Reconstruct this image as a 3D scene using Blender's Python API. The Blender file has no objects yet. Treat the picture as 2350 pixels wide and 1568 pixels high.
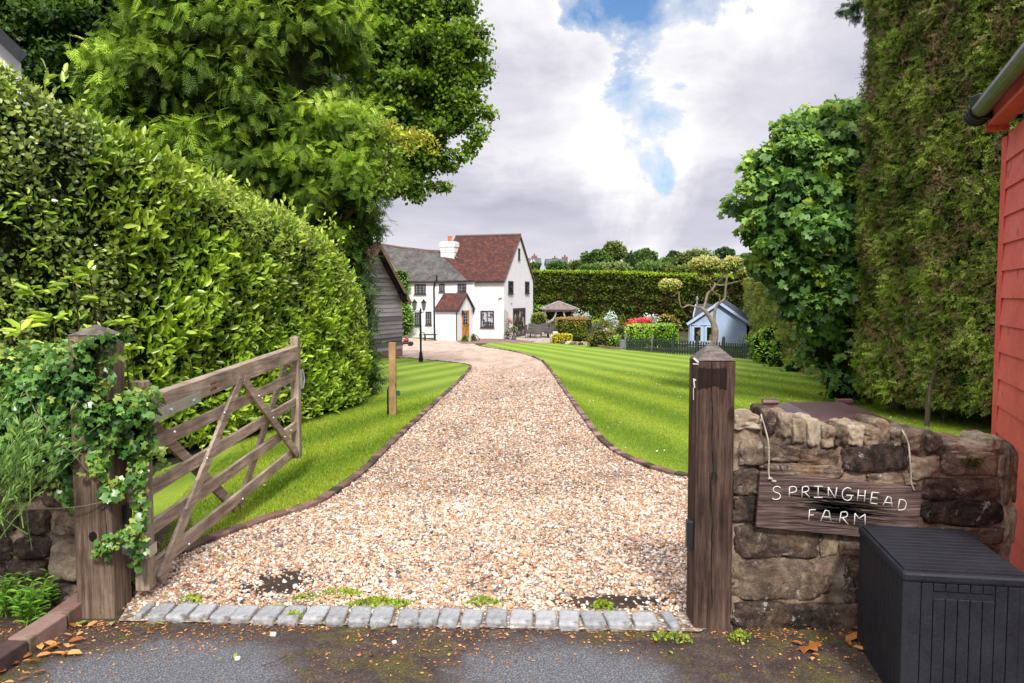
import bpy, bmesh, math, random
import numpy as np
from mathutils import Vector, Matrix, noise as mnoise
from mathutils.geometry import tessellate_polygon
random.seed(7)
RNG = np.random.default_rng(11)
S = bpy.context.scene
COL = S.collection
PI = math.pi

# ---------------------------------------------------------------- survey of the place
# camera 1.55 m above the gateway, looking along +Y and a little down.
FPX, CX, CY, PITCH, EYE = 1800.0, 1175.0, 784.0, math.atan(108/1800), 1.55

def ray(u, v):
    a = (u-CX)/FPX; b = (v-CY)/FPX
    return (a, math.cos(PITCH)-b*math.sin(PITCH), -math.sin(PITCH)-b*math.cos(PITCH))

def g(y):
    if y < 4: return 0.0
    return -.036*(y-4) if y < 55 else -.036*51

def gnp(y):
    return np.where(y < 4, 0, np.where(y < 55, -.036*(y-4), -.036*51))

def onY(u, v, Y):
    d = ray(u, v); t = Y/d[1]
    return Vector((t*d[0], Y, EYE+t*d[2]))

def onX(u, v, X):
    d = ray(u, v); t = X/d[0]
    return Vector((X, t*d[1], EYE+t*d[2]))

def onZ(u, v, z):
    d = ray(u, v); t = (z-EYE)/d[2]
    return Vector((t*d[0], t*d[1], z))

def onP(u, v, p0, n):
    d = Vector(ray(u, v)); o = Vector((0, 0, EYE))
    t = (Vector(p0)-o).dot(n)/d.dot(n)
    return o+d*t

def gr(u, v):
    d = ray(u, v)
    lo, hi = 0.5, 300.0
    f = lambda y: EYE+y/d[1]*d[2]-g(y)
    for _ in range(60):
        m = (lo+hi)/2
        if f(m) > 0: lo = m
        else: hi = m
    y = (lo+hi)/2
    return Vector((y/d[1]*d[0], y, g(y)))

# ---------------------------------------------------------------- objects
WL = {}
def setp(o, label=None, cat=None, group=None, kind=None):
    if label: o['label'] = label
    if cat: o['category'] = cat
    if group: o['group'] = group
    if kind: o['kind'] = kind
    return o

def thing(name, label, cat, loc=(0, 0, 0), group=None):
    o = bpy.data.objects.new(name, None)
    o.empty_display_size = .2
    COL.objects.link(o); o.location = loc
    WL[o.name] = Vector(loc)
    return setp(o, label, cat, group)

def link(name, me, parent=None, world=(0, 0, 0)):
    o = bpy.data.objects.new(name, me); COL.objects.link(o)
    if parent is not None:
        o.parent = parent
    else:
        o.location = world
    WL[o.name] = Vector(world)
    return o

def dup(root, loc=None, rz=None, label=None):
    r = root.copy(); COL.objects.link(r)
    if loc is not None: r.location = loc
    if rz is not None: r.rotation_euler = (0, 0, rz)
    if label: r['label'] = label
    WL[r.name] = Vector(r.location)
    for ch in list(root.children):
        c = ch.copy(); COL.objects.link(c); c.parent = r
        for k in list(ch.children):
            d = k.copy(); COL.objects.link(d); d.parent = c
    return r

class MB:
    def __init__(s): s.v = []; s.f = []; s.m = []; s.att = []
    def add(s, vs, fs, mi=0, a=None):
        n = len(s.v); s.v += [tuple(p) for p in vs]
        s.f += [tuple(i+n for i in f) for f in fs]; s.m += [mi]*len(fs)
        s.att += [random.random() if a is None else a]*len(vs)
        return s
    def quad(s, a, b, c, d, mi=0): return s.add([a, b, c, d], [(0, 1, 2, 3)], mi)
    def poly(s, pts, mi=0): return s.add(pts, [tuple(range(len(pts)))], mi)
    def hexa(s, p, mi=0):        # p: 4 bottom, 4 top
        return s.add(p, [(3, 2, 1, 0), (4, 5, 6, 7), (0, 1, 5, 4), (1, 2, 6, 5), (2, 3, 7, 6), (3, 0, 4, 7)], mi)
    def box(s, c, d, rz=0, mi=0):
        x, y, z = [k/2 for k in d]; ca, sa = math.cos(rz), math.sin(rz)
        P = []
        for zz in (-z, z):
            for xx, yy in ((-x, -y), (x, -y), (x, y), (-x, y)):
                P.append((c[0]+xx*ca-yy*sa, c[1]+xx*sa+yy*ca, c[2]+zz))
        return s.hexa(P, mi)
    def beam(s, a, b, w, h, side=None, mi=0):
        a, b = Vector(a), Vector(b); d = (b-a).normalized()
        sd = Vector(side) if side is not None else (d.cross(Vector((0, 0, 1))) if abs(d.z) < .95 else Vector((1, 0, 0)))
        sd = (sd-d*sd.dot(d)).normalized(); up = sd.cross(d)
        P = []
        for q in (a, b):
            P += [q-sd*w/2-up*h/2, q+sd*w/2-up*h/2, q+sd*w/2+up*h/2, q-sd*w/2+up*h/2]
        return s.hexa(P, mi)
    def slab(s, pts, off, mi=0):   # polygon + offset vector
        n = len(pts); o = Vector(off)
        vs = [Vector(p) for p in pts]+[Vector(p)+o for p in pts]
        fs = [tuple(range(n)), tuple(range(2*n-1, n-1, -1))]+[(i, i+n, (i+1) % n+n, (i+1) % n) for i in range(n)]
        return s.add(vs, fs, mi)
    def tube(s, pts, rad, n=8, mi=0, cap=True):
        pts = [Vector(p) for p in pts]
        if not hasattr(rad, '__len__'): rad = [rad]*len(pts)
        rings = []; prev = None
        for i, p in enumerate(pts):
            t = (pts[min(i+1, len(pts)-1)]-pts[max(i-1, 0)])
            t = t.normalized() if t.length > 1e-9 else Vector((0, 0, 1))
            if prev is None:
                x = t.cross(Vector((0, 0, 1)))
                if x.length < .05: x = Vector((1, 0, 0))
            else: x = prev-t*prev.dot(t)
            x.normalize(); prev = x; y = t.cross(x)
            rings.append([p+(x*math.cos(2*PI*k/n)+y*math.sin(2*PI*k/n))*rad[i] for k in range(n)])
        vs = [q for r in rings for q in r]; fs = []
        for i in range(len(pts)-1):
            for k in range(n):
                fs.append((i*n+k, i*n+(k+1) % n, (i+1)*n+(k+1) % n, (i+1)*n+k))
        if cap: fs += [tuple(range(n-1, -1, -1)), tuple((len(pts)-1)*n+k for k in range(n))]
        return s.add(vs, fs, mi)
    def lathe(s, c, prof, n=12, mi=0, ph=0):
        c = Vector(c); vs = []; fs = []
        for r, z in prof:
            for k in range(n):
                a = 2*PI*k/n+ph
                vs.append((c.x+r*math.cos(a), c.y+r*math.sin(a), c.z+z))
        for i in range(len(prof)-1):
            for k in range(n):
                fs.append((i*n+k, i*n+(k+1) % n, (i+1)*n+(k+1) % n, (i+1)*n+k))
        fs += [tuple(range(n-1, -1, -1)), tuple((len(prof)-1)*n+k for k in range(n))]
        return s.add(vs, fs, mi)
    def build(s, name, mats, parent=None, smooth=False, bevel=0, origin=None, tag=None):
        if not isinstance(mats, (list, tuple)): mats = [mats]
        if parent is not None: o0 = WL[parent.name]
        elif origin is not None: o0 = Vector(origin)
        else:
            a = np.array(s.v); o0 = Vector(((a[:, 0].min()+a[:, 0].max())/2, (a[:, 1].min()+a[:, 1].max())/2, a[:, 2].min()))
        me = bpy.data.meshes.new(name)
        me.from_pydata([(p[0]-o0.x, p[1]-o0.y, p[2]-o0.z) for p in s.v], [], s.f)
        for m in mats: me.materials.append(m)
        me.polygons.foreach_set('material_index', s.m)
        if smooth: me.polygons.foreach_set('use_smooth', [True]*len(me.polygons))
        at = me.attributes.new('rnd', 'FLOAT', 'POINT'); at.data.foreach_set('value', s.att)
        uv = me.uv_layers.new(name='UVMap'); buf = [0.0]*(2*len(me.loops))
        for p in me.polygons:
            n = p.normal
            if abs(n.z) > .97: t = Vector((1, 0, 0)); b = Vector((0, 1, 0))
            else:
                t = Vector((-n.y, n.x, 0)).normalized(); b = n.cross(t)
            for li in p.loop_indices:
                co = me.vertices[me.loops[li].vertex_index].co+o0
                buf[2*li] = co.dot(t); buf[2*li+1] = co.dot(b)
        uv.data.foreach_set('uv', buf)
        me.update()
        o = link(name, me, parent, o0)
        if bevel:
            b = o.modifiers.new('bevel', 'BEVEL'); b.width = bevel; b.segments = 2; b.limit_method = 'ANGLE'
        if tag: setp(o, *tag)
        return o

# ---------------------------------------------------------------- numpy meshes (leaves, pebbles, grass)
def vnorm(a): return a/np.maximum(np.linalg.norm(a, axis=1, keepdims=True), 1e-9)

def fbm(P, sc, seed=0, oct=3):
    r = np.random.default_rng(seed+100); out = np.zeros(len(P)); amp = 1; tot = 0
    for o in range(oct):
        for _ in range(4):
            k = r.normal(size=3); k *= 2*PI/np.linalg.norm(k)/sc*(2**o)*r.uniform(.7, 1.4)
            out += amp*np.sin(P@k+r.uniform(0, 6.28)); tot += amp
        amp *= .55
    return out/tot*1.6

def raw_mesh(name, V, F, rnd, mats, parent=None, origin=None, mi=None, smooth=False):
    k = F.shape[1]
    if parent is not None: o0 = WL[parent.name]
    elif origin is not None: o0 = Vector(origin)
    else: o0 = Vector(((V[:, 0].min()+V[:, 0].max())/2, (V[:, 1].min()+V[:, 1].max())/2, V[:, 2].min()))
    V = V-np.array(o0)
    me = bpy.data.meshes.new(name)
    me.vertices.add(len(V)); me.vertices.foreach_set('co', V.astype(np.float32).ravel())
    me.loops.add(F.size); me.loops.foreach_set('vertex_index', F.astype(np.int32).ravel())
    me.polygons.add(len(F)); me.polygons.foreach_set('loop_start', np.arange(0, F.size, k, dtype=np.int32))
    me.polygons.foreach_set('loop_total', np.full(len(F), k, dtype=np.int32))
    for m in (mats if isinstance(mats, (list, tuple)) else [mats]): me.materials.append(m)
    if mi is not None: me.polygons.foreach_set('material_index', mi.astype(np.int32))
    if smooth: me.polygons.foreach_set('use_smooth', np.ones(len(F), dtype=bool))
    me.update(calc_edges=True)
    at = me.attributes.new('rnd', 'FLOAT', 'POINT'); at.data.foreach_set('value', rnd.astype(np.float32))
    return link(name, me, parent, o0)

T_LAUREL = (np.array([(0, 0, 0), (.3, -.2, .05), (.72, -.17, .04), (1, 0, -.1), (.72, .17, .04), (.3, .2, .05)]),
            np.array([(0, 1, 2, 3), (0, 3, 4, 5)]))
T_QUAD = (np.array([(0, 0, 0), (.45, -.3, .06), (1, 0, 0), (.55, .3, .06)]), np.array([(0, 1, 2, 3)]))
def _lobed(n=5, spread=2.1, tip=1.0, waist=.45, cup=.08):
    vs = [(0.0, 0, 0)]; fs = []
    angs = [(-spread+2*spread*i/(n-1)) for i in range(n)]
    da = spread/(n-1)
    ring = []
    for i, a in enumerate(angs):
        L = tip*(1-.28*abs(a)/spread)
        if i == 0: ring.append((waist*.8*math.cos(a-da), waist*.8*math.sin(a-da), cup*.4))
        ring.append((L*math.cos(a), L*math.sin(a), -cup))
        ring.append((waist*math.cos(a+da), waist*math.sin(a+da), cup))
    vs += ring
    for i in range(n): fs.append((0, 1+2*i, 2+2*i, 3+2*i))
    v = np.array(vs); v[:, 0] += .2
    return v, np.array(fs)
T_MAPLE = _lobed(5, 1.9, .95, .62)
T_IVY = _lobed(5, 1.9, .8, .54)
T_HOLLY = (np.array([(0, 0, 0), (.2, -.28, .1), (.6, -.24, -.04), (1, 0, -.02), (.6, .24, -.04), (.2, .28, .1)]),
           np.array([(0, 1, 2, 3), (0, 3, 4, 5)]))
def _frond(n=5, w=.075, ang=.75, droop=.25):
    vs = []; fs = []
    def sl(p, q, w):
        p = np.array(p); q = np.array(q); d = q-p; s = np.array((-d[1], d[0], 0)); s = s/np.linalg.norm(s)*w
        m = p+d*.45; i = len(vs)
        vs.extend([p, m-s, q, m+s]); fs.append((i, i+1, i+2, i+3))
    def pt(t): return np.array((t, 0, -droop*t*t))
    sl(pt(0), pt(1), w*1.0)
    for i in range(n):
        t = .12+.72*i/(n-1); L = .5*(1-t*.62)
        for sg in (-1, 1):
            p = pt(t); q = p+np.array((L*math.cos(ang), sg*L*math.sin(ang), -droop*t*L-.05*L))
            sl(p, q, w)
    return np.array(vs), np.array(fs)
T_FROND = _frond(5, .042)
T_FROND3 = _frond(3, .06, .7, .2)
T_BLADE = (np.array([(0, -.07, 0), (0, .07, 0), (1, 0, .25)]), np.array([(0, 1, 2)]))

def leafgeo(P, A, N, size, T, width=1.0):
    tv, tf = T
    A = vnorm(A); N = N-A*np.sum(N*A, axis=1, keepdims=True); N = vnorm(N); Y = np.cross(N, A)
    size = np.broadcast_to(size, (len(P),))[:, None, None]
    V = P[:, None, :]+size*(tv[None, :, 0:1]*A[:, None, :]+tv[None, :, 1:2]*width*Y[:, None, :]+tv[None, :, 2:3]*N[:, None, :])
    F = (np.arange(len(P))[:, None, None]*len(tv)+tf[None]).reshape(-1, tf.shape[1])
    return V.reshape(-1, 3), F, len(tv)

class Fol:
    """collects leaf batches and dark core pieces into one mesh of quads"""
    def __init__(s): s.V = []; s.F = []; s.R = []; s.M = []; s.n = 0
    def raw(s, V, F, R, mi):
        s.V.append(V); s.F.append(F+s.n); s.R.append(R); s.M.append(np.full(len(F), mi)); s.n += len(V); return s
    def leaves(s, P, A, N, size, T, rnd, mi=0, width=1.0):
        V, F, k = leafgeo(P, A, N, size, T, width)
        return s.raw(V, F, np.repeat(rnd, k), mi)
    def core(s, c, r, mi=1, nz=.12, seed=0, k=14, fill=None):
        if fill:
            s.blob(c, [q*1.0 for q in r], fill[0], fill[1], fill[2], seed+50, .92, 1.22, .3, .2, .8, tone=(0, .3), lumps=nz)  # fill leaves kept dark in colour, standing in for shade inside the crown
        th = np.linspace(0, PI, k+1); ph = np.linspace(0, 2*PI, 2*k, endpoint=False)
        TH, PH = np.meshgrid(th, ph, indexing='ij')
        D = np.stack([np.sin(TH)*np.cos(PH), np.sin(TH)*np.sin(PH), np.cos(TH)], -1).reshape(-1, 3)
        V = np.array(c)+D*np.array(r)*(1+nz*fbm(D*1.0, .8, seed))[:, None]
        F = []; m = 2*k
        for i in range(k):
            for j in range(m): F.append((i*m+j, (i+1)*m+j, (i+1)*m+(j+1) % m, i*m+(j+1) % m))
        return s.raw(V, np.array(F), np.full(len(V), .5), mi)
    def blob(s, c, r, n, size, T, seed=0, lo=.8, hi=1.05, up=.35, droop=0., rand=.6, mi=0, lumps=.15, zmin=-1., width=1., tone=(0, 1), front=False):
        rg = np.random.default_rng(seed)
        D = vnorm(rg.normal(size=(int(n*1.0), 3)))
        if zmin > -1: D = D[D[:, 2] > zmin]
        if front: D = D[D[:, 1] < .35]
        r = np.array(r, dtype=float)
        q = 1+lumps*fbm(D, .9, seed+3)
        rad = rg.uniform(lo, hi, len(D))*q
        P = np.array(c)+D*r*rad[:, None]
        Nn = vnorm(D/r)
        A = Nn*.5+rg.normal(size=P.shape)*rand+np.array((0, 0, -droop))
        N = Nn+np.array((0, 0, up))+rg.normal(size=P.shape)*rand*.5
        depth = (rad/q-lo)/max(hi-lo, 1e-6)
        R = tone[0]+(tone[1]-tone[0])*np.clip(.16+.38*depth+.36*D[:, 2]+rg.normal(size=len(D))*.15, 0, 1)  # shading put into leaf colour: bright outside and on top, dark inside and below
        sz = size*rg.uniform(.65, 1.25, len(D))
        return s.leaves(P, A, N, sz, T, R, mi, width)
    def build(s, name, mats, parent=None, origin=None, tag=None):
        o = raw_mesh(name, np.concatenate(s.V), np.concatenate(s.F), np.concatenate(s.R), mats, parent, origin, np.concatenate(s.M))
        if tag: setp(o, *tag)
        return o

# ---------------------------------------------------------------- materials
def rgb(h):
    if isinstance(h, str):
        c = [int(h[i:i+2], 16)/255 for i in (0, 2, 4)]
        return tuple(((x+.055)/1.055)**2.4 if x > .04045 else x/12.92 for x in c)+(1,)
    return tuple(h)+(1,) if len(h) == 3 else tuple(h)

class NT:
    def __init__(s, name):
        s.mat = bpy.data.materials.new(name); s.mat.use_nodes = True
        s.t = s.mat.node_tree; s.t.nodes.clear()
        s.out = s.t.nodes.new('ShaderNodeOutputMaterial')
    def n(s, ty, props=None, **inp):
        nd = s.t.nodes.new('ShaderNode'+ty)
        for k, v in (props or {}).items(): setattr(nd, k, v)
        for k, v in inp.items():
            k = k.replace('_', ' ')
            sk = nd.inputs[int(k[1:])] if k[0] == 'i' and k[1:].isdigit() else nd.inputs[k]
            if isinstance(v, bpy.types.NodeSocket): s.t.links.new(v, sk)
            else: sk.default_value = v
        return nd
    def coord(s, kind='Object', scale=(1, 1, 1), rot=(0, 0, 0), loc=(0, 0, 0)):
        tc = s.n('TexCoord'); mp = s.n('Mapping', Vector=tc.outputs[kind], Scale=scale, Rotation=rot, Location=loc)
        return mp.outputs[0]
    def noise(s, vec, sc, det=4, rough=.55, dist=0.):
        return s.n('TexNoise', Vector=vec, Scale=sc, Detail=det, Roughness=rough, Distortion=dist).outputs[0]
    def ramp(s, fac, stops, interp='LINEAR'):
        r = s.n('ValToRGB', Fac=fac); e = r.color_ramp; e.interpolation = interp
        while len(e.elements) < len(stops): e.elements.new(.5)
        for el, (p, c) in zip(e.elements, stops):
            el.position = p; el.color = rgb(c) if not isinstance(c, (int, float)) else (c, c, c, 1)
        return r.outputs[0]
    def mix(s, fac, a, b, mode='MIX'):
        m = s.n('MixRGB', {'blend_type': mode})
        for i, x in enumerate((fac, a, b)):
            if isinstance(x, bpy.types.NodeSocket): s.t.links.new(x, m.inputs[i])
            elif i == 0: m.inputs[0].default_value = x
            else: m.inputs[i].default_value = rgb(x)
        return m.outputs[0]
    def math(s, op, a, b=0., c=0., clamp=False):
        m = s.n('Math', {'operation': op, 'use_clamp': clamp})
        for i, x in enumerate((a, b, c)):
            if isinstance(x, bpy.types.NodeSocket): s.t.links.new(x, m.inputs[i])
            else: m.inputs[i].default_value = x
        return m.outputs[0]
    def attr(s, nm='rnd'): return s.n('Attribute', {'attribute_name': nm}).outputs['Fac']
    def finish(s, col, rough=.8, bump=None, bdist=.01, bstr=.6, metal=0., spec=.4, transl=0., tcol=None, **kw):
        b = s.n('BsdfPrincipled', Metallic=metal)
        b.inputs['Specular IOR Level'].default_value = spec
        for k, v in (('Base Color', col), ('Roughness', rough)):
            if isinstance(v, bpy.types.NodeSocket): s.t.links.new(v, b.inputs[k])
            else: b.inputs[k].default_value = rgb(v) if k == 'Base Color' else v
        for k, v in kw.items(): b.inputs[k.replace('_', ' ')].default_value = v
        if bump is not None:
            bp = s.n('Bump', Height=bump, Distance=bdist, Strength=bstr)
            s.t.links.new(bp.outputs[0], b.inputs['Normal'])
        sh = b.outputs[0]
        if transl:
            tr = s.n('BsdfTranslucent')
            c = tcol if tcol is not None else col
            if isinstance(c, bpy.types.NodeSocket): s.t.links.new(c, tr.inputs[0])
            else: tr.inputs[0].default_value = rgb(c)
            mx = s.n('MixShader', i0=transl, i1=sh, i2=tr.outputs[0]); sh = mx.outputs[0]
        s.t.links.new(sh, s.out.inputs[0])
        return s.mat

def surf(name, cols, sc=4., rough=.85, bstr=.5, bdist=.01, stretch=(1, 1, 1), det=6, attr=.0, spec=.3, fine=None, kind='Object', metal=0., dirt=None):
    t = NT(name); v = t.coord(kind, stretch)
    f = t.noise(v, sc, det, .62)
    f2 = t.noise(v, (fine or sc*6), 4, .6)
    m = t.math('ADD', t.math('MULTIPLY', f, .65), t.math('MULTIPLY', f2, .35))
    if attr: m = t.math('ADD', t.math('MULTIPLY', m, 1-attr), t.math('MULTIPLY', t.attr(), attr))
    n = len(cols); lo, hi = (.3, .7) if not attr else (.2, .8)
    c = t.ramp(m, [(lo+(hi-lo)*i/max(n-1, 1), k) for i, k in enumerate(cols)])
    if dirt:      # (colour, scale, threshold)
        d = t.noise(t.coord(kind, (1, 1, 1)), dirt[1], 5, .6)
        c = t.mix(t.ramp(d, [(dirt[2], 0.), (dirt[2]+.12, 1.)]), c, dirt[0])
    return t.finish(c, rough, m, bdist, bstr, metal, spec)

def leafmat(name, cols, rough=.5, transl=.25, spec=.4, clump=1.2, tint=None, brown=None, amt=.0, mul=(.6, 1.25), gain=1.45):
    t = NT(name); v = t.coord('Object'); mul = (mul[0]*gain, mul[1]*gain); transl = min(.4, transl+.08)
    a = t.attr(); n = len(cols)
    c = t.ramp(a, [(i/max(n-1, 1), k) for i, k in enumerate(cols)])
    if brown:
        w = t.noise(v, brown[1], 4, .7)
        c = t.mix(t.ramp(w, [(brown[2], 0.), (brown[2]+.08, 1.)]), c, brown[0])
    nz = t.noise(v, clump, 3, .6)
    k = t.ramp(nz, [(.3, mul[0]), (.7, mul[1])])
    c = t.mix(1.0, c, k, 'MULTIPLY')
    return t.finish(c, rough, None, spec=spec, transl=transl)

def tiles(name, c1, c2, c3, mort, w, h, rough=.85, bstr=.8, bdist=.02, sc=3., off=.5, moss=None, msize=.008):
    t = NT(name); v = t.coord('UV')
    b = t.n('TexBrick', {'offset': off}, Vector=v, Color1=rgb(c1), Color2=rgb(c2), Mortar=rgb(mort), Scale=1.0, Mortar_Size=msize, Mortar_Smooth=.3, Bias=0., Brick_Width=w, Row_Height=h)
    ob = t.coord('Object')
    nz = t.noise(ob, sc, 5, .7)
    c = t.mix(t.ramp(nz, [(.42, 0.), (.62, 1.)]), b.outputs[0], c3)
    fine = t.noise(ob, 40, 3, .6)
    c = t.mix(.35, c, t.ramp(fine, [(.3, .3), (.7, 1.4)]), 'MULTIPLY')
    if moss:
        mm = t.noise(ob, moss[1], 5, .7); c = t.mix(t.ramp(mm, [(moss[2], 0.), (moss[2]+.08, 1.)]), c, moss[0])
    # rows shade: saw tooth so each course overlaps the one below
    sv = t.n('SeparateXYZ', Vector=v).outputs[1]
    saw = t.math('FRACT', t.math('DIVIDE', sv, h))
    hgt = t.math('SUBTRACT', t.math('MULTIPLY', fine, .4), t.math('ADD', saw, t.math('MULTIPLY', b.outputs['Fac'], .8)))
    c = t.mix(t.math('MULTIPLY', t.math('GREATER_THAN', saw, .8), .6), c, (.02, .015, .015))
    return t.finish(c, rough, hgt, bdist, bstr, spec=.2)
# ================================================================= camera, light, sky
cam = bpy.data.cameras.new('camera'); cam.sensor_width = 36; cam.lens = 36*FPX/2350
cam.clip_end = 3000; cam.clip_start = .05
co = bpy.data.objects.new('camera', cam); COL.objects.link(co)
co.location = (0, 0, EYE); co.rotation_euler = (PI/2-PITCH, 0, 0); S.camera = co
S.view_settings.view_transform = 'Standard'; S.view_settings.look = 'None'
S.view_settings.exposure = 0; S.view_settings.gamma = 1
try:
    S.cycles.max_bounces = 6; S.cycles.diffuse_bounces = 3; S.cycles.glossy_bounces = 2; S.cycles.transmission_bounces = 3
    S.cycles.use_adaptive_sampling = True; S.cycles.adaptive_threshold = .02
    S.cycles.use_denoising = True; S.cycles.sample_clamp_indirect = 6
except Exception: pass

SUN = Vector((.10, -.74, .70)).normalized()
sl = bpy.data.lights.new('sun', 'SUN'); sl.energy = 4.0; sl.angle = math.radians(8); sl.color = (1, .95, .87)
so = bpy.data.objects.new('sun', sl); COL.objects.link(so); so.rotation_euler = (-SUN).to_track_quat('-Z', 'Y').to_euler()
so.location = (3, -5, 12)

def world():
    w = bpy.data.worlds.new('World'); S.world = w; w.use_nodes = True
    t = NT.__new__(NT); t.t = w.node_tree; t.t.nodes.clear()
    out = t.t.nodes.new('ShaderNodeOutputWorld')
    sky = t.n('TexSky', {'sky_type': 'NISHITA', 'sun_disc': False, 'sun_elevation': math.asin(SUN.z),
                         'sun_rotation': math.atan2(SUN.x, SUN.y), 'air_density': 1.2, 'dust_density': .6})
    d = t.n('TexCoord').outputs['Generated']
    sp = t.n('SeparateXYZ', Vector=d); X, Y, Z = sp.outputs
    zc = t.math('MAXIMUM', Z, .0)
    yy = t.math('MAXIMUM', Y, .05)
    px = t.math('DIVIDE', X, yy); pz = t.math('DIVIDE', zc, yy)
    # cloud detail in direction space, flatter toward the horizon
    den = t.math('ADD', zc, .22)
    cv = t.n('CombineXYZ', X=t.math('DIVIDE', X, den), Y=t.math('DIVIDE', Y, den), Z=t.math('MULTIPLY', Z, 1.5)).outputs[0]
    n1 = t.noise(cv, 1.15, 8, .56, .25); n2 = t.noise(cv, 4.2, 7, .6, .3)
    dn = t.noise(d, 5.5, 7, .6, .4); dn2 = t.noise(d, 13, 6, .6)
    # the blue gap, high up and a little right of the drive
    wob = t.math('MULTIPLY', t.math('SUBTRACT', dn, .5), .42)
    wob2 = t.math('MULTIPLY', t.math('SUBTRACT', dn2, .5), .15)
    c0 = t.math('ADD', .185, t.math('MULTIPLY', pz, .0))
    lowf = t.noise(d, 2.6, 4, .55, .2)
    c0 = t.math('ADD', c0, t.math('MULTIPLY', t.math('SUBTRACT', lowf, .5), .35))
    dist = t.math('ABSOLUTE', t.math('SUBTRACT', px, c0))
    wid = t.math('MULTIPLY', t.math('SUBTRACT', pz, .19), .55)
    gap = t.math('ADD', t.math('SUBTRACT', wid, dist), t.math('ADD', wob, wob2))
    front = t.math('GREATER_THAN', Y, .2)
    clear = t.math('MULTIPLY', t.ramp(gap, [(.0, 0.), (.012, .5), (.05, 1.)]), front)
    edge = t.math('MULTIPLY', t.ramp(gap, [(0., 0.), (.5, 1.)]), 1.)
    # thin veil drifting over the blue
    veil = t.ramp(t.noise(d, 7, 6, .6, .6), [(.45, 0.), (.66, .6)])
    clear = t.math('MULTIPLY', clear, t.math('SUBTRACT', 1., veil))
    clear = t.math('MAXIMUM', clear, 0.)
    # cloud brightness
    gm = t.math('ADD', gap, .11)
    rim = t.ramp(gm, [(.0, 0.), (.1, 1.), (.16, .8)])
    body = t.math('ADD', t.math('MULTIPLY', n1, .6), t.math('MULTIPLY', n2, .4))
    zb = t.math('SUBTRACT', pz, .115)
    band = t.ramp(t.math('ABSOLUTE', t.math('ADD', zb, t.math('MULTIPLY', t.math('SUBTRACT', n2, .5), .06))), [(.0, .22), (.06, 0.)])
    zb2 = t.math('SUBTRACT', pz, .17)
    glow = t.ramp(t.math('ADD', t.math('ABSOLUTE', t.math('ADD', zb2, t.math('MULTIPLY', t.math('SUBTRACT', dn, .5), .12))), t.math('MULTIPLY', t.math('ABSOLUTE', t.math('SUBTRACT', px, .13)), .33)), [(.02, .28), (.085, 0.)])
    br = t.math('ADD', body, t.math('SUBTRACT', t.math('ADD', t.math('MULTIPLY', rim, .22), glow), band))
    br = t.math('SUBTRACT', br, t.ramp(px, [(.30, 0.), (.42, .10)]))
    cloud = t.ramp(br, [(.20, (.50, .50, .61)), (.40, (.67, .66, .76)), (.54, (.83, .82, .89)), (.70, (1.0, 1.0, 1.02))])
    zen = t.math('ADD', 1., t.math('MULTIPLY', t.math('MAXIMUM', t.math('SUBTRACT', Z, .36), 0.), 3.8))
    cloud = t.mix(1., cloud, t.n('CombineXYZ', X=zen, Y=zen, Z=zen).outputs[0], 'MULTIPLY')
    blue = t.mix(1., sky.outputs[0], (.74, 1.0, 1.3), 'MULTIPLY')
    bgb = t.n('Background', Color=blue, Strength=.105)
    bgc = t.n('Background', Color=cloud, Strength=1.0)
    mx = t.n('MixShader', i0=clear, i1=bgc.outputs[0], i2=bgb.outputs[0])
    t.t.links.new(mx.outputs[0], out.inputs[0])
world()

# ================================================================= ground sheets
def sheet(name, poly, off, mat, kind='structure', sub=None, tag=None):
    """flat polygon laid on the sloping ground; cut where the slope changes"""
    tri = tessellate_polygon([[Vector((x, y, 0)) for x, y in poly]])
    bm = bmesh.new(); vs = [bm.verts.new((x, y, 0)) for x, y in poly]
    for a in tri:
        try: bm.faces.new([vs[i] for i in a])
        except ValueError: pass
    for yc in [4, 55]+(sub or []):
        bmesh.ops.bisect_plane(bm, geom=bm.verts[:]+bm.edges[:]+bm.faces[:], plane_co=(0, yc, 0), plane_no=(0, 1, 0))
    for v in bm.verts: v.co.z = g(v.co.y)+off
    for f in bm.faces:
        f.normal_update()
        if f.normal.z < 0: f.normal_flip()
    me = bpy.data.meshes.new(name); bm.to_mesh(me); bm.free(); me.materials.append(mat)
    o = link(name, me)
    if kind: o['kind'] = kind
    if tag: setp(o, *tag)
    return o

def m_ground():
    t = NT('ground_soil_and_grass'); v = t.coord()
    a = t.noise(v, .35, 5, .6); b = t.noise(v, 18, 5, .7)
    grass = t.ramp(b, [(.3, (.03, .06, .012)), (.55, (.07, .13, .02)), (.75, (.13, .2, .04))])
    soil = t.ramp(b, [(.3, (.02, .014, .01)), (.6, (.06, .042, .028)), (.8, (.14, .1, .06))])
    y = t.n('SeparateXYZ', Vector=v).outputs[1]
    far = t.math('MULTIPLY', t.math('SUBTRACT', y, 75.), .05, clamp=True)
    k = t.math('MAXIMUM', t.ramp(a, [(.5, 0.), (.6, .5)]), far)
    return t.finish(t.mix(k, soil, grass), .95, b, .02, .6, spec=.15)

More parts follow.
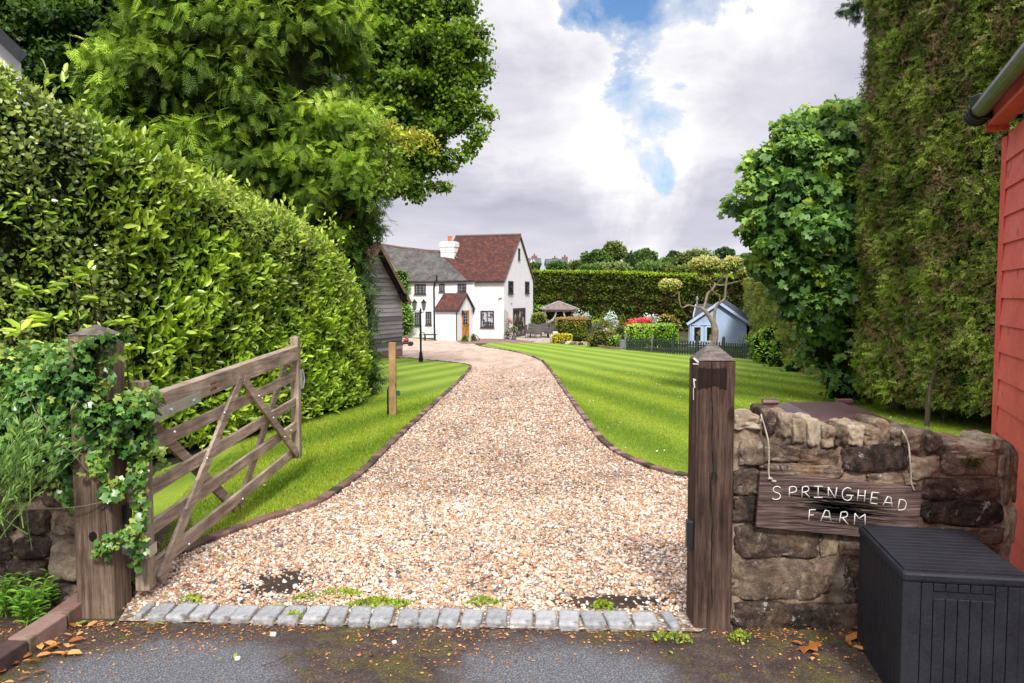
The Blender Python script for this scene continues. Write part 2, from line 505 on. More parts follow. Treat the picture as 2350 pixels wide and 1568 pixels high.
def m_asphalt():
    t = NT('worn_asphalt'); v = t.coord()
    fine = t.noise(v, 130, 3, .7); big = t.noise(v, 1.6, 6, .65, .4); mid = t.noise(v, 9, 5, .7, .5)
    ag = t.n('TexVoronoi', Vector=v, Scale=140.)
    grey = t.ramp(t.math('ADD', t.math('MULTIPLY', fine, .5), t.math('MULTIPLY', ag.outputs[0], .6)), [(.2, (.035, .036, .042)), (.5, (.09, .092, .10)), (.8, (.25, .25, .26))])
    soil = t.ramp(t.math('ADD', t.math('MULTIPLY', fine, .6), t.math('MULTIPLY', mid, .4)), [(.3, (.016, .012, .011)), (.5, (.06, .043, .038)), (.7, (.20, .14, .115))])
    moss = t.ramp(fine, [(.3, (.02, .02, .006)), (.6, (.11, .1, .02)), (.75, (.2, .15, .04))])
    s = t.n('SeparateXYZ', Vector=v); x, y = s.outputs[0], s.outputs[1]
    def well(cx, cy, rx, ry):
        a = t.math('DIVIDE', t.math('SUBTRACT', x, cx), rx); b = t.math('DIVIDE', t.math('SUBTRACT', y, cy), ry)
        return t.math('SQRT', t.math('ADD', t.math('MULTIPLY', a, a), t.math('MULTIPLY', b, b)))
    c1 = gr(400, 1545); c2 = gr(1300, 1545)
    w = t.math('MINIMUM', well(c1.x-.05, c1.y-.05, .62, .42), well(c2.x, c2.y-.1, .52, .42))
    w = t.math('MINIMUM', w, well(-.2, 1.2, 3., 1.6))
    k = t.math('ADD', w, t.math('MULTIPLY', t.math('SUBTRACT', t.math('ADD', t.math('MULTIPLY', mid, .6), t.math('MULTIPLY', big, .6)), .6), 1.5))
    c = t.mix(t.ramp(k, [(.6, 0.), (1.15, 1.)]), grey, soil)
    mk = t.math('MULTIPLY', t.ramp(t.math('ADD', t.math('MULTIPLY', big, .6), t.math('MULTIPLY', mid, .4)), [(.5, 0.), (.58, .85)]), t.ramp(k, [(.7, 0.), (1.1, 1.)]))
    c = t.mix(mk, c, moss)
    return t.finish(c, .9, t.math('ADD', fine, t.math('MULTIPLY', ag.outputs[0], .5)), .006, .8, spec=.25)

def m_gravel():
    t = NT('gravel_bed'); v = t.coord()
    vo = t.n('TexVoronoi', Vector=v, Scale=48.); vb = t.n('TexVoronoi', Vector=v, Scale=23.)
    h = t.n('SeparateColor', Color=vo.outputs['Color']); h2 = t.n('SeparateColor', Color=vb.outputs['Color'])
    stops = [(.0, (.10, .08, .07)), (.1, (.22, .19, .18)), (.22, (.42, .25, .13)), (.4, (.55, .38, .23)), (.6, (.62, .49, .36)), (.8, (.72, .62, .52)), (1., (.8, .76, .72))]
    c = t.mix(.4, t.ramp(h.outputs[0], stops), t.ramp(h2.outputs[0], stops))
    gapd = t.ramp(vo.outputs['Distance'], [(.25, 1.), (.75, .35)])
    c = t.mix(1., c, gapd, 'MULTIPLY')
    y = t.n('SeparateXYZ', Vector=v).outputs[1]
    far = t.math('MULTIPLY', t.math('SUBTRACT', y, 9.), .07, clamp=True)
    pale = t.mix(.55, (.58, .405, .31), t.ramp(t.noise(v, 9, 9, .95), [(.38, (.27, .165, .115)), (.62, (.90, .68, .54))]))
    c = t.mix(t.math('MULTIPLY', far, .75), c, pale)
    # two tyre tracks and scattered darker patches
    x = t.n('SeparateXYZ', Vector=v).outputs[0]
    wear = t.noise(t.coord('Object', (1.3, .25, 1)), 1.3, 4, .6)
    c = t.mix(1., c, t.ramp(wear, [(.35, .74), (.6, 1.08)]), 'MULTIPLY')
    return t.finish(c, .85, t.math('SUBTRACT', 1., vo.outputs['Distance']), .012, .8, spec=.25)

def m_lawn(name, ang, width, ph=0.):
    t = NT(name); v = t.coord()
    w = t.noise(v, .5, 3, .5)
    s = t.n('SeparateXYZ', Vector=v); x, y = s.outputs[0], s.outputs[1]
    # stripes run down the garden and fan slightly
    u = t.math('ADD', t.math('MULTIPLY', x, math.cos(ang)), t.math('MULTIPLY', y, math.sin(ang)))
    u = t.math('ADD', u, t.math('MULTIPLY', w, .35))
    st = t.math('SINE', t.math('ADD', t.math('ADD', t.math('MULTIPLY', u, PI/width), ph), t.math('MULTIPLY', t.noise(v, 1.3, 4, .6), 1.6)))
    fine = t.noise(v, 60, 4, .7); mid = t.noise(v, 2.2, 5, .65)
    c = t.ramp(fine, [(.25, (.115, .185, .018)), (.5, (.20, .295, .030)), (.75, (.32, .41, .07))])
    c = t.mix(1., c, t.ramp(t.math('ADD', t.math('MULTIPLY', st, .35), .5), [(.15, (.66, .76, .6)), (.85, (1.22, 1.14, 1.15))]), 'MULTIPLY')
    c = t.mix(t.ramp(mid, [(.5, 0.), (.72, .35)]), c, (.22, .26, .03))
    return t.finish(c, .9, fine, .02, .5, spec=.15), st

M_GROUND = m_ground(); M_ASPH = m_asphalt(); M_GRAV = m_gravel()
M_LAWN, _ = m_lawn('striped_lawn', math.radians(10), .62)
M_LAWNL, _ = m_lawn('left_lawn', math.radians(-14), .5)

# big terrain
bigx = [-1500, -300, -60, -20, 0, 20, 60, 300, 1500]
def terrain():
    mb = MB(); ys = [-60, -10, 4, 20, 40, 55, 90, 300, 2600]
    for i in range(len(bigx)-1):
        for j in range(len(ys)-1):
            p = [(bigx[i], ys[j]), (bigx[i+1], ys[j]), (bigx[i+1], ys[j+1]), (bigx[i], ys[j+1])]
            mb.quad(*[(a, b, g(b)) for a, b in p])
    o = mb.build('ground', M_GROUND, origin=(0, 0, 0)); o['kind'] = 'structure'
terrain()

DR = [gr(*q) for q in ((1580, 1100), (1500, 1080), (1440, 1055), (1405, 1035), (1368, 1000), (1340, 960), (1290, 890), (1262, 850), (1235, 825), (1180, 808), (1100, 795))]
DL = [gr(*q) for q in ((450, 1262), (590, 1208), (720, 1165), (790, 1120), (830, 1090), (900, 1020), (980, 945), (1050, 880), (1078, 848), (1076, 840), (1055, 836), (1000, 830), (925, 823))]
DR = [(p.x, p.y) for p in DR]; DL = [(p.x, p.y) for p in DL]
def smooth_path(P, k=4):
    out = []
    for i in range(len(P)-1):
        p0 = P[max(i-1, 0)]; p1 = P[i]; p2 = P[i+1]; p3 = P[min(i+2, len(P)-1)]
        for j in range(k):
            t = j/k
            out.append(tuple(.5*((2*p1[m])+(-p0[m]+p2[m])*t+(2*p0[m]-5*p1[m]+4*p2[m]-p3[m])*t*t+(-p0[m]+3*p1[m]-3*p2[m]+p3[m])*t**3) for m in range(len(p1))))
    out.append(tuple(P[-1])); return out
DR = smooth_path([(2.9, 6.35), (2.2, 6.6)]+DR); DL = smooth_path([(-1.98, 4.15)]+DL)

asph = sheet('asphalt_road', [(-14, -8), (14, -8), (14, 3.55), (.85, 3.54), (-1.84, 3.66), (-2.6, 3.62), (-3.4, 3.1), (-5, 2.6), (-14, 2.2)], .004, M_ASPH)
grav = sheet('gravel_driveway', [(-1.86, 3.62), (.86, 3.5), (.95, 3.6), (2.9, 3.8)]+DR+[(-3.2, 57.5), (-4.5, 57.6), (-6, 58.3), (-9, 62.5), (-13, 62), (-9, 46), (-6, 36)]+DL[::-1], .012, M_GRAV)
lawnR = sheet('lawn_right', DR+[(-1.5, 53.5), (2.6, 53.2), (4.2, 50), (5., 45.5), (5.8, 41), (9.4, 29), (11, 27), (9.5, 24), (8.6, 17), (7.5, 9), (6.5, 6.2)], .03, M_LAWN)
lawnL = sheet('lawn_left', DL+[(-5.3, 30), (-5.6, 28), (-3.6, 16), (-2.9, 13), (-3.3, 9), (-3.9, 6), (-4.2, 4.3)], .03, M_LAWNL)
M_SOIL = surf('bare_soil', [(.012, .009, .007), (.04, .028, .02), (.09, .06, .04)], 8, .95, .8, .02)
sheet('soil_strip', [(-1.98, 4.12), (-1.95, 4.9), (-2.35, 5.6), (-2.7, 5.3), (-3.3, 7.2), (-3.0, 11.5), (-2.7, 13.5), (-4.2, 13.5), (-5, 4)], .036, M_SOIL)
M_BRICKPATH = tiles('brick_paving', (.30, .13, .10), (.20, .09, .08), (.36, .2, .16), (.12, .1, .09), .22, .11, .9)
M_PATIO = tiles('sandstone_paving', (.55, .46, .38), (.48, .40, .34), (.62, .5, .42), (.3, .25, .2), .7, .5, .9)
sheet('brick_path', [(-4.1, 57.3), (-3.3, 51.6), (-1.2, 53.3), (1.2, 54.2), (1.6, 56.5), (-.6, 59.4), (-3, 60.3)], .018, M_BRICKPATH)
sheet('patio', [(-.5, 59.3), (1.7, 56.4), (1.2, 54.2), (2.9, 53.8), (5, 58), (6.5, 66), (6.5, 78), (2, 80), (1.7, 66)], .022, M_PATIO)

# ---- brick edging on both sides of the drive
M_EDGE = surf('mossy_red_brick', [(.03, .022, .022), (.12, .07, .06), (.22, .125, .105), (.33, .23, .19)], 9, .9, .6, .006, attr=.5, dirt=((.05, .07, .02), 3., .56))
def edging(path, name, label, w=.08):
    mb = MB(); L = .215; carry = 0.
    for i in range(len(path)-1):
        a = Vector(path[i]); b = Vector(path[i+1]); d = (b-a); n = max(1, int(d.length/(L if a.y < 20 else 1.0)))
        for k in range(n):
            p = a+d*((k+.5)/n); ln = d.length/n-.008
            mb.box((p.x+random.uniform(-.004, .004), p.y, g(p.y)+.012+random.uniform(-.004, .004)), (ln, w, .075), math.atan2(d.y, d.x)+random.uniform(-.02, .02))
    return mb.build(name, M_EDGE, bevel=.006, tag=(label, 'lawn edging'))
edging([p for p in DR if p[1] < 48], 'brick_edging', 'line of red bricks edging the large striped lawn on the right of the drive')
edging([p for p in DL if p[1] > 4.6], 'brick_edging', 'line of red bricks edging the narrow lawn on the gate side of the drive')

# ---- granite setts across the gateway
M_SETT = surf('pale_granite', [(.07, .07, .075), (.23, .235, .24), (.40, .40, .405), (.54, .54, .53)], 14, .9, 1., .008, attr=.12, fine=110, dirt=((.10, .09, .06), 9, .56))
def stone(mb, c, r, k=5., nz=.12, seed=0, n=7, skew=0., a=None, mi=0, rz=0.):
    """rounded, irregular block"""
    vs = []; idx = {}; fs = []
    def vid(p):
        key = tuple(round(q, 4) for q in p)
        if key not in idx: idx[key] = len(vs); vs.append(p)
        return idx[key]
    lin = [-1+2*i/n for i in range(n+1)]
    for ax in range(3):
        for sg in (-1, 1):
            for i in range(n):
                for j in range(n):
                    q = []
                    for (di, dj) in ((0, 0), (1, 0), (1, 1), (0, 1)):
                        p = [0, 0, 0]; p[ax] = sg; p[(ax+1) % 3] = lin[i+di]; p[(ax+2) % 3] = lin[j+dj]; q.append(vid(tuple(p)))
                    fs.append(tuple(q) if sg > 0 else tuple(q[::-1]))
    A = np.array(vs, dtype=float); nn = (np.abs(A)**k).sum(1)**(1/k); A = A/nn[:, None]
    off = fbm(A+seed*3.1, 1.3, seed % 17, 4)
    A = A*(1+nz*off)[:, None]
    A[:, 0] += skew*A[:, 2]
    A = A*np.array(r)
    if rz: A[:, 0], A[:, 1] = A[:, 0]*math.cos(rz)-A[:, 1]*math.sin(rz), A[:, 0]*math.sin(rz)+A[:, 1]*math.cos(rz)
    A = A+np.array(c)
    mb.add([tuple(p) for p in A], fs, mi, random.random() if a is None else a)

us = [335, 372, 420, 468, 517, 562, 618, 672, 727, 775, 827, 878, 938, 985, 1033, 1084, 1140, 1197, 1253, 1306, 1361, 1416, 1480, 1538]
for i, u in enumerate(us):
    tt = (u-335)/(1538-335)
    vv = 1413+24*(tt**.9)+random.uniform(-2, 2); c = gr(u, vv)
    wd = (us[min(i+1, len(us)-1)]-us[max(i-1, 0)])/2/1800*c.y
    mb = MB(); stone(mb, (c.x, c.y, .012), (wd*random.uniform(.43, .48), .083+random.uniform(-.010, .008), .026), 9., .07, i+3, 9, rz=random.uniform(-.12, .12), skew=random.uniform(-.004, .004))
    if i in (0, 1, 11, 13): pass
    mb.build('granite_sett', M_SETT, smooth=True, tag=('pale grey granite sett in the row laid across the gateway', 'paving stone', 'granite setts across the gateway'))

# ---- loose pebbles near the gate (real stones)
def in_poly(P, poly):
    poly = np.array(poly); x, y = P[:, 0], P[:, 1]; ins = np.zeros(len(P), bool); j = len(poly)-1
    for i in range(len(poly)):
        xi, yi = poly[i]; xj, yj = poly[j]
        c = ((yi > y) != (yj > y)) & (x < (xj-xi)*(y-yi)/(yj-yi+1e-12)+xi); ins ^= c; j = i
    return ins
ICO_V = []; 
def _ico():
    bm = bmesh.new(); bmesh.ops.create_icosphere(bm, subdivisions=1, radius=1.0)
    V = np.array([v.co[:] for v in bm.verts]); F = np.array([[v.index for v in f.verts] for f in bm.faces]); bm.free(); return V, F
IV, IF = _ico()
OV = np.array([(1, 0, 0), (.3, .9, 0), (-.8, .6, 0), (-.9, -.5, 0), (.2, -1, 0), (0, 0, .9), (0, 0, -.6)])
OF = np.array([(0, 1, 5), (1, 2, 5), (2, 3, 5), (3, 4, 5), (4, 0, 5), (1, 0, 6), (2, 1, 6), (3, 2, 6), (4, 3, 6), (0, 4, 6)])
def pebbles(P, R, V0, F0, seed):
    rg = np.random.default_rng(seed); n = len(P)
    q = rg.normal(size=(n, 3, 3)); 
    a = rg.uniform(0, 2*PI, n); tl = rg.normal(size=(n, 2))*.35
    ax = np.stack([np.cos(a), np.sin(a), tl[:, 0]], 1); ax = vnorm(ax)
    up = vnorm(np.stack([-tl[:, 0]*np.cos(a), -tl[:, 0]*np.sin(a), np.ones(n)], 1)+rg.normal(size=(n, 3))*.25)
    up = vnorm(up-ax*np.sum(up*ax, 1, keepdims=True)); ay = np.cross(up, ax)
    jit = 1+.22*rg.normal(size=(n, len(V0), 1))
    L = V0[None]*jit*np.stack([rg.uniform(.8, 1.35, n), rg.uniform(.65, 1., n), rg.uniform(.42, .75, n)], 1)[:, None, :]*R[:, None, None]
    W = P[:, None, :]+L[:, :, 0:1]*ax[:, None]+L[:, :, 1:2]*ay[:, None]+L[:, :, 2:3]*up[:, None]
    F = (np.arange(n)[:, None, None]*len(V0)+F0[None]).reshape(-1, 3)
    return W.reshape(-1, 3), F, np.repeat(rg.random(n), len(V0))
def m_pebble():
    t = NT('mixed_flint_pebbles'); a = t.attr()
    c = t.ramp(a, [(0., (.06, .055, .06)), (.04, (.17, .155, .17)), (.11, (.32, .27, .25)), (.2, (.48, .23, .11)), (.38, (.57, .34, .20)), (.55, (.65, .455, .30)), (.72, (.71, .56, .42)), (.88, (.82, .71, .61)), (1., (.88, .84, .79))])
    nz = t.noise(t.coord(), 90, 3, .6)
    c = t.mix(.6, c, t.ramp(nz, [(.3, .55), (.7, 1.3)]), 'MULTIPLY')
    pat = t.noise(t.coord('Object', (1.3, .5, 1)), 1.4, 4, .6)
    c = t.mix(1., c, t.ramp(pat, [(.36, .78), (.62, 1.06)]), 'MULTIPLY')
    return t.finish(c, .6, spec=.35)
M_PEB = m_pebble()
gpoly = [(-1.9, 3.72), (.86, 3.6), (1.2, 3.7), (2.9, 3.9)]+[p for p in DR if p[1] < 27]+[p for p in DL[::-1] if p[1] < 24.4]
V_, F_, R_ = [], [], []; nn_ = 0
for (y0, y1, dens, rr, VV, FF, sd) in ((3.6, 6.2, 7200, .0098, IV, IF, 1), (6.2, 9.5, 3600, .012, OV, OF, 2), (9.5, 14, 1300, .017, OV, OF, 3), (14, 26, 420, .021, OV, OF, 4)):
    n = int((y1-y0)*5*dens); P = np.stack([RNG.uniform(-2.1, 2.9, n), RNG.uniform(y0, y1, n), np.zeros(n)], 1)
    P = P[in_poly(P, gpoly)]
    if y0 >= 14: P = P[RNG.random(len(P)) < (26-P[:, 1])/12]
    P = P[(P[:, 0]/P[:, 1] > -.68) & (P[:, 0] < .62*P[:, 1])]
    # thin out over bare soil patches and by the threshold
    b1 = gr(640, 1345); b2 = gr(1400, 1385)
    d1 = np.hypot((P[:, 0]-b1.x)/.16, (P[:, 1]-b1.y)/.22); d2 = np.hypot((P[:, 0]-b2.x)/.3, (P[:, 1]-b2.y)/.09)
    thin = np.minimum(d1, d2)+.5*fbm(P, .25, 5)
    keep = (RNG.random(len(P)) < np.clip((thin-.55)*1.4, .04, 1)) & (RNG.random(len(P)) < np.clip((P[:, 1]-3.66)*7, .12, 1))
    P = P[keep]
    P[:, 2] = gnp(P[:, 1])+.012+RNG.uniform(-.003, .011, len(P))+.008*fbm(P, .9, 9)
    R = rr*np.clip(RNG.lognormal(-.1, .33, len(P)), .45, 2.3)
    a, b, c = pebbles(P, R, VV, FF, sd); V_.append(a); F_.append(b+nn_); R_.append(c); nn_ += len(a)
o = raw_mesh('gravel_pebbles', np.concatenate(V_), np.concatenate(F_), np.concatenate(R_), M_PEB, origin=(0, 0, 0), smooth=False)
setp(o, 'golden and grey pebbles loose on the driveway', 'gravel', None, 'stuff')
for nm, c, rx, ry in (('soil_patch', gr(640, 1345), .2, .26), ('soil_patch', gr(1400, 1388), .33, .09)):
    sheet(nm, [(c.x+rx*math.cos(k/12*2*PI)*random.uniform(.8, 1.1), max(3.66, c.y+ry*math.sin(k/12*2*PI)*random.uniform(.8, 1.1))) for k in range(12)], .0165, M_SOIL)

# ---- grass blades
def m_blade(name, base, stripes=None):
    t = NT(name); a = t.attr()
    c = t.ramp(a, base)
    if stripes:
        ang, width, ph = stripes; v = t.coord(); s = t.n('SeparateXYZ', Vector=v); x, y = s.outputs[0], s.outputs[1]
        w = t.noise(v, .5, 3, .5)
        u = t.math('ADD', t.math('ADD', t.math('MULTIPLY', x, math.cos(ang)), t.math('MULTIPLY', y, math.sin(ang))), t.math('MULTIPLY', w, .35))
        st = t.math('SINE', t.math('ADD', t.math('ADD', t.math('MULTIPLY', u, PI/width), ph), t.math('MULTIPLY', t.noise(v, 1.3, 4, .6), 1.6)))
        c = t.mix(1., c, t.ramp(t.math('ADD', t.math('MULTIPLY', st, .35), .5), [(.15, (.66, .76, .6)), (.85, (1.22, 1.14, 1.15))]), 'MULTIPLY')
        md = t.noise(v, 2.2, 5, .65)
        c = t.mix(t.ramp(md, [(.5, 0.), (.72, .35)]), c, (.25, .3, .035))
    return t.finish(c, .6, spec=.3, transl=.35)
GB = [(0., (.13, .21, .012)), (.5, (.27, .385, .022)), (.85, (.40, .50, .05)), (1., (.58, .56, .22))]
def grass(name, poly, dens, y0, y1, x0, x1, size, mat, seed, label, fade=True, lean=.5):
    rg = np.random.default_rng(seed); n = int((x1-x0)*(y1-y0)*dens)
    P = np.stack([rg.uniform(x0, x1, n), y0+(y1-y0)*rg.random(n)**1.35, np.zeros(n)], 1)
    P = P[in_poly(P, poly)]; P = P[np.abs(P[:, 0]) < P[:, 1]*.68]
    P = P[rg.random(len(P)) < np.clip((y1-P[:, 1])/(y1-y0)*1.6, 0, 1)]; P[:, 2] = gnp(P[:, 1])+.026
    A = rg.normal(size=P.shape)*lean+np.array((0, 0, 1.)); N = rg.normal(size=P.shape)*.5+np.array((.1, -.8, .6))
    V, F, k = leafgeo(P, A, N, size*rg.uniform(.6, 1.3, len(P))*(1+P[:, 1]*.03), T_BLADE, 1.3)
    o = raw_mesh(name, V, F, np.repeat(np.clip(rg.normal(.5, .25, len(P)), 0, 1), k), mat, origin=(0, 0, 0))
    setp(o, label, 'grass', None, 'stuff'); return o
polyR = DR+[(-1.5, 53.5), (2.6, 53.2), (4.2, 50), (5., 45.5), (5.8, 41), (9.4, 29), (11, 27), (9.5, 24), (8.6, 17), (7.5, 9), (6.5, 6.2)]
polyL = DL+[(-5.3, 30), (-5.6, 28), (-3.6, 16), (-2.9, 13), (-3.1, 9), (-2.6, 6), (-2.3, 5.2)]
MBR = m_blade('lawn_blades', GB, (math.radians(10), .62, 0.)); MBL = m_blade('left_lawn_blades', GB, (math.radians(-14), .5, 0.))
grass('lawn_grass', polyR, 3400, 6.0, 24, .8, 8.5, .022, MBR, 4, 'short mown grass of the large lawn')
grass('lawn_grass', polyL, 6500, 4.4, 16, -3.4, -1.1, .028, MBL, 5, 'short grass beside the gate')

# daisies and clover heads dotted over the lawn
rg = np.random.default_rng(6); P = np.stack([rg.uniform(1, 9, 1500), rg.uniform(6.5, 22, 1500), np.zeros(1500)], 1)
P = P[in_poly(P, polyR)]; P = P[(fbm(P, 2.5, 3)+.10*(P[:, 0]-4.) > .05)]; P[:, 2] = gnp(P[:, 1])+.055; m_ = len(P)
V, Fc, k = leafgeo(P, rg.normal(size=(m_, 3))*np.array((1, 1, .1)), rg.normal(size=(m_, 3))*.3+np.array((0, -.4, 1.)), rg.uniform(.012, .022, m_), T_QUAD, 1.6)
setp(raw_mesh('daisies', V, Fc, np.full(len(V), .5), surf('daisy_white', [(.6, .6, .55), (.8, .8, .76)], 20), origin=(0, 0, 0)), 'tiny white daisies dotted over the large lawn', 'flowers', None, 'stuff')
# ================================================================= gate, posts, walls
def wood(name, cols, ax=2, sc=3.2, streak=9, rough=.85, green=None, knots=True):
    """weathered timber, grain along axis ax"""
    t = NT(name)
    st = [streak]*3; st[ax] = .8
    v = t.coord('Object', tuple(st)); w = t.noise(v, sc, 6, .65, .6)
    st2 = [60]*3; st2[ax] = 2.5
    fi = t.noise(t.coord('Object', tuple(st2)), 1.6, 5, .7)
    m = t.math('ADD', t.math('MULTIPLY', w, .55), t.math('MULTIPLY', fi, .45))
    c = t.ramp(m, [(.32+.36*i/(len(cols)-1), k) for i, k in enumerate(cols)])
    pn = t.noise(t.coord(), 2.6, 5, .65)
    c = t.mix(1., c, t.ramp(pn, [(.35, .62), (.65, 1.18)]), 'MULTIPLY')
    if knots:
        kn = [1.6]*3; kn[ax] = .8
        vo = t.n('TexVoronoi', Vector=t.coord('Object', tuple(k*2.2 for k in kn)), Scale=1.3)
        rings = t.math('SINE', t.math('MULTIPLY', vo.outputs['Distance'], 90.))
        c = t.mix(t.ramp(vo.outputs['Distance'], [(.06, .85), (.11, 0.)]), c, (.02, .012, .008))
        m = t.math('ADD', m, t.math('MULTIPLY', rings, t.ramp(vo.outputs['Distance'], [(.05, .08), (.25, 0.)])))
    if green:
        gn = t.noise(t.coord(), 3.7, 5, .7); c = t.mix(t.ramp(gn, [(green, 0.), (green+.12, .8)]), c, (.12, .12, .035))
    return t.finish(c, rough, m, .006, .9, spec=.2)
W_POST = [(.032, .021, .015), (.11, .073, .052), (.21, .148, .11), (.34, .25, .19)]
W_POST2 = [(.014, .008, .007), (.05, .030, .022), (.105, .066, .050), (.18, .118, .095)]
W_GATE = [(.12, .09, .062), (.28, .21, .155), (.42, .335, .255), (.55, .46, .365)]
M_POSTL = wood('brown_post_timber', W_POST, 2, green=.6)
M_POSTR = wood('dark_post_timber', W_POST2, 2, green=.66)
M_GATEY = wood('gate_timber', W_GATE, 1, green=.66, knots=False)
M_GATEZ = wood('gate_stile_timber', W_GATE, 2, green=.5, knots=False)
M_CRACK = surf('dark_split', [(.004, .003, .003), (.01, .008, .006)], 10, .95)
M_METAL = surf('galvanised_steel', [(.35, .36, .37), (.5, .51, .52), (.62, .63, .64)], 30, .42, .2, metal=.85)
M_RUST = surf('rusty_screw', [(.05, .02, .012), (.14, .05, .02)], 40, .9)
M_BLKPL = surf('black_plastic', [(.012, .013, .016), (.03, .032, .036)], 60, .4, .2, .001)
M_GREYPL = surf('grey_plastic', [(.10, .11, .13), (.16, .17, .19)], 40, .5, .2, .001)
M_WPAINT = surf('old_white_paint', [(.5, .49, .46), (.75, .74, .70)], 30, .8)

def post(label, x0, x1, y0, y1, ztop, zap, mat, name='gate_post'):
    cx, cy = (x0+x1)/2, (y0+y1)/2
    t = thing(name, label, 'gate post', (cx, cy, 0))
    mb = MB(); n = 14
    # slightly uneven shaft made of rings
    rings = []
    for i in range(n+1):
        z = -.05+(ztop+.05)*i/n; j = lambda: random.uniform(-.0016, .0016)
        c = .008
        rings.append([(x0+c+j(), y0+j(), z), (x1-c+j(), y0+j(), z), (x1+j(), y0+c+j(), z), (x1+j(), y1-c, z), (x1-c, y1, z), (x0+c, y1, z), (x0, y1-c, z), (x0+j(), y0+c+j(), z)])
    vs = [p for r in rings for p in r]; fs = []
    for i in range(n):
        for k in range(8): fs.append((i*8+k, i*8+(k+1) % 8, (i+1)*8+(k+1) % 8, (i+1)*8+k))
    mb.add(vs, fs)
    mb.build('shaft', mat, t)
    mb = MB(); r = rings[-1]; r2 = [(p[0]+(p[0]-cx)*.02, p[1]+(p[1]-cy)*.02, ztop+.004) for p in r]
    ap = (cx, cy, zap); mb.add(r2+[ap], [(k, (k+1) % 8, 8) for k in range(8)]+[tuple(range(7, -1, -1))])
    mb.build('weathered_cap', surf('pale_end_grain', [(.04, .032, .03), (.13, .105, .095), (.27, .23, .21)], 5, .9, .9, .01, stretch=(4, 4, 20), dirt=((.05, .06, .025), 9, .55)), t)
    return t

def zface(v, y): return onY(CX, v, y).z
RPX0, RPX1, RPY = .84, 1.012, 3.535
zt = zface(830, RPY); za = zface(783, RPY+.09)
rp = post('dark brown square timber gate post beside the stone wall', RPX0, RPX1, RPY, RPY+.172, zt-.0, za, M_POSTR)
def crack(t, pts, y, w=.0022):
    mb = MB(); n = len(pts)
    P = []
    for i, (x, z) in enumerate(pts):
        ww = w*(.3+random.random())*(0.2 if i in (0, n-1) else 1)
        P.append(((x-ww, y-.0018, z), (x+ww, y-.0018, z)))
    for i in range(n-1): mb.quad(P[i][0], P[i][1], P[i+1][1], P[i+1][0])
    mb.build('split', M_CRACK, t)
cp = [(1634, 835), (1632, 900), (1636, 960), (1633, 1030), (1637, 1075), (1631, 1110), (1634, 1200), (1632, 1300), (1634, 1420)]
pts = []
for i in range(len(cp)-1):
    for k in range(6):
        u = cp[i][0]+(cp[i+1][0]-cp[i][0])*k/6+random.uniform(-1, 1); v = cp[i][1]+(cp[i+1][1]-cp[i][1])*k/6
        q = onY(u, v, RPY); pts.append((q.x, q.z))
crack(rp, pts, RPY, .0026)
# grain swirl around the knot and drips of white paint
mb = MB(); k = onY(1637, 1097, RPY)
for rr in (.006, .013, .021):
    P = [(k.x+rr*math.cos(a)*.8, RPY-.0025, k.z+rr*1.3*math.sin(a)) for a in np.linspace(0, 2*PI, 22)]
    mb.tube(P, .0012, 4)
mb.build('knot', M_CRACK, rp)
mb = MB()
for (a, b, w) in (((1592, 822), (1603, 832), 4), ((1590, 835), (1603, 836), 2), ((1591, 870), (1597, 873), 3), ((1592, 873), (1594, 890), 2.5), ((1591, 890), (1591.5, 918), 1)):
    p, q = onY(*a, RPY-.003), onY(*b, RPY-.003); mb.beam(p, q, .002, w*.0021, (0, 1, 0))
mb.build('paint_smear', M_WPAINT, rp)
# darker stained band near the top
mb = MB(); a = onY(1601, 845, RPY-.0022); b = onY(1668, 890, RPY-.0022)
n = 12
xs = np.linspace(a.x, b.x, n)
for i in range(n-1):
    h = b.z+random.uniform(-.012, .012)
    mb.quad((xs[i], a.y, a.z+random.uniform(-.006, .006)), (xs[i], a.y, h), (xs[i+1], a.y, h), (xs[i+1], a.y, a.z+random.uniform(-.006, .006)))
mb.build('stain', wood('stained_timber', [(.006, .004, .004), (.02, .011, .009), (.05, .028, .022)], 2), rp)
# photocell on the drive side
def photocell(t, x, y, z, sx, w=.05, h=.135):
    mb = MB(); mb.box((x+sx*.014, y, z), (.028, w, h)); o = mb.build('sensor', M_BLKPL, t, bevel=.004)
    mb = MB(); mb.box((x+sx*.0145, y-.002, z), (.031, w*.66, h*.84)); l = mb.build('lens', M_BLKPL, o, bevel=.003)
c = onX(1577, 1210, RPX0)
photocell(rp, RPX0, RPY+.055, c.z, -1)
mb = MB(); mb.box((RPX1+.006, RPY+.1, zface(912, RPY+.1)), (.02, .03, .02)); mb.build('bolt_keep', M_BLKPL, rp)
mb = MB(); mb.box((RPX1+.004, RPY+.14, zface(1010, RPY+.1)), (.012, .05, .16)); mb.build('bracket', M_BLKPL, rp)

LX0, LX1, LY = -2.085, -1.905, 3.67
lzt = zface(772, LY); lza = zface(745, LY+.09)
lp = post('brown square timber gate post wrapped in ivy, hinge side', LX0, LX1, LY, LY+.18, lzt, lza, M_POSTL)
pts = []
for (u, v) in ((226, 1070), (232, 1110), (238, 1150), (243, 1190), (246, 1230), (248, 1270), (247, 1300)):
    q = onY(u, v, LY); pts.append((q.x, q.z))
crack(lp, pts, LY, .002)
c = onX(286, 1190, LX1); photocell(lp, LX1, c.y, c.z, 1, .05, .14)
mb = MB(); k = onY(213, 1232, LY); stone(mb, (k.x, LY+.004, k.z), (.022, .008, .028), 2.2, .1, 3, 5)
mb.build('knot', M_CRACK, lp, smooth=True)
mb = MB(); mb.box((LX1+.03, LY+.12, .3), (.1, .05, .05)); mb.build('hinge_bracket', M_METAL, lp, bevel=.004)

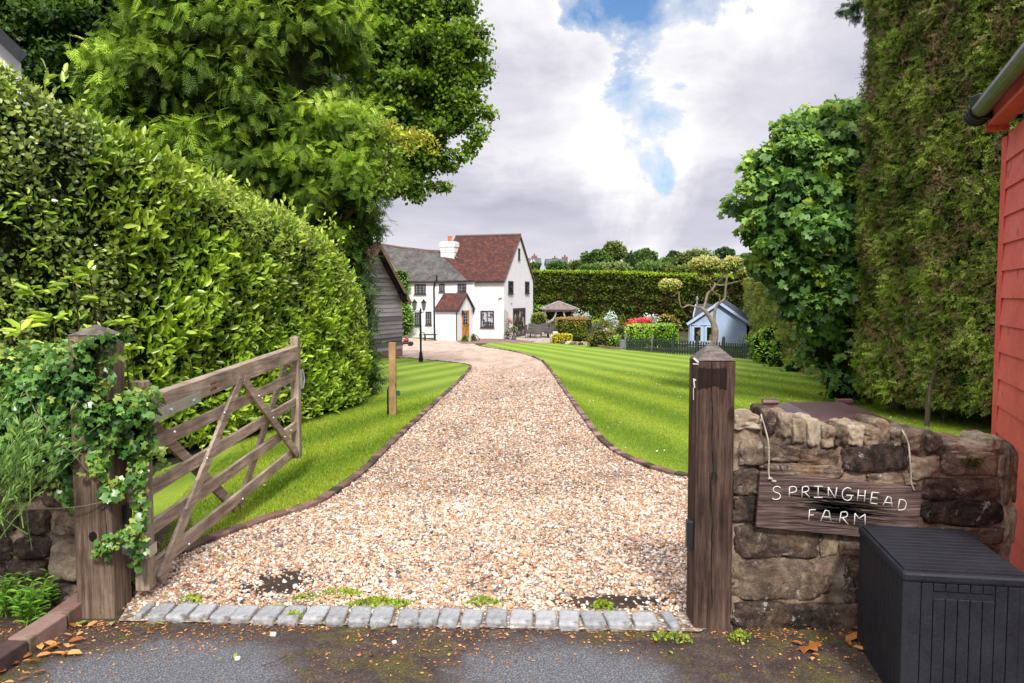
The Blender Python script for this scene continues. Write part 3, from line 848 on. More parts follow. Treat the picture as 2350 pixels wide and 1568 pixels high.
# ---- the five-barred gate, swung open along the lawn
GX = -1.862
heel = onX(330, 1355, GX); hz0 = heel.z; hz1 = onX(330, 872, GX).z
Y0, Y1 = 3.905, 6.72
gate = thing('field_gate', 'weathered timber five bar gate standing open over the grass', 'gate', (GX, Y0, 0))
rise = .028   # the hung gate tilts up a touch toward its free end
def gz(z, y): return z+(y-Y0)*rise
mb = MB(); mb.box((GX, Y0, (hz0+hz1)/2), (.072, .075, hz1-hz0)); mb.build('hanging_stile', M_GATEZ, gate, bevel=.006)
hb = onX(682, 1050, GX).z; ht = onX(682, 772, GX).z
mb = MB(); mb.box((GX, Y1, (hb+ht)/2), (.07, .085, ht-hb)); mb.build('closing_stile', M_GATEZ, gate, bevel=.006)
rails = [(.975, .118, .07), (.772, .074, .026), (.552, .074, .026), (.345, .074, .026), (.135, .078, .028)]
for z, h, w in rails:
    mb = MB(); n = 8
    for i in range(1):
        mb.beam((GX, Y0+.035, gz(z, Y0)), (GX, Y1-.04, gz(z, Y1)), w, h, (1, 0, 0))
    mb.build('rail', M_GATEY, gate, bevel=.005)
ym = (Y0+Y1)/2-.02
def brace(a, b, x):
    mb = MB(); mb.beam((x, a[0], gz(a[1], a[0])), (x, b[0], gz(b[1], b[0])), .022, .072, (1, 0, 0)); return mb.build('brace', M_GATEY, gate, bevel=.003)
fx, bx = GX+.0255, GX-.0255
brace((Y0+.10, .06), (ym-.02, .94), fx); brace((ym+.04, .93), (Y1-.1, .12), fx)
brace((Y0+.12, .90), (ym-.02, .06), bx); brace((ym+.06, .05), (Y1-.12, .96), bx)
mb = MB()
for yy, zz in [(ym-.35, .772), (ym-.65, .552), (ym-.97, .345), (ym+.33, .772), (ym+.66, .552), (ym+.95, .345), (Y0+.3, .80), (ym-.05, .13), (Y0+.45, .13), (Y1-.3, .36)]:
    mb = MB(); mb.lathe((fx+.012, yy, gz(zz, yy)), [(.006, -.006), (.008, 0), (.005, .006)], 8); mb.build('coach_bolt', M_METAL, gate)
mb = MB(); mb.beam((GX+.039, Y0-.02, gz(.925, Y0)), (GX+.039, Y0+.66, gz(.935, Y0+.66)), .006, .062, (1, 0, 0))
mb.beam((GX-.039, Y0-.02, gz(.925, Y0)), (GX-.039, Y0+.66, gz(.935, Y0+.66)), .006, .062, (1, 0, 0))
mb.box((GX+.0, Y0-.045, gz(.925, Y0)), (.084, .02, .062))
hs = mb.build('hinge_strap', M_METAL, gate, bevel=.002)
mb = MB()
for yy in (.25, .55): mb = MB(); mb.lathe((GX+.046, Y0+yy, gz(.93, Y0+yy)), [(.009, -.009), (.011, 0), (.009, .009)], 10); mb.build('bolt', M_METAL, hs)
mb = MB(); mb.box((GX+.04, Y0-.0, .26), (.006, .09, .06)); mb.box((GX, Y0-.05, .26), (.07, .02, .06)); mb.build('hinge_plate', M_METAL, gate, bevel=.002)
mb = MB(); mb.box((GX+.04, Y1+.04, gz(.74, Y1)), (.012, .035, .17)); mb.tube([(GX+.05, Y1+.05, gz(.82, Y1)), (GX+.06, Y1+.06, gz(.74, Y1)), (GX+.05, Y1+.05, gz(.66, Y1))], .007, 8)
mb.build('latch', M_METAL, gate)
mb = MB()
for i in range(6):
    yy = Y0+.83+.035*(i % 3); zz = .985-.035*(i//3); mb = MB(); mb.lathe((GX+.036, yy, gz(zz, yy)), [(.007, -.007), (.009, 0), (.007, .007)], 7); mb.build('rusty_screw', M_RUST, gate)

# ---- stone walls
def m_stone():
    t = NT('rubble_sandstone'); v = t.coord(); a = t.attr()
    n1 = t.noise(v, 5, 8, .75, .6); n2 = t.noise(v, 24, 8, .8, .4); n3 = t.noise(v, 90, 5, .8)
    m = t.math('ADD', t.math('ADD', t.math('MULTIPLY', n1, .5), t.math('MULTIPLY', n2, .32)), t.math('MULTIPLY', n3, .14))
    m = t.math('SUBTRACT', m, .12)
    m = t.math('ADD', m, t.math('MULTIPLY', a, .30))
    c = t.ramp(m, [(.36, (.024, .019, .016)), (.43, (.085, .060, .047)), (.49, (.19, .138, .10)), (.55, (.34, .26, .18)), (.62, (.52, .42, .30)), (.72, (.64, .57, .47))])
    lich = t.noise(v, 13, 8, .85, .5); c = t.mix(t.ramp(lich, [(.58, 0.), (.62, .85)]), c, (.60, .56, .50))
    rust = t.noise(v, 5, 5, .7); c = t.mix(t.ramp(rust, [(.56, 0.), (.66, .5)]), c, (.20, .08, .025))
    moss = t.noise(v, 6.3, 7, .8, .3); c = t.mix(t.ramp(moss, [(.64, 0.), (.69, .75)]), c, (.07, .07, .015))
    return t.finish(c, .92, t.math('ADD', t.math('MULTIPLY', n2, .8), t.math('MULTIPLY', n3, .45)), .022, 1., spec=.2)
M_STONE = m_stone()
M_MORT = surf('sandy_mortar', [(.05, .035, .026), (.17, .12, .085), (.32, .24, .17), (.45, .37, .28)], 14, .95, .9, .012, fine=120, dirt=((.03, .022, .018), 4, .52))

def bump_slab(mb, x0, x1, y0, y1, z0, zt, step=.022, amp=.018, seed=0, mi=0):
    """mortar body with a lumpy front and top; zt(x) gives the top height"""
    nx = int((x1-x0)/step); nz = 40; xs = np.linspace(x0, x1, nx+1)
    V = []; 
    for i, x in enumerate(xs):
        top = zt(x)
        for j in range(nz+1): V.append((x, y0, z0+(top-z0)*j/nz))
        V.append((x, (y0+y1)/2, top+.015)); V.append((x, y1, top-.01)); V.append((x, y1, z0))
    m = nz+4; P = np.array(V); f = fbm(P, .16, seed, 4)
    P[:, 1] -= amp*f*(np.arange(len(P)) % m <= nz); P[:, 2] += amp*.6*f*(np.arange(len(P)) % m >= nz)*(np.arange(len(P)) % m < m-1)
    F = []
    for i in range(nx):
        for j in range(m-1): F.append((i*m+j, (i+1)*m+j, (i+1)*m+j+1, i*m+j+1))
    F.append(tuple(range(m-1, -1, -1))); F.append(tuple(nx*m+k for k in range(m)))
    mb.add([tuple(p) for p in P], F, mi, .4)

WX0, WX1, WY = 1.015, 2.3, 3.55
wall = thing('stone_wall', 'rubble stone wall with a row of upright coping stones, right of the gateway', 'wall', ((WX0+WX1)/2, WY+.15, 0))
topz = [(1.0, zface(975, WY)), (1.3, zface(985, WY)), (1.9, zface(1005, WY)), (2.05, zface(1015, WY)), (2.3, zface(1035, WY))]
def zt(x):
    for (a, za_), (b, zb_) in zip(topz, topz[1:]):
        if x <= b: return za_+(zb_-za_)*max(0, (x-a))/(b-a)
    return topz[-1][1]
mb = MB(); bump_slab(mb, WX0, WX1, WY+.010, WY+.30, -.03, zt, seed=4); mb.build('mortar', M_MORT, wall, smooth=True)
# stones read off the wall: zoom rectangles (x0,y0,x1,y1) of the close view
def zz(x, y): return (1652.3+.2969*x, 899.6+.2969*y)
def yy5(x, y): return (1523.8+.5199*x, 752.7+.5199*y)
face = [  # in 'yy5' pixels, tone
 (330, 485, 455, 612, .55), (440, 520, 605, 595, .45), (600, 535, 770, 615, .3), (780, 515, 1080, 635, .12), (1085, 565, 1215, 668, .75), (1235, 515, 1465, 655, .5),
 (300, 620, 420, 740, .3), (305, 735, 420, 860, .12), (1145, 660, 1480, 770, .3), (1140, 760, 1480, 872, .15), (1470, 560, 1500, 660, .6),
 (315, 865, 690, 1020, .3), (775, 925, 890, 1005, .45), (305, 1020, 735, 1205, .42), (800, 1010, 885, 1215, .38), (305, 1205, 660, 1345, .2), (640, 1215, 885, 1345, .35), (690, 905, 770, 1010, .6),
 (430, 600, 780, 665, .4), (900, 640, 1130, 700, .45), (1150, 875, 1500, 960, .5), (1160, 965, 1480, 1080, .3), (900, 1010, 1150, 1200, .3), (1170, 1090, 1500, 1330, .35), (900, 1210, 1160, 1340, .25)]
mb = MB()
for i, (a, b, c, d, tn) in enumerate(face):
    p, q = onY(*yy5(a, b), WY), onY(*yy5(c, d), WY)
    r = ((q.x-p.x)/2*.985, .045+.01*random.random(), (p.z-q.z)/2*.97)
    stone(mb, ((p.x+q.x)/2, WY+.035+random.uniform(-.006, .006), (p.z+q.z)/2), r, 6.5, .17, i*7+5, 20, skew=random.uniform(-.06, .06), a=tn)
mb.build('stonework', M_STONE, wall, smooth=True)
cop = [(95, 185, 330, 300), (335, 140, 440, 345), (462, 170, 565, 365), (568, 215, 672, 412), (676, 212, 782, 425), (784, 268, 892, 435), (895, 275, 1005, 440), (985, 258, 1120, 428), (1108, 270, 1232, 420), (1195, 226, 1318, 425), (1318, 290, 1450, 425), (1440, 296, 1600, 470), (1590, 330, 1722, 462), (1730, 395, 2130, 520), (2040, 350, 2178, 470), (2200, 430, 2300, 880), (2190, 880, 2285, 1180)]
for i, (a, b, c, d) in enumerate(cop):
    yf = WY-.004
    p, q = onY(*zz(a, b), yf), onY(*zz(c, d), yf)
    mb = MB(); ln = .12 if i < 13 else .1
    if i in (13, 14): ln = .1
    stone(mb, ((p.x+q.x)/2, yf+ln*.93, (p.z+q.z)/2), ((q.x-p.x)/2*1.0, ln, (p.z-q.z)/2*1.03), 6., .15, i*5+2, 16, skew=random.uniform(-.008, .008), a=random.uniform(.45, .95) if i not in (1, 6) else .3)
    mb.build('coping_stone', M_STONE, wall, smooth=True)
# moss tuft on the wall
F = Fol(); c = onY(*zz(1950, 540), WY-.02)
F.blob(c, (.055, .02, .03), 420, .014, T_BLADE4 if False else T_QUAD, 3, .3, 1.1, .6, mi=0, width=.4)
c2 = onY(*zz(712, 600), WY-.015); F.blob(c2, (.012, .008, .01), 60, .008, T_QUAD, 4, .3, 1.1, .6, width=.5)
M_MOSS = leafmat('dark_moss', [(.02, .02, .004), (.09, .08, .012), (.2, .16, .03)], .9, .1)
F.build('moss', M_MOSS, wall)

# left wall beneath the ivy
LWY = 3.84
lwall = thing('stone_wall', 'dark rubble stone wall half covered by ivy, left of the gate post', 'wall', (-3.0, LWY+.15, 0))
mb = MB(); bump_slab(mb, -3.9, -2.09, LWY+.03, LWY+.33, -.03, lambda x: .86, seed=9); mb.build('mortar', M_MORT, lwall, smooth=True)
def z7(x, y): return ((x*.4196)/1.0894, (1050+y*.4196)/1.0894)
lf = [(230, 340, 475, 530, .3), (100, 540, 290, 690, .3), (290, 545, 480, 695, .45), (280, 740, 490, 970, .78), (60, 690, 290, 840, .22), (30, 830, 280, 960, .25), (270, 985, 490, 1110, .35), (-120, 520, 100, 680, .3), (-180, 690, 60, 850, .2),
      (-200, 300, 220, 500, .2), (480, 340, 560, 600, .3), (-150, 860, 40, 1050, .3), (40, 970, 260, 1120, .3), (-500, 300, -210, 600, .3), (-500, 620, -190, 900, .25)]
mb = MB()
for i, (a, b, c, d, tn) in enumerate(lf):
    p, q = onY(*z7(a, b), LWY), onY(*z7(c, d), LWY)
    x1 = min(q.x, LX0-.005)
    stone(mb, ((p.x+x1)/2, LWY+.04, (p.z+q.z)/2), ((x1-p.x)/2*.97, .055, (p.z-q.z)/2*.95), 4., .14, i*11+3, 12, skew=random.uniform(-.04, .04), a=tn)
mb.build('stonework', M_STONE, lwall, smooth=True)

# red brick kerb in the bottom left corner
kb = [gr(188, 1402), gr(118, 1455), gr(25, 1520), gr(-80, 1590)]
for i in range(3):
    a, b = kb[i], kb[i+1]; d = (b-a); mb = MB()
    mb.box(((a.x+b.x)/2, (a.y+b.y)/2+.05, .035), (d.length-.012, .10, .085), math.atan2(d.y, d.x)+random.uniform(-.02, .02))
    mb.build('kerb_brick', M_EDGE, bevel=.007, tag=(('dark red kerb brick lying against the foot of the ivy-clad post', 'dark red kerb brick, middle one of the corner kerb', 'dark red kerb brick at the left edge of the road')[i], 'brick', 'kerb bricks in the corner'))

# ---- hanging sign
M_SIGN = wood('sign_board', [(.014, .010, .009), (.075, .048, .042), (.17, .118, .105), (.31, .235, .215)], 0, 6, 16, knots=False)
SY = WY-.052
def zb(x, y): return onY(*zz(x, y), SY)
TL, TR, BL = zb(312, 620), zb(1565, 742), zb(280, 1045)
ux = (TR-TL); wv = (BL-TL); BR = TR+wv+(Vector((0, 0, -.0)))
sign = thing('name_sign', 'weathered board with white hand-painted lettering hung on string from the wall', 'sign', ((TL.x+TR.x)/2, SY, BL.z-.05))
mb = MB(); mb.slab([TL, BL, BR, TR], (0, .02, 0)); bd = mb.build('board', M_SIGN, sign, bevel=.003)
# charred band
M_CHAR = surf('soot_black', [(.006, .005, .005), (.02, .014, .012)], 30, .9)
mb = MB()
for (a, b, c, h) in [(560, 740, 880, 10), (640, 875, 1120, 13), (700, 905, 1180, 14), (600, 850, 1290, 8), (760, 930, 1040, 8), (520, 800, 1000, 5)]+[(random.uniform(380, 900), random.uniform(720, 1000), random.uniform(950, 1420), random.uniform(1.5, 5)) for _ in range(22)]:
    P = [zb(a+(c-a)*k/10, b+(c-a)*k/10*.1+random.uniform(-5, 5)) for k in range(11)]
    for k in range(10):
        e0 = math.sin(PI*k/10)*h*.0009+.0004; e1 = math.sin(PI*(k+1)/10)*h*.0009+.0004; z0 = Vector((0, 0, 1)); of = Vector((0, -.0014, 0))
        mb.quad(P[k]-z0*e0+of, P[k+1]-z0*e1+of, P[k+1]+z0*e1+of, P[k]+z0*e0+of)
mb.build('scorched_grain', M_CHAR, sign)
GL = {'S': [[(468, 742), (445, 730), (418, 738), (410, 758), (425, 775), (455, 785), (466, 805), (455, 825), (425, 832), (403, 822)]],
 'P': [[(537, 735), (533, 817)], [(537, 735), (572, 731), (590, 748), (580, 772), (535, 780)]],
 'R': [[(636, 735), (632, 812)], [(636, 735), (670, 730), (685, 745), (676, 766), (636, 776)], [(655, 776), (690, 812)]],
 'I': [[(725, 730), (795, 730)], [(758, 730), (756, 814)], [(725, 814), (792, 816)]],
 'N': [[(836, 818), (836, 735)], [(836, 735), (888, 820)], [(888, 820), (902, 738)]],
 'G': [[(1012, 750), (985, 740), (955, 755), (943, 790), (955, 825), (985, 838), (1010, 825), (1015, 800)], [(975, 798), (1030, 800)]],
 'H': [[(1070, 757), (1060, 842)], [(1122, 760), (1113, 850)], [(1066, 800), (1118, 803)]],
 'E': [[(1228, 780), (1175, 776)], [(1175, 776), (1160, 858)], [(1160, 858), (1215, 866)], [(1168, 815), (1215, 820)]],
 'A': [[(1258, 878), (1295, 808)], [(1295, 808), (1318, 815), (1328, 892)], [(1268, 852), (1330, 860)]],
 'D': [[(1388, 830), (1372, 912)], [(1388, 830), (1425, 838), (1438, 865), (1428, 900), (1405, 912), (1372, 912)]],
 'F': [[(692, 910), (684, 996)], [(692, 910), (738, 910)], [(688, 952), (722, 950)]],
 'A2': [[(776, 998), (812, 914)], [(812, 914), (840, 920), (856, 1004)], [(788, 964), (850, 968)]],
 'R2': [[(935, 930), (922, 1008)], [(935, 930), (970, 926), (984, 945), (972, 966), (928, 972)], [(945, 972), (990, 1024)]],
 'M': [[(1036, 1028), (1042, 938)], [(1042, 938), (1072, 978)], [(1072, 978), (1120, 945)], [(1120, 945), (1120, 1030)]]}
M_CHALK = surf('chalky_white_paint', [(.55, .54, .52), (.8, .79, .76)], 60, .9)
mb = MB()
for L in GL.values():
    for st in L:
        P = [zb(x, y)+Vector((0, -.0016, 0)) for x, y in (smooth_path(st, 3) if len(st) > 3 else st)]
        mb.tube(P, .0025, 5)
mb.build('lettering', M_CHALK, sign, smooth=True)
M_STRING = surf('pale_string', [(.3, .26, .2), (.55, .5, .42)], 90, .9)
def string(pts):
    P = [onY(*zz(x, y), yy) for x, y, yy in pts]; P = [Vector(p) for p in smooth_path([tuple(p) for p in P], 5)]
    mb = MB(); mb.tube(P, .0036, 6)
    # twist
    for k in range(0, len(P)-1): mb.tube([P[k]+Vector((.003, -.002, 0)), P[k+1]+Vector((-.003, -.002, 0))], .002, 5)
    mb.build('string', M_STRING, sign, smooth=True)
string([(322, 165, WY+.1), (320, 190, WY-.03), (345, 270, WY-.035), (372, 380, SY-.005), (378, 500, SY-.004), (375, 615, SY), (385, 665, SY-.004), (420, 690, SY-.004)])
string([(1412, 290, WY+.1), (1415, 310, WY-.03), (1455, 400, WY-.035), (1468, 520, SY-.01), (1475, 640, SY), (1478, 705, SY-.003), (1500, 760, SY-.004)])
# a knot and a dead leaf caught on it
mb = MB(); k1 = zb(385, 668); k2 = zb(415, 690)
for k in (k1, k2): stone(mb, (k.x, k.y-.005, k.z), (.011, .006, .006), 2.2, .3, 5, 5)
mb.build('knot', M_STRING, sign, smooth=True)

# ---- black slatted storage box
def m_box():
    t = NT('black_wood_effect_resin'); v = t.coord('Object', (2, 2, 2))
    n = t.noise(v, 45, 5, .7); b = t.noise(v, 3, 4, .6)
    c = t.mix(.35, t.ramp(n, [(.3, (.008, .0085, .011)), (.7, (.024, .026, .034))]), t.ramp(b, [(.3, (.008, .009, .010)), (.7, (.032, .034, .044))]))
    return t.finish(c, t.ramp(b, [(.3, .42), (.7, .65)]), n, .0015, .5, spec=.22)
M_BOX = m_box()
bl = gr(1984, 1476); BZ = onY(1984, 1202, bl.y).z
A_, B_, C_, D_ = onZ(1984, 1203, BZ), onZ(2228, 1212, BZ), onZ(2352, 1323, BZ), onZ(2052, 1305, BZ)
print('BOX', bl, BZ, A_, B_, C_, D_)
boxt = thing('storage_box', 'black slatted resin storage box under the hanging sign', 'storage box', ((A_.x+C_.x)/2, (A_.y+C_.y)/2, 0))
# square it up
dx = ((B_-A_)+(C_-D_))*.5; wx = dx.length; ex = dx.normalized(); ey = Vector((-ex.y, ex.x, 0)); dep = ((A_-D_).dot(ey)+(B_-C_).dot(ey))/2
cen = (A_+B_+C_+D_)/4; cen.z = 0
print('box size', wx, dep)
def BP(a, b, z): return cen+ex*a+ey*b+Vector((0, 0, z))
hx, hy = wx/2, dep/2; rz_ = math.atan2(ex.y, ex.x)
def bb(mb, a0, a1, b0, b1, z0, z1, mi=0):
    mb.hexa([BP(a0, b0, z0), BP(a1, b0, z0), BP(a1, b1, z0), BP(a0, b1, z0), BP(a0, b0, z1), BP(a1, b0, z1), BP(a1, b1, z1), BP(a0, b1, z1)], mi)
mb = MB(); bb(mb, -hx+.014, hx-.014, -hy+.014, hy-.014, 0, BZ-.045); mb.build('body', M_BOX, boxt)
mb = MB(); n = 9
for k in range(n):      # front boards
    a0 = -hx+.03+(2*hx-.06)*k/n; a1 = -hx+.03+(2*hx-.06)*(k+1)/n-.002
    if 2 <= k <= 6: 
        bb(mb, a0, a1, -hy+.008, -hy+.02, .004, BZ-.105); bb(mb, a0, a1, -hy+.008, -hy+.02, BZ-.078, BZ-.048)
    else: bb(mb, a0, a1, -hy+.008, -hy+.02, .004, BZ-.048)
for k in range(11):     # side boards
    b0 = -hy+.03+(2*hy-.06)*k/11; b1 = -hy+.03+(2*hy-.06)*(k+1)/11-.003
    for sgn in (-1, 1):
        q = sorted((sgn*(hx-.008), sgn*(hx-.02))); bb(mb, q[0], q[1], b0, b1, .004, BZ-.048)
for sa in (-1, 1):
    for sb in (-1, 1):
        q = sorted((sa*(hx-.034), sa*(hx-.006))); w = sorted((sb*(hy-.034), sb*(hy-.006))); bb(mb, q[0], q[1], w[0], w[1], 0, BZ-.046)
mb.build('side_boards', M_BOX, boxt, bevel=.0025)
mb = MB(); bb(mb, -hx, hx, -hy, hy, BZ-.048, BZ-.008); lid = mb.build('lid', M_BOX, boxt, bevel=.012)
mb = MB(); n = 13
for k in range(n):
    b0 = -hy+.018+(2*hy-.036)*k/n; b1 = -hy+.018+(2*hy-.036)*(k+1)/n-.003
    bb(mb, -hx+.012, hx-.012, b0, b1, BZ-.01, BZ)
mb.build('slat_panel', M_BOX, lid, bevel=.0015)
mb = MB(); bb(mb, -.5*hx, .5*hx, -hy+.018, -hy+.03, BZ-.106, BZ-.077); mb.build('handle_slot', M_CRACK, boxt)

# ---- brown wheelie bin behind the wall
M_BIN = surf('brown_bin_plastic', [(.045, .018, .018), (.085, .035, .034), (.13, .065, .062)], 4, .35, .2, .002, spec=.5)
bz = .93
q = [onZ(1778, 985, bz-.03), onZ(2030, 985, bz-.03), onZ(1972, 938, bz), onZ(1795, 938, bz)]
print('bin', q)
bn = thing('wheelie_bin', 'brown wheelie bin behind the stone wall, only its lid showing', 'bin', (1.72, 4.15, 0))
bx0, bx1, by0, by1 = q[3].x-.03, q[3].x+.52, 3.92, 4.52
mb = MB(); mb.hexa([(bx0+.07, by0+.05, .06), (bx1-.07, by0+.05, .06), (bx1-.07, by1-.12, .06), (bx0+.07, by1-.12, .06), (bx0+.02, by0+.02, bz-.06), (bx1-.02, by0+.02, bz-.06), (bx1-.02, by1-.03, bz-.06), (bx0+.02, by1-.03, bz-.06)])
mb.build('body', M_BIN, bn, bevel=.02)
mb = MB(); mb.hexa([(bx0, by0, bz-.07), (bx1, by0, bz-.07), (bx1, by1, bz-.05), (bx0, by1, bz-.05), (bx0, by0, bz-.045), (bx1, by0, bz-.045), (bx1, by1, bz-.02), (bx0, by1, bz-.02)])
mb.hexa([(bx0+.03, by0+.03, bz-.045), (bx1-.03, by0+.03, bz-.045), (bx1-.04, by1-.02, bz-.03), (bx0+.04, by1-.02, bz-.03), (bx0+.12, by0+.14, bz-.005), (bx1-.12, by0+.14, bz-.005), (bx1-.12, by1-.1, bz+.012), (bx0+.12, by1-.1, bz+.012)])
mb.build('lid', M_BIN, bn, bevel=.006)
mb = MB()
for x in (bx0+.06, bx1-.06): mb.tube([(x-.045, by1+.01, bz-.005), (x+.045, by1+.01, bz-.005)], .02, 8)
mb.build('hinge', M_BIN, bn)
mb = MB()
for x in (bx0+.05, bx1-.05): mb.tube([(x-.02, by1-.08, .1), (x+.02, by1-.08, .1)], .1, 14)
mb.build('wheel', M_BLKPL, bn)

# ---- red shed at the right edge
M_RED = surf('red_painted_boards', [(.46, .062, .045), (.62, .105, .075), (.72, .17, .13)], 3.5, .6, .25, .003, fine=50, dirt=((.2, .035, .03), 7, .6))
sy = 4.62; ck = Vector((onY(2303, 700, sy).x, sy, 0)); sd = Vector((-.40, -1, 0)).normalized()
shed = thing('red_shed', 'red painted weatherboard shed at the right edge of the view', 'shed', tuple(ck))
sn = Vector((sd.y, -sd.x, 0))   # outward (toward the drive)
if sn.x > 0: sn = -sn
mb = MB(); zb_, z = -.05, -.05; pitch = .158
while z < 2.42:
    z1 = min(z+pitch, 2.5); a = ck; b = ck+sd*2.4
    lo = sn*.020; hi = sn*.006
    mb.hexa([a+lo+Vector((0, 0, z)), b+lo+Vector((0, 0, z)), b-sn*.02+Vector((0, 0, z)), a-sn*.02+Vector((0, 0, z)),
             a+hi+Vector((0, 0, z1+.012)), b+hi+Vector((0, 0, z1+.012)), b-sn*.02+Vector((0, 0, z1+.012)), a-sn*.02+Vector((0, 0, z1+.012))])
    z = z1
mb.build('weatherboards', M_RED, shed)
mb = MB(); mb.box((ck.x+sn.x*.012+.02, ck.y+.015, 1.22), (.062, .05, 2.5), 0); mb.build('corner_board', M_RED, shed, bevel=.004)
mb = MB(); mb.slab([ck+Vector((.03, 0, -.05)), ck+Vector((2.4, .0, -.05)), ck+Vector((2.4, 0, 2.5)), ck+Vector((1.2, 0, 2.5)), ck+Vector((.03, 0, 2.45))], sd*2.4)
mb.build('shed_body', M_RED, shed)
M_GUT = surf('weathered_grey_gutter', [(.03, .033, .033), (.07, .077, .075), (.13, .14, .135)], 6, .32, .2, .002, spec=.5)
g0 = ck+sn*.155-sd*.12; g1 = ck+sn*.155+sd*2.5; gz0 = onY(2225, 262, g0.y).z
mb = MB(); n = 10; R = .052
prof = [(math.cos(PI+PI*k/n)*R, math.sin(PI+PI*k/n)*R) for k in range(n+1)]+[(math.cos(-PI*k/n)*(R-.006), math.sin(-PI*k/n)*(R-.006)) for k in range(n+1)]
vs = []
for q in (g0, g1):
    for a, b in prof: vs.append((q.x-a*sn.x, q.y-a*sn.y, gz0+b))
m = len(prof); mb.add(vs, [(k, (k+1) % m, m+(k+1) % m, m+k) for k in range(m)]+[tuple(range(m)), tuple(range(2*m-1, m-1, -1))])
mb.build('gutter', M_GUT, shed, smooth=False)
mb = MB()
for dd in (0., .075, .14):
    q = g0+sd*dd; vs = []
    for k in range(13):
        a = PI+PI*k/12
        vs.append((q.x+math.cos(a)*(R+.008)*abs(sn.x), q.y-math.cos(a)*(R+.008)*abs(sn.y), gz0+math.sin(a)*(R+.008)))
    mb.tube(vs, .012 if dd else .016, 6)
vs = [(g0.x+math.cos(PI+PI*k/12)*R*abs(sn.x), g0.y-math.cos(PI+PI*k/12)*R*abs(sn.y), gz0+math.sin(PI+PI*k/12)*R) for k in range(13)]
mb.poly(vs)
mb.build('gutter_end', M_BLKPL, shed)
mb = MB()
rf = [ck+sn*.10-sd*.14+Vector((0, 0, gz0+.03)), ck-sn*2.4-sd*.14+Vector((0, 0, gz0+.12)), ck-sn*2.4+sd*2.6+Vector((0, 0, gz0+.12)), ck+sn*.10+sd*2.6+Vector((0, 0, gz0+.03))]
mb.slab(rf, (0, 0, .03)); mb.build('roof', surf('slate_grey_roof', [(.03, .03, .035), (.08, .08, .085)], 5), shed)
mb = MB(); mb.beam(ck+sn*.06-sd*.02+Vector((0, 0, gz0-.085)), ck+sn*.06+sd*2.4+Vector((0, 0, gz0-.085)), .10, .02, (1, 0, 0))
mb.beam(ck+sn*.085-sd*.04+Vector((0, 0, gz0-.01)), ck+sn*.085+sd*2.4+Vector((0, 0, gz0-.01)), .022, .13, (1, 0, 0))
mb.beam(ck-sd*.03+Vector((0, 0, gz0-.10)), ck+sn*.12-sd*.03+Vector((0, 0, gz0-.10)), .03, .05, (0, 1, 0))
mb.build('fascia', M_RED, shed)
mb = MB(); q = ck+sn*.14+sd*.03; mb.box((q.x, q.y, gz0+.04), (.12, .1, .075)); mb.build('flood_lamp', M_BLKPL, shed, bevel=.008)
mb = MB(); mb.beam(ck+sn*.16+sd*.05+Vector((0, 0, gz0-.05)), ck+sd*.05-sn*.05+Vector((0, 0, gz0-.065)), .012, .025, (0, 1, 0)); mb.build('bracket', M_BLKPL, shed)
# ================================================================= vegetation
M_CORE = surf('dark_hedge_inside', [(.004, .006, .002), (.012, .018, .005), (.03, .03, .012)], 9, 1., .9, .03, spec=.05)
M_BARK = surf('grey_brown_bark', [(.03, .024, .018), (.09, .07, .052), (.17, .14, .11)], 5, .95, .9, .015, stretch=(3, 3, .8), fine=60, spec=.1)
M_BARKG = surf('mossy_pale_bark', [(.05, .045, .03), (.15, .13, .09), (.28, .24, .17)], 7, .95, .9, .01, stretch=(3, 3, 1), spec=.1, dirt=((.12, .11, .03), 4, .55))
L_LAUREL = leafmat('laurel_leaf', [(.045, .085, .010), (.14, .24, .018), (.28, .41, .028), (.46, .58, .07)], .3, .22, .55, .9, brown=((.24, .16, .04), 3.2, .66))
L_HOLLY = leafmat('holly_leaf', [(.025, .048, .011), (.09, .145, .022), (.21, .28, .042), (.42, .46, .13)], .28, .12, .6, 1.1)
L_PRIVET = leafmat('small_hedge_leaf', [(.07, .07, .02), (.14, .21, .028), (.25, .34, .045), (.40, .40, .12)], .5, .22, .35, 1.3)
L_CYP = leafmat('cypress_frond', [(.02, .045, .008), (.15, .25, .022), (.36, .49, .045), (.62, .72, .2)], .6, .3, .25, .8, mul=(.6, 1.35))
L_CYPD = leafmat('dark_conifer_frond', [(.012, .035, .008), (.045, .10, .016), (.10, .18, .025), (.2, .28, .05)], .6, .3, .25, .8)
L_OAK = leafmat('oak_leaf', [(.035, .07, .008), (.13, .23, .016), (.25, .38, .022), (.42, .54, .05)], .5, .32, .35, .35, mul=(.55, 1.25))
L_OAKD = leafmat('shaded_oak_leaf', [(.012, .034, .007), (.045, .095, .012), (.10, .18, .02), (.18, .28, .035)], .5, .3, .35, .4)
L_MAPLE = leafmat('sycamore_leaf', [(.03, .07, .02), (.11, .22, .05), (.25, .41, .075), (.52, .66, .12)], .4, .3, .45, .6, mul=(.65, 1.3), brown=((.22, .30, .03), 1.6, .58))
L_CON = leafmat('conifer_hedge_frond', [(.014, .03, .007), (.085, .135, .018), (.21, .29, .035), (.36, .43, .08)], .6, .2, .25, 1.5, brown=((.22, .155, .08), 4.5, .52), mul=(.6, 1.25))
L_BRN = leafmat('dead_twig', [(.06, .035, .02), (.20, .13, .065), (.38, .27, .15)], .8, .1, .2)
L_IVY = leafmat('ivy_leaf', [(.02, .06, .015), (.05, .135, .025), (.11, .24, .045), (.34, .40, .08)], .3, .2, .5, 5.)
L_FARH = leafmat('far_hedge_leaf', [(.02, .03, .006), (.062, .085, .010), (.115, .155, .016), (.19, .25, .025)], .7, .2, .2, .22, brown=((.05, .038, .012), .35, .52), mul=(.55, 1.25))
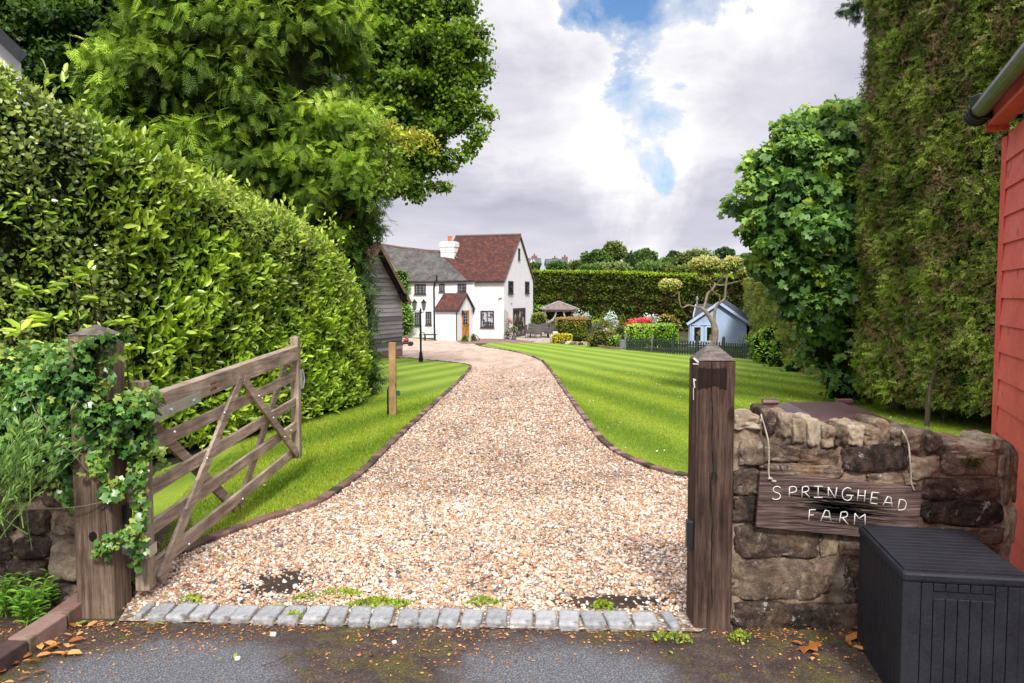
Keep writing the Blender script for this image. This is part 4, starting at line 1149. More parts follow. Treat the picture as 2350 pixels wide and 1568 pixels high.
L_VARI = leafmat('variegated_leaf', [(.10, .12, .02), (.25, .27, .05), (.43, .42, .13), (.62, .58, .27)], .5, .25, .3, 3.)

def hedge_fol(F, path, width, hfun, dens, size, T, seed, rnd_tone=(0, 1), mi=0, side=1, droop=0., up=.3, rand=.55, amp=.12, z0=.1, top=True, ends=True, rr=.45, width_l=1., select=None, lift=None, lob=.9, capdens=1.):
    """leaves over the face, the rounded top and the ends of a hedge; side=+1 faces +X of the path"""
    rg = np.random.default_rng(seed)
    P = np.array(path, dtype=float); seg = np.diff(P, axis=0); L = np.hypot(seg[:, 0], seg[:, 1]); cum = np.concatenate([[0], np.cumsum(L)])
    def at(s):
        i = np.clip(np.searchsorted(cum, s, side='right')-1, 0, len(seg)-1); t = (s-cum[i])/L[i]
        q = P[i]+seg[i]*t[:, None]; d = seg[i]/L[i][:, None]
        return q, np.stack([d[:, 1], -d[:, 0]], 1)*side, d
    tot = cum[-1]
    s = rg.uniform(0, tot, 20000); q, _, _ = at(s[:400]); hmean = float(np.mean(hfun(q[:, 1])))
    out = []
    # face
    n = int(tot*hmean*dens); s = rg.uniform(0, tot, n); q, nn, d = at(s); h = hfun(q[:, 1]); gy = gnp(q[:, 1])
    zr = z0+(h-z0)*rg.random(n); inset = np.zeros(n); k = zr > h-rr; inset[k] = rr-np.sqrt(np.maximum(rr**2-(zr[k]-(h[k]-rr))**2, 0))
    Nrm = np.stack([nn[:, 0], nn[:, 1], np.where(k, (zr-(h-rr))/rr*1.2, 0)], 1)
    pos = np.stack([q[:, 0]-nn[:, 0]*inset, q[:, 1]-nn[:, 1]*inset, gy+zr], 1)
    out.append((pos, Nrm))
    if top:
        n = int(tot*width*dens); s = rg.uniform(0, tot, n); q, nn, d = at(s); w = rg.uniform(rr*.5, width, n); h = hfun(q[:, 1])
        fall = np.maximum(w-(width-rr), 0)**2*.8
        out.append((np.stack([q[:, 0]-nn[:, 0]*w, q[:, 1]-nn[:, 1]*w, gnp(q[:, 1])+h-fall], 1), np.tile((0, 0, 1.), (n, 1))))
    if ends:
        for e in (0, tot):
            n = int(width*hmean*dens*capdens); s = np.full(n, e); q, nn, d = at(s); w = rg.uniform(0, width, n); h = hfun(q[:, 1]); zr = z0+(h-z0)*rg.random(n)
            sg = 1 if e else -1
            out.append((np.stack([q[:, 0]-nn[:, 0]*w, q[:, 1]-nn[:, 1]*w, gnp(q[:, 1])+zr], 1), np.stack([d[:, 0]*sg, d[:, 1]*sg, np.zeros(n)], 1)))
    X = np.concatenate([o[0] for o in out]); N = vnorm(np.concatenate([o[1] for o in out]))
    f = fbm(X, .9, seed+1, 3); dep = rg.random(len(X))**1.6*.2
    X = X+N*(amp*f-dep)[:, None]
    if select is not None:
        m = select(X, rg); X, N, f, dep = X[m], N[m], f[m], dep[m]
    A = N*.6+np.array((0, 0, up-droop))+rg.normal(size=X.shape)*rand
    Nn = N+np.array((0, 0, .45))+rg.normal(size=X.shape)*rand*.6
    R = rnd_tone[0]+(rnd_tone[1]-rnd_tone[0])*np.clip(.52-dep*2.2+f*.3+.2*N[:, 2]+rg.normal(size=len(X))*.17, 0, 1)  # depth shading painted into the tone: inner leaves darker, upward-facing ones lighter
    F.leaves(X, A, Nn, size*rg.uniform(.6, 1.25, len(X)), T, R, mi, width_l)

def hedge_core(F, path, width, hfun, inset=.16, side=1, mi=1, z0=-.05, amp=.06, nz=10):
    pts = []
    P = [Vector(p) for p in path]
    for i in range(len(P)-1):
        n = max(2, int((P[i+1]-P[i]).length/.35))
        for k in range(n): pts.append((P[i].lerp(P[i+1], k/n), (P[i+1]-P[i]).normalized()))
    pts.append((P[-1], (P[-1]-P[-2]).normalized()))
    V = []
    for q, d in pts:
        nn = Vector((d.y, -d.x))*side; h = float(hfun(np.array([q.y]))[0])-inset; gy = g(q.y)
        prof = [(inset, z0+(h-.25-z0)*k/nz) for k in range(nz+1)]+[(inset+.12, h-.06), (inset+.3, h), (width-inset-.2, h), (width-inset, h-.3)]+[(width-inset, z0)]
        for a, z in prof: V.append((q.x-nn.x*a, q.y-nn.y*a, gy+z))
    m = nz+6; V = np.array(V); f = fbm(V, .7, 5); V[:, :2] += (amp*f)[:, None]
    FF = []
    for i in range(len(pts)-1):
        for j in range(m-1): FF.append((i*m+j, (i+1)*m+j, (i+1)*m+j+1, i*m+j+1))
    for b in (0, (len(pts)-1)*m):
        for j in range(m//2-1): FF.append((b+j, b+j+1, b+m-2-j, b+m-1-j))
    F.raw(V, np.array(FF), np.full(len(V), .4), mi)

# ---- left hedge: holly near, laurel beyond, a twiggier mix along the far top
lpath = [(-5.6, 3.4), (-4.6, 4.6), (-4.02, 5.6), (-3.66, 6.7), (-3.38, 7.7), (-3.1, 9.1), (-2.78, 11.0), (-2.58, 12.3), (-2.5, 13.4)]
HY = np.array([3, 5, 6.0, 6.7, 7.4, 8.2, 9.0, 11.0, 12.0, 12.8, 13.4]); HZ = np.array([4.0, 3.62, 3.47, 3.36, 3.24, 3.1, 3.02, 2.86, 2.7, 2.35, 1.9])
lh = lambda y: np.interp(y, HY, HZ)
def bound(X):   # where laurel takes over from holly
    return X[:, 1]-7.05-.45*fbm(X, 1.6, 77)+(X[:, 2]-1.6)*-.12
hol = thing('holly_hedge', 'tall dark glossy holly hedge at the left, nearest the camera', 'hedge', (-4.6, 5.2, 0))
F = Fol()
selH = lambda X, rg: (bound(X) < 0) & (X[:, 0]/X[:, 1] > -.80)
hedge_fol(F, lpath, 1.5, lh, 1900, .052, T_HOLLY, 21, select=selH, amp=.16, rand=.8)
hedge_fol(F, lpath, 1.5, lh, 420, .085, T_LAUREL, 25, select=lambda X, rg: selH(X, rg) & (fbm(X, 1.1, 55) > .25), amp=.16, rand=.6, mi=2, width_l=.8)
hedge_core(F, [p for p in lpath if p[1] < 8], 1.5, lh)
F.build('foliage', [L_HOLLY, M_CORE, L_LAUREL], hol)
lau = thing('laurel_hedge', 'long bright green laurel hedge behind the open gate', 'hedge', (-3.2, 10, 0))
F = Fol()
selL = lambda X, rg: (bound(X) >= 0)
top_mix = lambda X: (X[:, 2]-gnp(X[:, 1])-lh(X[:, 1])+.75+.35*fbm(X, 1.3, 31)+.25*(X[:, 1]-9)*.2 > 0) & (X[:, 1] > 8.3)
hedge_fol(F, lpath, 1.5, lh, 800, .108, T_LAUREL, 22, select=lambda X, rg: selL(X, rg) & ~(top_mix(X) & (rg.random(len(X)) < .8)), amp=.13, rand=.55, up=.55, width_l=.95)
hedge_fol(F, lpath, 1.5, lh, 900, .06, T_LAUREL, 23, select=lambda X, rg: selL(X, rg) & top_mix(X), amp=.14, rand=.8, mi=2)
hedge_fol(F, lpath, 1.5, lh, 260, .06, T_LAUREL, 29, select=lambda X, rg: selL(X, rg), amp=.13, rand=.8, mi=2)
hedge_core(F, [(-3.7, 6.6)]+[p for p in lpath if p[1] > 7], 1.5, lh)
# upright leading shoots above the trimmed line
rg = np.random.default_rng(3)
for k in range(64):
    y = rg.uniform(5.4, 12.2); i = np.interp(y, [p[1] for p in lpath], [p[0] for p in lpath]); b = np.array((i-rg.uniform(-.02, .7), y, lh(y)+g(y)-rg.uniform(0, .3)))
    n = rg.integers(5, 9); t = np.linspace(.0, 1, n)[:, None]; dv = np.array((rg.normal()*.25+.15, rg.normal()*.25, 1.)); hgt = rg.uniform(.1, .26)
    Pp = b+dv*t*hgt; Aa = rg.normal(size=(n, 3))*.8+np.array((.2, 0, .8)); F.leaves(Pp, Aa, rg.normal(size=(n, 3))+np.array((0, 0, .6)), np.full(n, .10)*rg.uniform(.6, 1.1, n), T_LAUREL, np.clip(rg.normal(.8, .12, n), 0, 1), 0)
F.build('foliage', [L_LAUREL, M_CORE, L_PRIVET], lau)
mb = MB()
for k in range(9):
    y = 7.3+k*.68; x = np.interp(y, [p[1] for p in lpath], [p[0] for p in lpath])-.35
    mb.tube([(x, y, g(y)-.1), (x+random.uniform(-.1, .1), y+.05, g(y)+.5), (x+random.uniform(-.2, .2), y-.1, g(y)+1.2)], [.03, .024, .012], 7)
mb.build('stem', M_BARK, lau, smooth=True)
# a few big-leaved rhododendron shoots that push through the holly, low on the left
rho = thing('rhododendron', 'large-leaved rhododendron shoots in front of the holly, left of the ivy-clad post', 'shrub', (-3.3, 5.0, 0))
F = Fol(); rg = np.random.default_rng(8); mb = MB()
for (u, v, Y, n) in ((80, 670, 5.0, 11), (50, 760, 4.9, 10), (205, 625, 5.9, 12), (225, 690, 5.9, 9), (120, 735, 5.1, 12), (30, 830, 4.6, 12), (280, 740, 6.4, 10), (165, 640, 5.8, 9), (10, 700, 5, 8), (300, 800, 6.3, 9), (110, 800, 4.9, 12), (215, 760, 5.7, 10)):
    c = onY(u, v, Y); a = rg.uniform(0, 2*PI, n); A = np.stack([np.cos(a), np.sin(a)*.7-.2, rg.uniform(-.1, .5, n)], 1)
    F.leaves(np.tile(np.array(c), (n, 1))+rg.normal(size=(n, 3))*.015, A, np.tile((0.1, -.3, 1.), (n, 1))+rg.normal(size=(n, 3))*.2, rg.uniform(.10, .17, n), T_LAUREL, np.clip(rg.normal(.72, .2, n), 0, 1), 0, .75)
    mb.tube([c, c+Vector((-.05, .15, -.25)), c+Vector((-.15, .4, -.7))], [.004, .006, .009], 5)
F.build('foliage', [L_LAUREL], rho); mb.build('stem', M_BARK, rho)

# ---- strap leaved clump at the end of the hedge
def strap(name, label, cat, c, n, L, w, spread, mat, seed, bend=.6, group=None):
    rg = np.random.default_rng(seed); V = []; Fc = []; R = []
    for i in range(n):
        a = rg.uniform(0, 2*PI); r0 = rg.uniform(0, spread*.35); l = L*rg.uniform(.55, 1.1); b = rg.uniform(.25, 1.)*bend
        p = np.array((c[0]+r0*math.cos(a), c[1]+r0*math.sin(a), c[2])); d = np.array((math.cos(a)*b, math.sin(a)*b, 1.)); s = np.array((-math.sin(a), math.cos(a), 0))
        m = 5; base = len(V)
        for k in range(m+1):
            t = k/m; q = p+d*l*t*(1-.25*t*b)+np.array((math.cos(a)*b, math.sin(a)*b, -1.1*b))*l*.45*t*t; ww = w*(1-t)**.6*.5
            V += [q-s*ww, q+s*ww]; R += [rg.uniform(.2, .9)]*2 if k == 0 else [R[-1]]*2
        Fc += [(base+2*k, base+2*k+1, base+2*k+3, base+2*k+2) for k in range(m)]
    o = raw_mesh(name, np.array(V), np.array(Fc), np.array(R), mat, origin=c); setp(o, label, cat, group); return o
L_STRAP = leafmat('strap_leaf', [(.03, .07, .012), (.08, .16, .02), (.17, .28, .04)], .5, .25, .35, 2.)
strap('strap_leaved_plant', 'clump of arching strap leaves at the far foot of the laurel hedge', 'plant', tuple(gr(795, 925)), 190, .75, .022, .5, L_STRAP, 4)
strap('strap_leaved_plant', 'taller clump of arching strap leaves against the hedge end, beside the timber shed', 'plant', tuple(gr(828, 893)), 150, .95, .022, .35, L_STRAP, 5, .45)

# ---- ivy over wall and post
def ivy():
    t = thing('ivy', 'ivy spilling over the stone wall and winding round the gate post', 'climbing plant', (-2.6, 3.9, .0))
    F = Fol(); rg = np.random.default_rng(12)
    # mass: over the wall top, many overlapping mounds
    for (u, v, Y, rx, rz, n) in ((105, 905, 3.86, .26, .17, 520), (150, 880, 3.78, .15, .15, 300), (40, 960, 3.9, .30, .2, 450), (140, 970, 3.78, .2, .16, 400), (198, 870, 3.66, .07, .14, 150), (222, 965, 3.65, .09, .08, 130), (285, 945, 3.70, .12, .09, 170), (325, 930, 3.8, .08, .09, 90), (90, 1035, 3.8, .26, .11, 320), (180, 1035, 3.74, .14, .09, 150), (312, 1000, 3.8, .05, .14, 90), (200, 815, 3.66, .06, .07, 60), (-30, 1000, 3.9, .3, .3, 350), (60, 860, 4.0, .3, .17, 300), (140, 840, 3.95, .2, .12, 200), (230, 782, 3.66, .05, .03, 26), (275, 775, 3.66, .04, .018, 14)):
        c = onY(u, v, Y); F.blob(c, (rx, .13, rz), int(n*1.6), .034, T_IVY, int(rg.integers(1e6)), .35, 1.1, .25, .15, .5, tone=(0, 1.), lumps=.25)
        F.core(c, (rx*.6, .06, rz*.6), 1, .2, 3, 8)
    mb = MB()
    trails = [[(238, 1045, 3.655), (232, 1065, 3.65), (228, 1080, 3.65)],
              [(318, 1010, 3.7), (320, 1060, 3.74), (312, 1090, 3.73), (285, 1105, 3.68), (262, 1125, 3.655), (245, 1140, 3.655)],
              [(325, 1090, 3.76), (322, 1130, 3.75), (330, 1170, 3.76), (324, 1210, 3.75), (318, 1250, 3.74), (326, 1290, 3.8)],
              [(322, 1200, 3.72), (300, 1225, 3.68), (270, 1232, 3.655), (245, 1255, 3.65), (232, 1268, 3.65)],
              [(325, 960, 3.8), (345, 1000, 3.83), (342, 1035, 3.82), (325, 1060, 3.8)],
              [(322, 1030, 3.82), (360, 1040, 3.9), (380, 1062, 3.95)],
              [(300, 960, 3.7), (262, 990, 3.65), (240, 1020, 3.64), (220, 1050, 3.64), (216, 1075, 3.65)],
              [(150, 1070, 3.76), (170, 1120, 3.78), (165, 1150, 3.79)], [(100, 1080, 3.78), (140, 1130, 3.8), (185, 1150, 3.78)],
              [(262, 800, 3.66), (255, 850, 3.65), (240, 900, 3.64)]]
    for tr in trails:
        P = smooth_path([tuple(onY(*q)) for q in tr], 6); mb.tube(P, .0028, 5)
        Q = np.repeat(np.array(P), 3, 0); Q += rg.normal(size=Q.shape)*np.array((.02, .012, .02)); Q[:, 1] -= .012
        n = len(Q); F.leaves(Q, rg.normal(size=(n, 3))*.6+np.array((.1, -.3, -.3)), rg.normal(size=(n, 3))*.4+np.array((.1, -1, .5)), .036*rg.uniform(.5, 1.25, n), T_IVY, np.clip(rg.normal(.62, .22, n), 0, 1))
    for tr in ([(85, 950, 3.6), (120, 1000, 3.62), (165, 1040, 3.6), (205, 1085, 3.62), (222, 1105, 3.64)], [(30, 1170, 3.5), (110, 1168, 3.58), (190, 1162, 3.62), (240, 1150, 3.655)], [(60, 900, 3.7), (90, 980, 3.66), (60, 1060, 3.7)]):
        mb.tube(smooth_path([tuple(onY(*q)) for q in tr], 5), .003, 5)
    F.build('foliage', [L_IVY, M_CORE], t)
    mb.build('stem', surf('pale_ivy_stem', [(.1, .07, .045), (.3, .23, .16)], 20), t, smooth=True)
ivy()
# ---- broom-like shrub at the left edge
def broom():
    t = thing('broom_shrub', 'fine-stemmed bright green broom bush at the left edge over the wall', 'shrub', tuple(onY(-70, 1300, 3.35)))
    rg = np.random.default_rng(5); F = Fol(); mb = MB(); c = onY(-55, 1190, 3.35)
    for k in range(110):
        a = rg.uniform(-1.2, .75); L = rg.uniform(.25, .6); dv = np.array((math.sin(a)*.9+.12, rg.uniform(-.3, .4), math.cos(a)))
        b = np.array(c)+rg.normal(size=3)*np.array((.1, .08, .06)); n = 9; tt = np.linspace(0, 1, n)[:, None]
        P = b+dv*L*tt+np.array((.14, 0, -.1))*tt**2*L
        mb.tube([tuple(p) for p in P[::2]], [.003, .0026, .002, .0016, .001], 3, cap=False)
        Q = np.repeat(P[2:], 3, 0); m = len(Q); F.leaves(Q, dv+rg.normal(size=(m, 3))*.35, rg.normal(size=(m, 3)), .05*rg.uniform(.5, 1.2, m), T_QUAD, np.clip(rg.normal(.6, .22, m), 0, 1), 0, .3)
    L_BR = leafmat('broom_green', [(.05, .10, .03), (.13, .24, .05), (.27, .40, .10)], .6, .2, .3, 4.)
    F.build('foliage', [L_BR], t); mb.build('stem', L_BR, t)
broom()
# ---- weeds by the kerb
L_WEED = leafmat('fresh_weed_leaf', [(.05, .14, .015), (.13, .30, .03), (.26, .46, .06)], .45, .3, .4, 6.)
def weed(label, c, n, h, size, seed, name='leafy_weed', group=None, lean=.25, spread=.03):
    rg = np.random.default_rng(seed); t = thing(name, label, 'weed', tuple(c), group); F = Fol(); mb = MB()
    for i in range(n):
        b = np.array(c)+np.array((rg.normal()*spread, rg.normal()*spread, 0)); d = np.array((rg.normal()*lean, rg.normal()*lean, 1.)); L = h*rg.uniform(.6, 1.05)
        mb.tube([tuple(b), tuple(b+d*L*.5), tuple(b+d*L)], [.003, .0025, .0015], 4)
        m = 7
        for k in range(m):
            q = b+d*L*(.25+.75*k/(m-1)); a = k*1.57+rg.uniform(0, .5)
            for s in (0, PI):
                A = np.array([[math.cos(a+s), math.sin(a+s), .35]]); F.leaves(q[None], A, np.array([[0, -.1, 1.]]), np.array([size*(1.1-.4*k/m)]), T_LAUREL, np.array([min(1, max(0, rg.normal(.6, .2)))]), 0, .75)
    F.build('foliage', [L_WEED], t); mb.build('stem', L_WEED, t)
for i, (u, v, n, h) in enumerate(((62, 1440, 9, .26), (25, 1415, 7, .2), (95, 1400, 5, .14))):
    weed(('bushy green weed growing between the wall and the corner kerb', 'green weed cut by the left edge of the view, above the kerb', 'low weed at the foot of the wall, nearest the ivy-clad post')[i], gr(u, v), n, h, .055, 30+i)
weed('single small weed sprouting at the foot of the ivy-clad gate post', gr(233, 1416), 1, .085, .035, 40, lean=.05, spread=0)
weed('tiny green seedling on the asphalt beside the kerb', gr(190, 1418), 2, .03, .03, 41)
# clover-like cushions on the setts
def cushion(label, c, rx, ry, n, mat, seed, name='moss_cushion', cat='moss', sz=.012):
    rg = np.random.default_rng(seed); F = Fol(); a = rg.uniform(0, 2*PI, n); r = np.sqrt(rg.random(n))
    P = np.stack([c[0]+rx*r*np.cos(a), c[1]+ry*r*np.sin(a), c[2]+.03*(1-r**2)+rg.uniform(0, .012, n)], 1)
    F.leaves(P, rg.normal(size=(n, 3))+np.array((0, 0, .7)), rg.normal(size=(n, 3))+np.array((0, -.3, 1.)), sz*rg.uniform(.6, 1.4, n), T_QUAD, np.clip(rg.normal(.6, .25, n), 0, 1), 0, 1.3)
    F.build(name, [mat], origin=tuple(c), tag=(label, cat))
L_CLOV = leafmat('clover_leaf', [(.08, .14, .015), (.22, .34, .03), (.42, .46, .06)], .5, .3, .3, 8.)
for (u, v, rx, ry, n, lb) in ((870, 1398, .16, .05, 700, 'largest low green clover patch, over the middle setts'), (780, 1375, .13, .035, 260, 'thin clover patch in the gravel left of the largest one'), (705, 1385, .07, .03, 130, 'small clover patch behind the left half of the sett row'),
                          (440, 1388, .07, .03, 120, 'small clover patch near the foot of the gate'), (1110, 1395, .09, .03, 220, 'clover patch in the gravel right of the middle of the gateway'), (1382, 1402, .055, .03, 240, 'round tuft of grass in bare soil near the right post'), (1540, 1478, .09, .03, 160, 'sparse green moss on the asphalt before the right post'), (1695, 1475, .05, .03, 110, 'little tuft of moss on the asphalt before the stone wall'), (330, 1340, .09, .07, 160, 'leafy patch beside the foot of the open gate'), (675, 1428, .05, .02, 90, 'tiny moss patch in a joint of the setts')):
    cushion(lb, gr(u, v)+Vector((0, 0, .012)), rx, ry, n, L_CLOV, u, 'clover_patch', 'ground plant', .014)

# ---- fallen leaves
M_DEAD = leafmat('fallen_leaf_orange', [(.16, .05, .012), (.42, .16, .04), (.60, .33, .12)], .7, .15, .3, 9.)
M_DEADY = leafmat('fallen_leaf_green', [(.25, .27, .04), (.34, .42, .09)], .6, .2, .3, 9.)
def fallen(u, v, size, mat, label, group, T=T_LAUREL, wd=1.1, z=None, curl=.3):
    c = gr(u, v); a = random.uniform(0, 6.28); P = np.array([[c.x, c.y, c.z+(.018 if z is None else z)]])
    V, Fc, k = leafgeo(P, np.array([[math.cos(a), math.sin(a), random.uniform(.0, .25)]]), np.array([[random.uniform(-curl, curl), random.uniform(-curl, curl), 1.]]), np.array([size]), T, wd)
    o = raw_mesh('fallen_leaf', V, Fc, np.full(len(V), random.random()), mat); setp(o, label, 'fallen leaf', group)
LB = 'curled orange-brown fallen leaf lying on the asphalt beside the corner kerb'
for k in range(26):
    u = random.uniform(5, 200); v = 1540-u*.48+random.uniform(-22, 45)+10
    fallen(u, max(v, 1440), random.uniform(.03, .075), M_DEAD, LB, 'brown leaves beside the corner kerb')
for (u, v, s) in ((130, 1490, .07), (95, 1500, .065), (150, 1508, .075), (60, 1530, .06), (25, 1515, .06), (15, 1545, .06)): fallen(u, v, s, M_DEAD, LB, 'brown leaves beside the corner kerb')
LB = 'dry orange fallen leaf on the ground at the foot of the stone wall'
for (u, v, s) in ((1850, 1490, .07), (1842, 1485, .05), (1818, 1480, .045), (1965, 1478, .066), (1970, 1468, .05), (1950, 1490, .045), (1975, 1490, .05), (1985, 1500, .05), (1868, 1517, .04), (1862, 1509, .035), (1962, 1455, .07)): fallen(u, v, s, M_DEAD, LB, 'orange leaves below the stone wall', T_MAPLE if s > .065 else T_LAUREL)
LB = 'pale fallen leaf scattered on the grass behind the gate'
for (u, v) in ((740, 1005), (590, 1168), (525, 1170), (608, 1130), (545, 1165), (640, 1150), (690, 1170), (660, 1190), (745, 1033), (800, 960), (560, 1205), (760, 1008)): fallen(u, v, .05, M_DEAD, LB, 'fallen leaves on the left grass', z=.055)
LB = 'small brown fallen leaf lying on the gravel near the gate foot'
for k in range(34): fallen(random.uniform(335, 560), random.uniform(1262, 1385), random.uniform(.025, .06), random.choice([M_DEAD, M_DEAD, M_DEADY]), LB, 'small leaves on the gravel by the gate', z=.035)
LB = 'small yellow-green fallen leaf on the worn asphalt'
for (u, v, s) in ((380, 1442, .06), (260, 1435, .05), (168, 1446, .08), (540, 1520, .04), (655, 1395, .06), (515, 1520, .03), (1535, 1503, .03), (850, 1453, .03), (1030, 1515, .025)): fallen(u, v, s, M_DEADY, LB, 'yellow-green leaves on the asphalt')
# fine litter nobody could count
rg = np.random.default_rng(77); n = 5200
P = np.stack([rg.uniform(-2.6, 2.5, n), 3.62-rg.exponential(.22, n), np.full(n, .009)], 1); P = P[(P[:, 1] > 2.5)]
w = fbm(P, .5, 8)+.35*(P[:, 1]-3.2)/.4+.6*np.exp(-((P[:, 0]+.3)/.35)**2)+.5*(P[:, 0] > .9)+.5*(P[:, 0] < -1.6); P = P[w > .15+rg.normal(size=len(P))*.25]
m = len(P); F = Fol(); F.leaves(P, rg.normal(size=(m, 3))*np.array((1, 1, .12)), rg.normal(size=(m, 3))*.4+np.array((0, 0, 1.)), rg.uniform(.006, .022, m), T_QUAD, rg.random(m), 0, .7)
F.build('leaf_litter', [M_DEAD], origin=(0, 0, 0), tag=('fine brown leaf crumbs strewn over the asphalt', 'leaf litter', None, 'stuff'))
for k, (u, v, s) in enumerate(((627, 1462, .015), (545, 1518, .013), (905, 1480, .012), (1175, 1445, .012))):
    mb = MB(); c = gr(u, v); stone(mb, (c.x, c.y, .012), (s, s*.8, s*.7), 2.5, .2, k, 4); mb.build('loose_pebble', surf('pale_flint', [(.5, .45, .4), (.7, .66, .6)], 40), smooth=True, tag=('loose pale pebble lying on the worn asphalt', 'pebble', 'loose pebbles on the asphalt'))
for k, (a, b) in enumerate((((600, 1545), (660, 1520)), ((1070, 1360), (1130, 1330)), ((330, 1330), (372, 1268)), ((815, 1540), (860, 1505)))):
    p, q = gr(*a), gr(*b); mb = MB(); mb.tube([p+Vector((0, 0, .03)), (p+q)/2+Vector((.02, 0, .034)), q+Vector((0, 0, .03))], [.003, .0026, .0015], 5)
    mb.build('twig', M_BARK, tag=(('thin twig on the asphalt, left of the mossy strip', 'short twig on the gravel near the middle of the drive', 'thin twig beside the foot of the gate', 'thin twig on the mossy strip of the asphalt')[k], 'twig'))

# ================================================================= trees
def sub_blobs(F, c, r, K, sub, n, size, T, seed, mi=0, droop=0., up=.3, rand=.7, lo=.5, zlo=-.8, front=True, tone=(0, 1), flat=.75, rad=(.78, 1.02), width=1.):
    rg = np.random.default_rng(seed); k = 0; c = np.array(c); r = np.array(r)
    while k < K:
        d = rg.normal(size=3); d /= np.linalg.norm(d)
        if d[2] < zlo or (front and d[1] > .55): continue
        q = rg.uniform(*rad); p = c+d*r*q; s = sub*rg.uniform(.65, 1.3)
        sh = .55+.45*(d[2]*.6+.4)+rg.normal()*.12  # painted shade per clump: bright at the crown top, dark on the underside
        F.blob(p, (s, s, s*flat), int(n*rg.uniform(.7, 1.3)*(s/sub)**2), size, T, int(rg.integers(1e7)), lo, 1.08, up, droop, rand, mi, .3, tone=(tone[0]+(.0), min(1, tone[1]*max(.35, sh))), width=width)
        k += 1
def tree(name, label, cat, base, limbs, Ffn, leafm, bark=None, coremat=None, group=None):
    t = thing(name, label, cat, base, group)
    if limbs:
        mb = MB()
        for pts, rad in limbs: mb.tube([tuple(p) for p in (smooth_path([tuple(q) for q in pts], 4))] if len(pts) > 2 else pts, list(np.interp(np.linspace(0, 1, (len(pts)-1)*4+1 if len(pts) > 2 else 2), np.linspace(0, 1, len(rad)), rad)), 9)
        mb.build('trunk', bark or M_BARK, t, smooth=True)
    F = Fol(); Ffn(F); F.build('crown', leafm, t)
    return t

# big cypress over the hedge
def fcyp(F):
    c0 = (-5.05, 14.9, 6.3); r0 = (2.1, 1.9, 5.2)
    F.core(c0, (1.6, 1.4, 4.4), 1, .14, 3, 20, (4000, .26, T_FROND))
    sub_blobs(F, c0, r0, 250, .46, 130, .23, T_FROND, 41, droop=.45, up=.6, rand=.5, lo=.3, zlo=-.8, flat=.7)
    F.core((-3.3, 14.5, 3.7), (.65, .6, .9), 1, .2, 4, 12, (900, .25, T_FROND))
    sub_blobs(F, (-3.35, 14.4, 3.75), (1.15, .9, 1.35), 56, .34, 100, .22, T_FROND, 42, droop=.5, up=.5, lo=.3, zlo=-1)
    F.core((-6.1, 14.6, 4.3), (1.1, .7, 1.7), 1, .2, 5, 12, (1400, .26, T_FROND))
    sub_blobs(F, (-6.2, 14.5, 4.6), (1.55, 1.1, 2.3), 84, .4, 100, .24, T_FROND, 43, droop=.5, up=.5, lo=.3, zlo=-1)
    # silvery cones in the upper left of the crown
tb = Vector((-3.35, 15.2, g(15.2)))
tree('cypress_tree', 'huge feathery yellow-green cypress towering over the laurel hedge', 'tree', tuple(tb),
     [([tb, tb+Vector((.05, 0, 1.6)), onY(822, 590, 15), onY(795, 520, 15.1), (-4.4, 15, 5)], [.2, .17, .15, .15, .12]), ([(-5.2, 15.2, g(15)), (-5.1, 15, 3), (-5, 15, 9)], [.3, .25, .1])], fcyp, [L_CYP, M_CORE])

# dark conifer growth closing the hedge end
t = thing('conifer_shrub', 'dark ragged conifer between the laurel hedge and the timber shed', 'shrub', (-2.85, 15.0, g(15)))
F = Fol(); gb = g(14.8)
for (x, y, z, rx, rz, n) in ((-2.95, 14.6, .75, .44, .9, 1100), (-2.98, 14.7, 1.7, .44, .9, 1100), (-3.1, 14.6, 2.6, .5, .6, 1100), (-2.9, 14.9, .4, .4, .55, 600), (-2.8, 14.6, 3.15, .34, .3, 450), (-3.1, 14.6, 3.2, .5, .5, 700)):
    F.core((x, y, gb+z), (rx*.7, .35, rz*.85), 1, .15, 2, 10); F.blob((x, y, gb+z), (rx, .45, rz), n, .15, T_FROND3, int(x*100+z*10)+999, .65, 1.1, .3, .5, .5, tone=(0, .75), lumps=.3)
F.build('foliage', [L_CYPD, M_CORE], t)
mb = MB(); mb.tube([(-2.95, 14.9, gb-.1), (-2.9, 14.9, gb+1.2), (-2.95, 14.9, gb+2.6)], [.07, .06, .03], 8); mb.build('stem', M_BARK, t)

# oak behind, right
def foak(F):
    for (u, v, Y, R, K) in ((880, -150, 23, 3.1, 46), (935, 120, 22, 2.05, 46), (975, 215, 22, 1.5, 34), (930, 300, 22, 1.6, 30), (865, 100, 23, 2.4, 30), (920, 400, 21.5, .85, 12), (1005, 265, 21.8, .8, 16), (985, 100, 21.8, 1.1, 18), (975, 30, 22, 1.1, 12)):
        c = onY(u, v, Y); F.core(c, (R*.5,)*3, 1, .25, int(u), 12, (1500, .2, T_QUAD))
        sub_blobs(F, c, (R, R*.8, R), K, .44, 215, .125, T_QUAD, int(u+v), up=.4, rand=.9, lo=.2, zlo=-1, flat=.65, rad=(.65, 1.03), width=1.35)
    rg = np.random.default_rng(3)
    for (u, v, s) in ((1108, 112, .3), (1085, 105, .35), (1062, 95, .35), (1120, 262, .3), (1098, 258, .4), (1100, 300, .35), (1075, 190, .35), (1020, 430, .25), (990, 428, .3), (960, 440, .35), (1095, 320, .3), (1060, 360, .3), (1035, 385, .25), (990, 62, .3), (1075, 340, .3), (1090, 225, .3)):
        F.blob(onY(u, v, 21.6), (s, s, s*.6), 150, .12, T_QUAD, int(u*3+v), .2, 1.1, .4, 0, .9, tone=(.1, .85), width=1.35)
ob = Vector((-5.2, 23.5, g(23.5)))
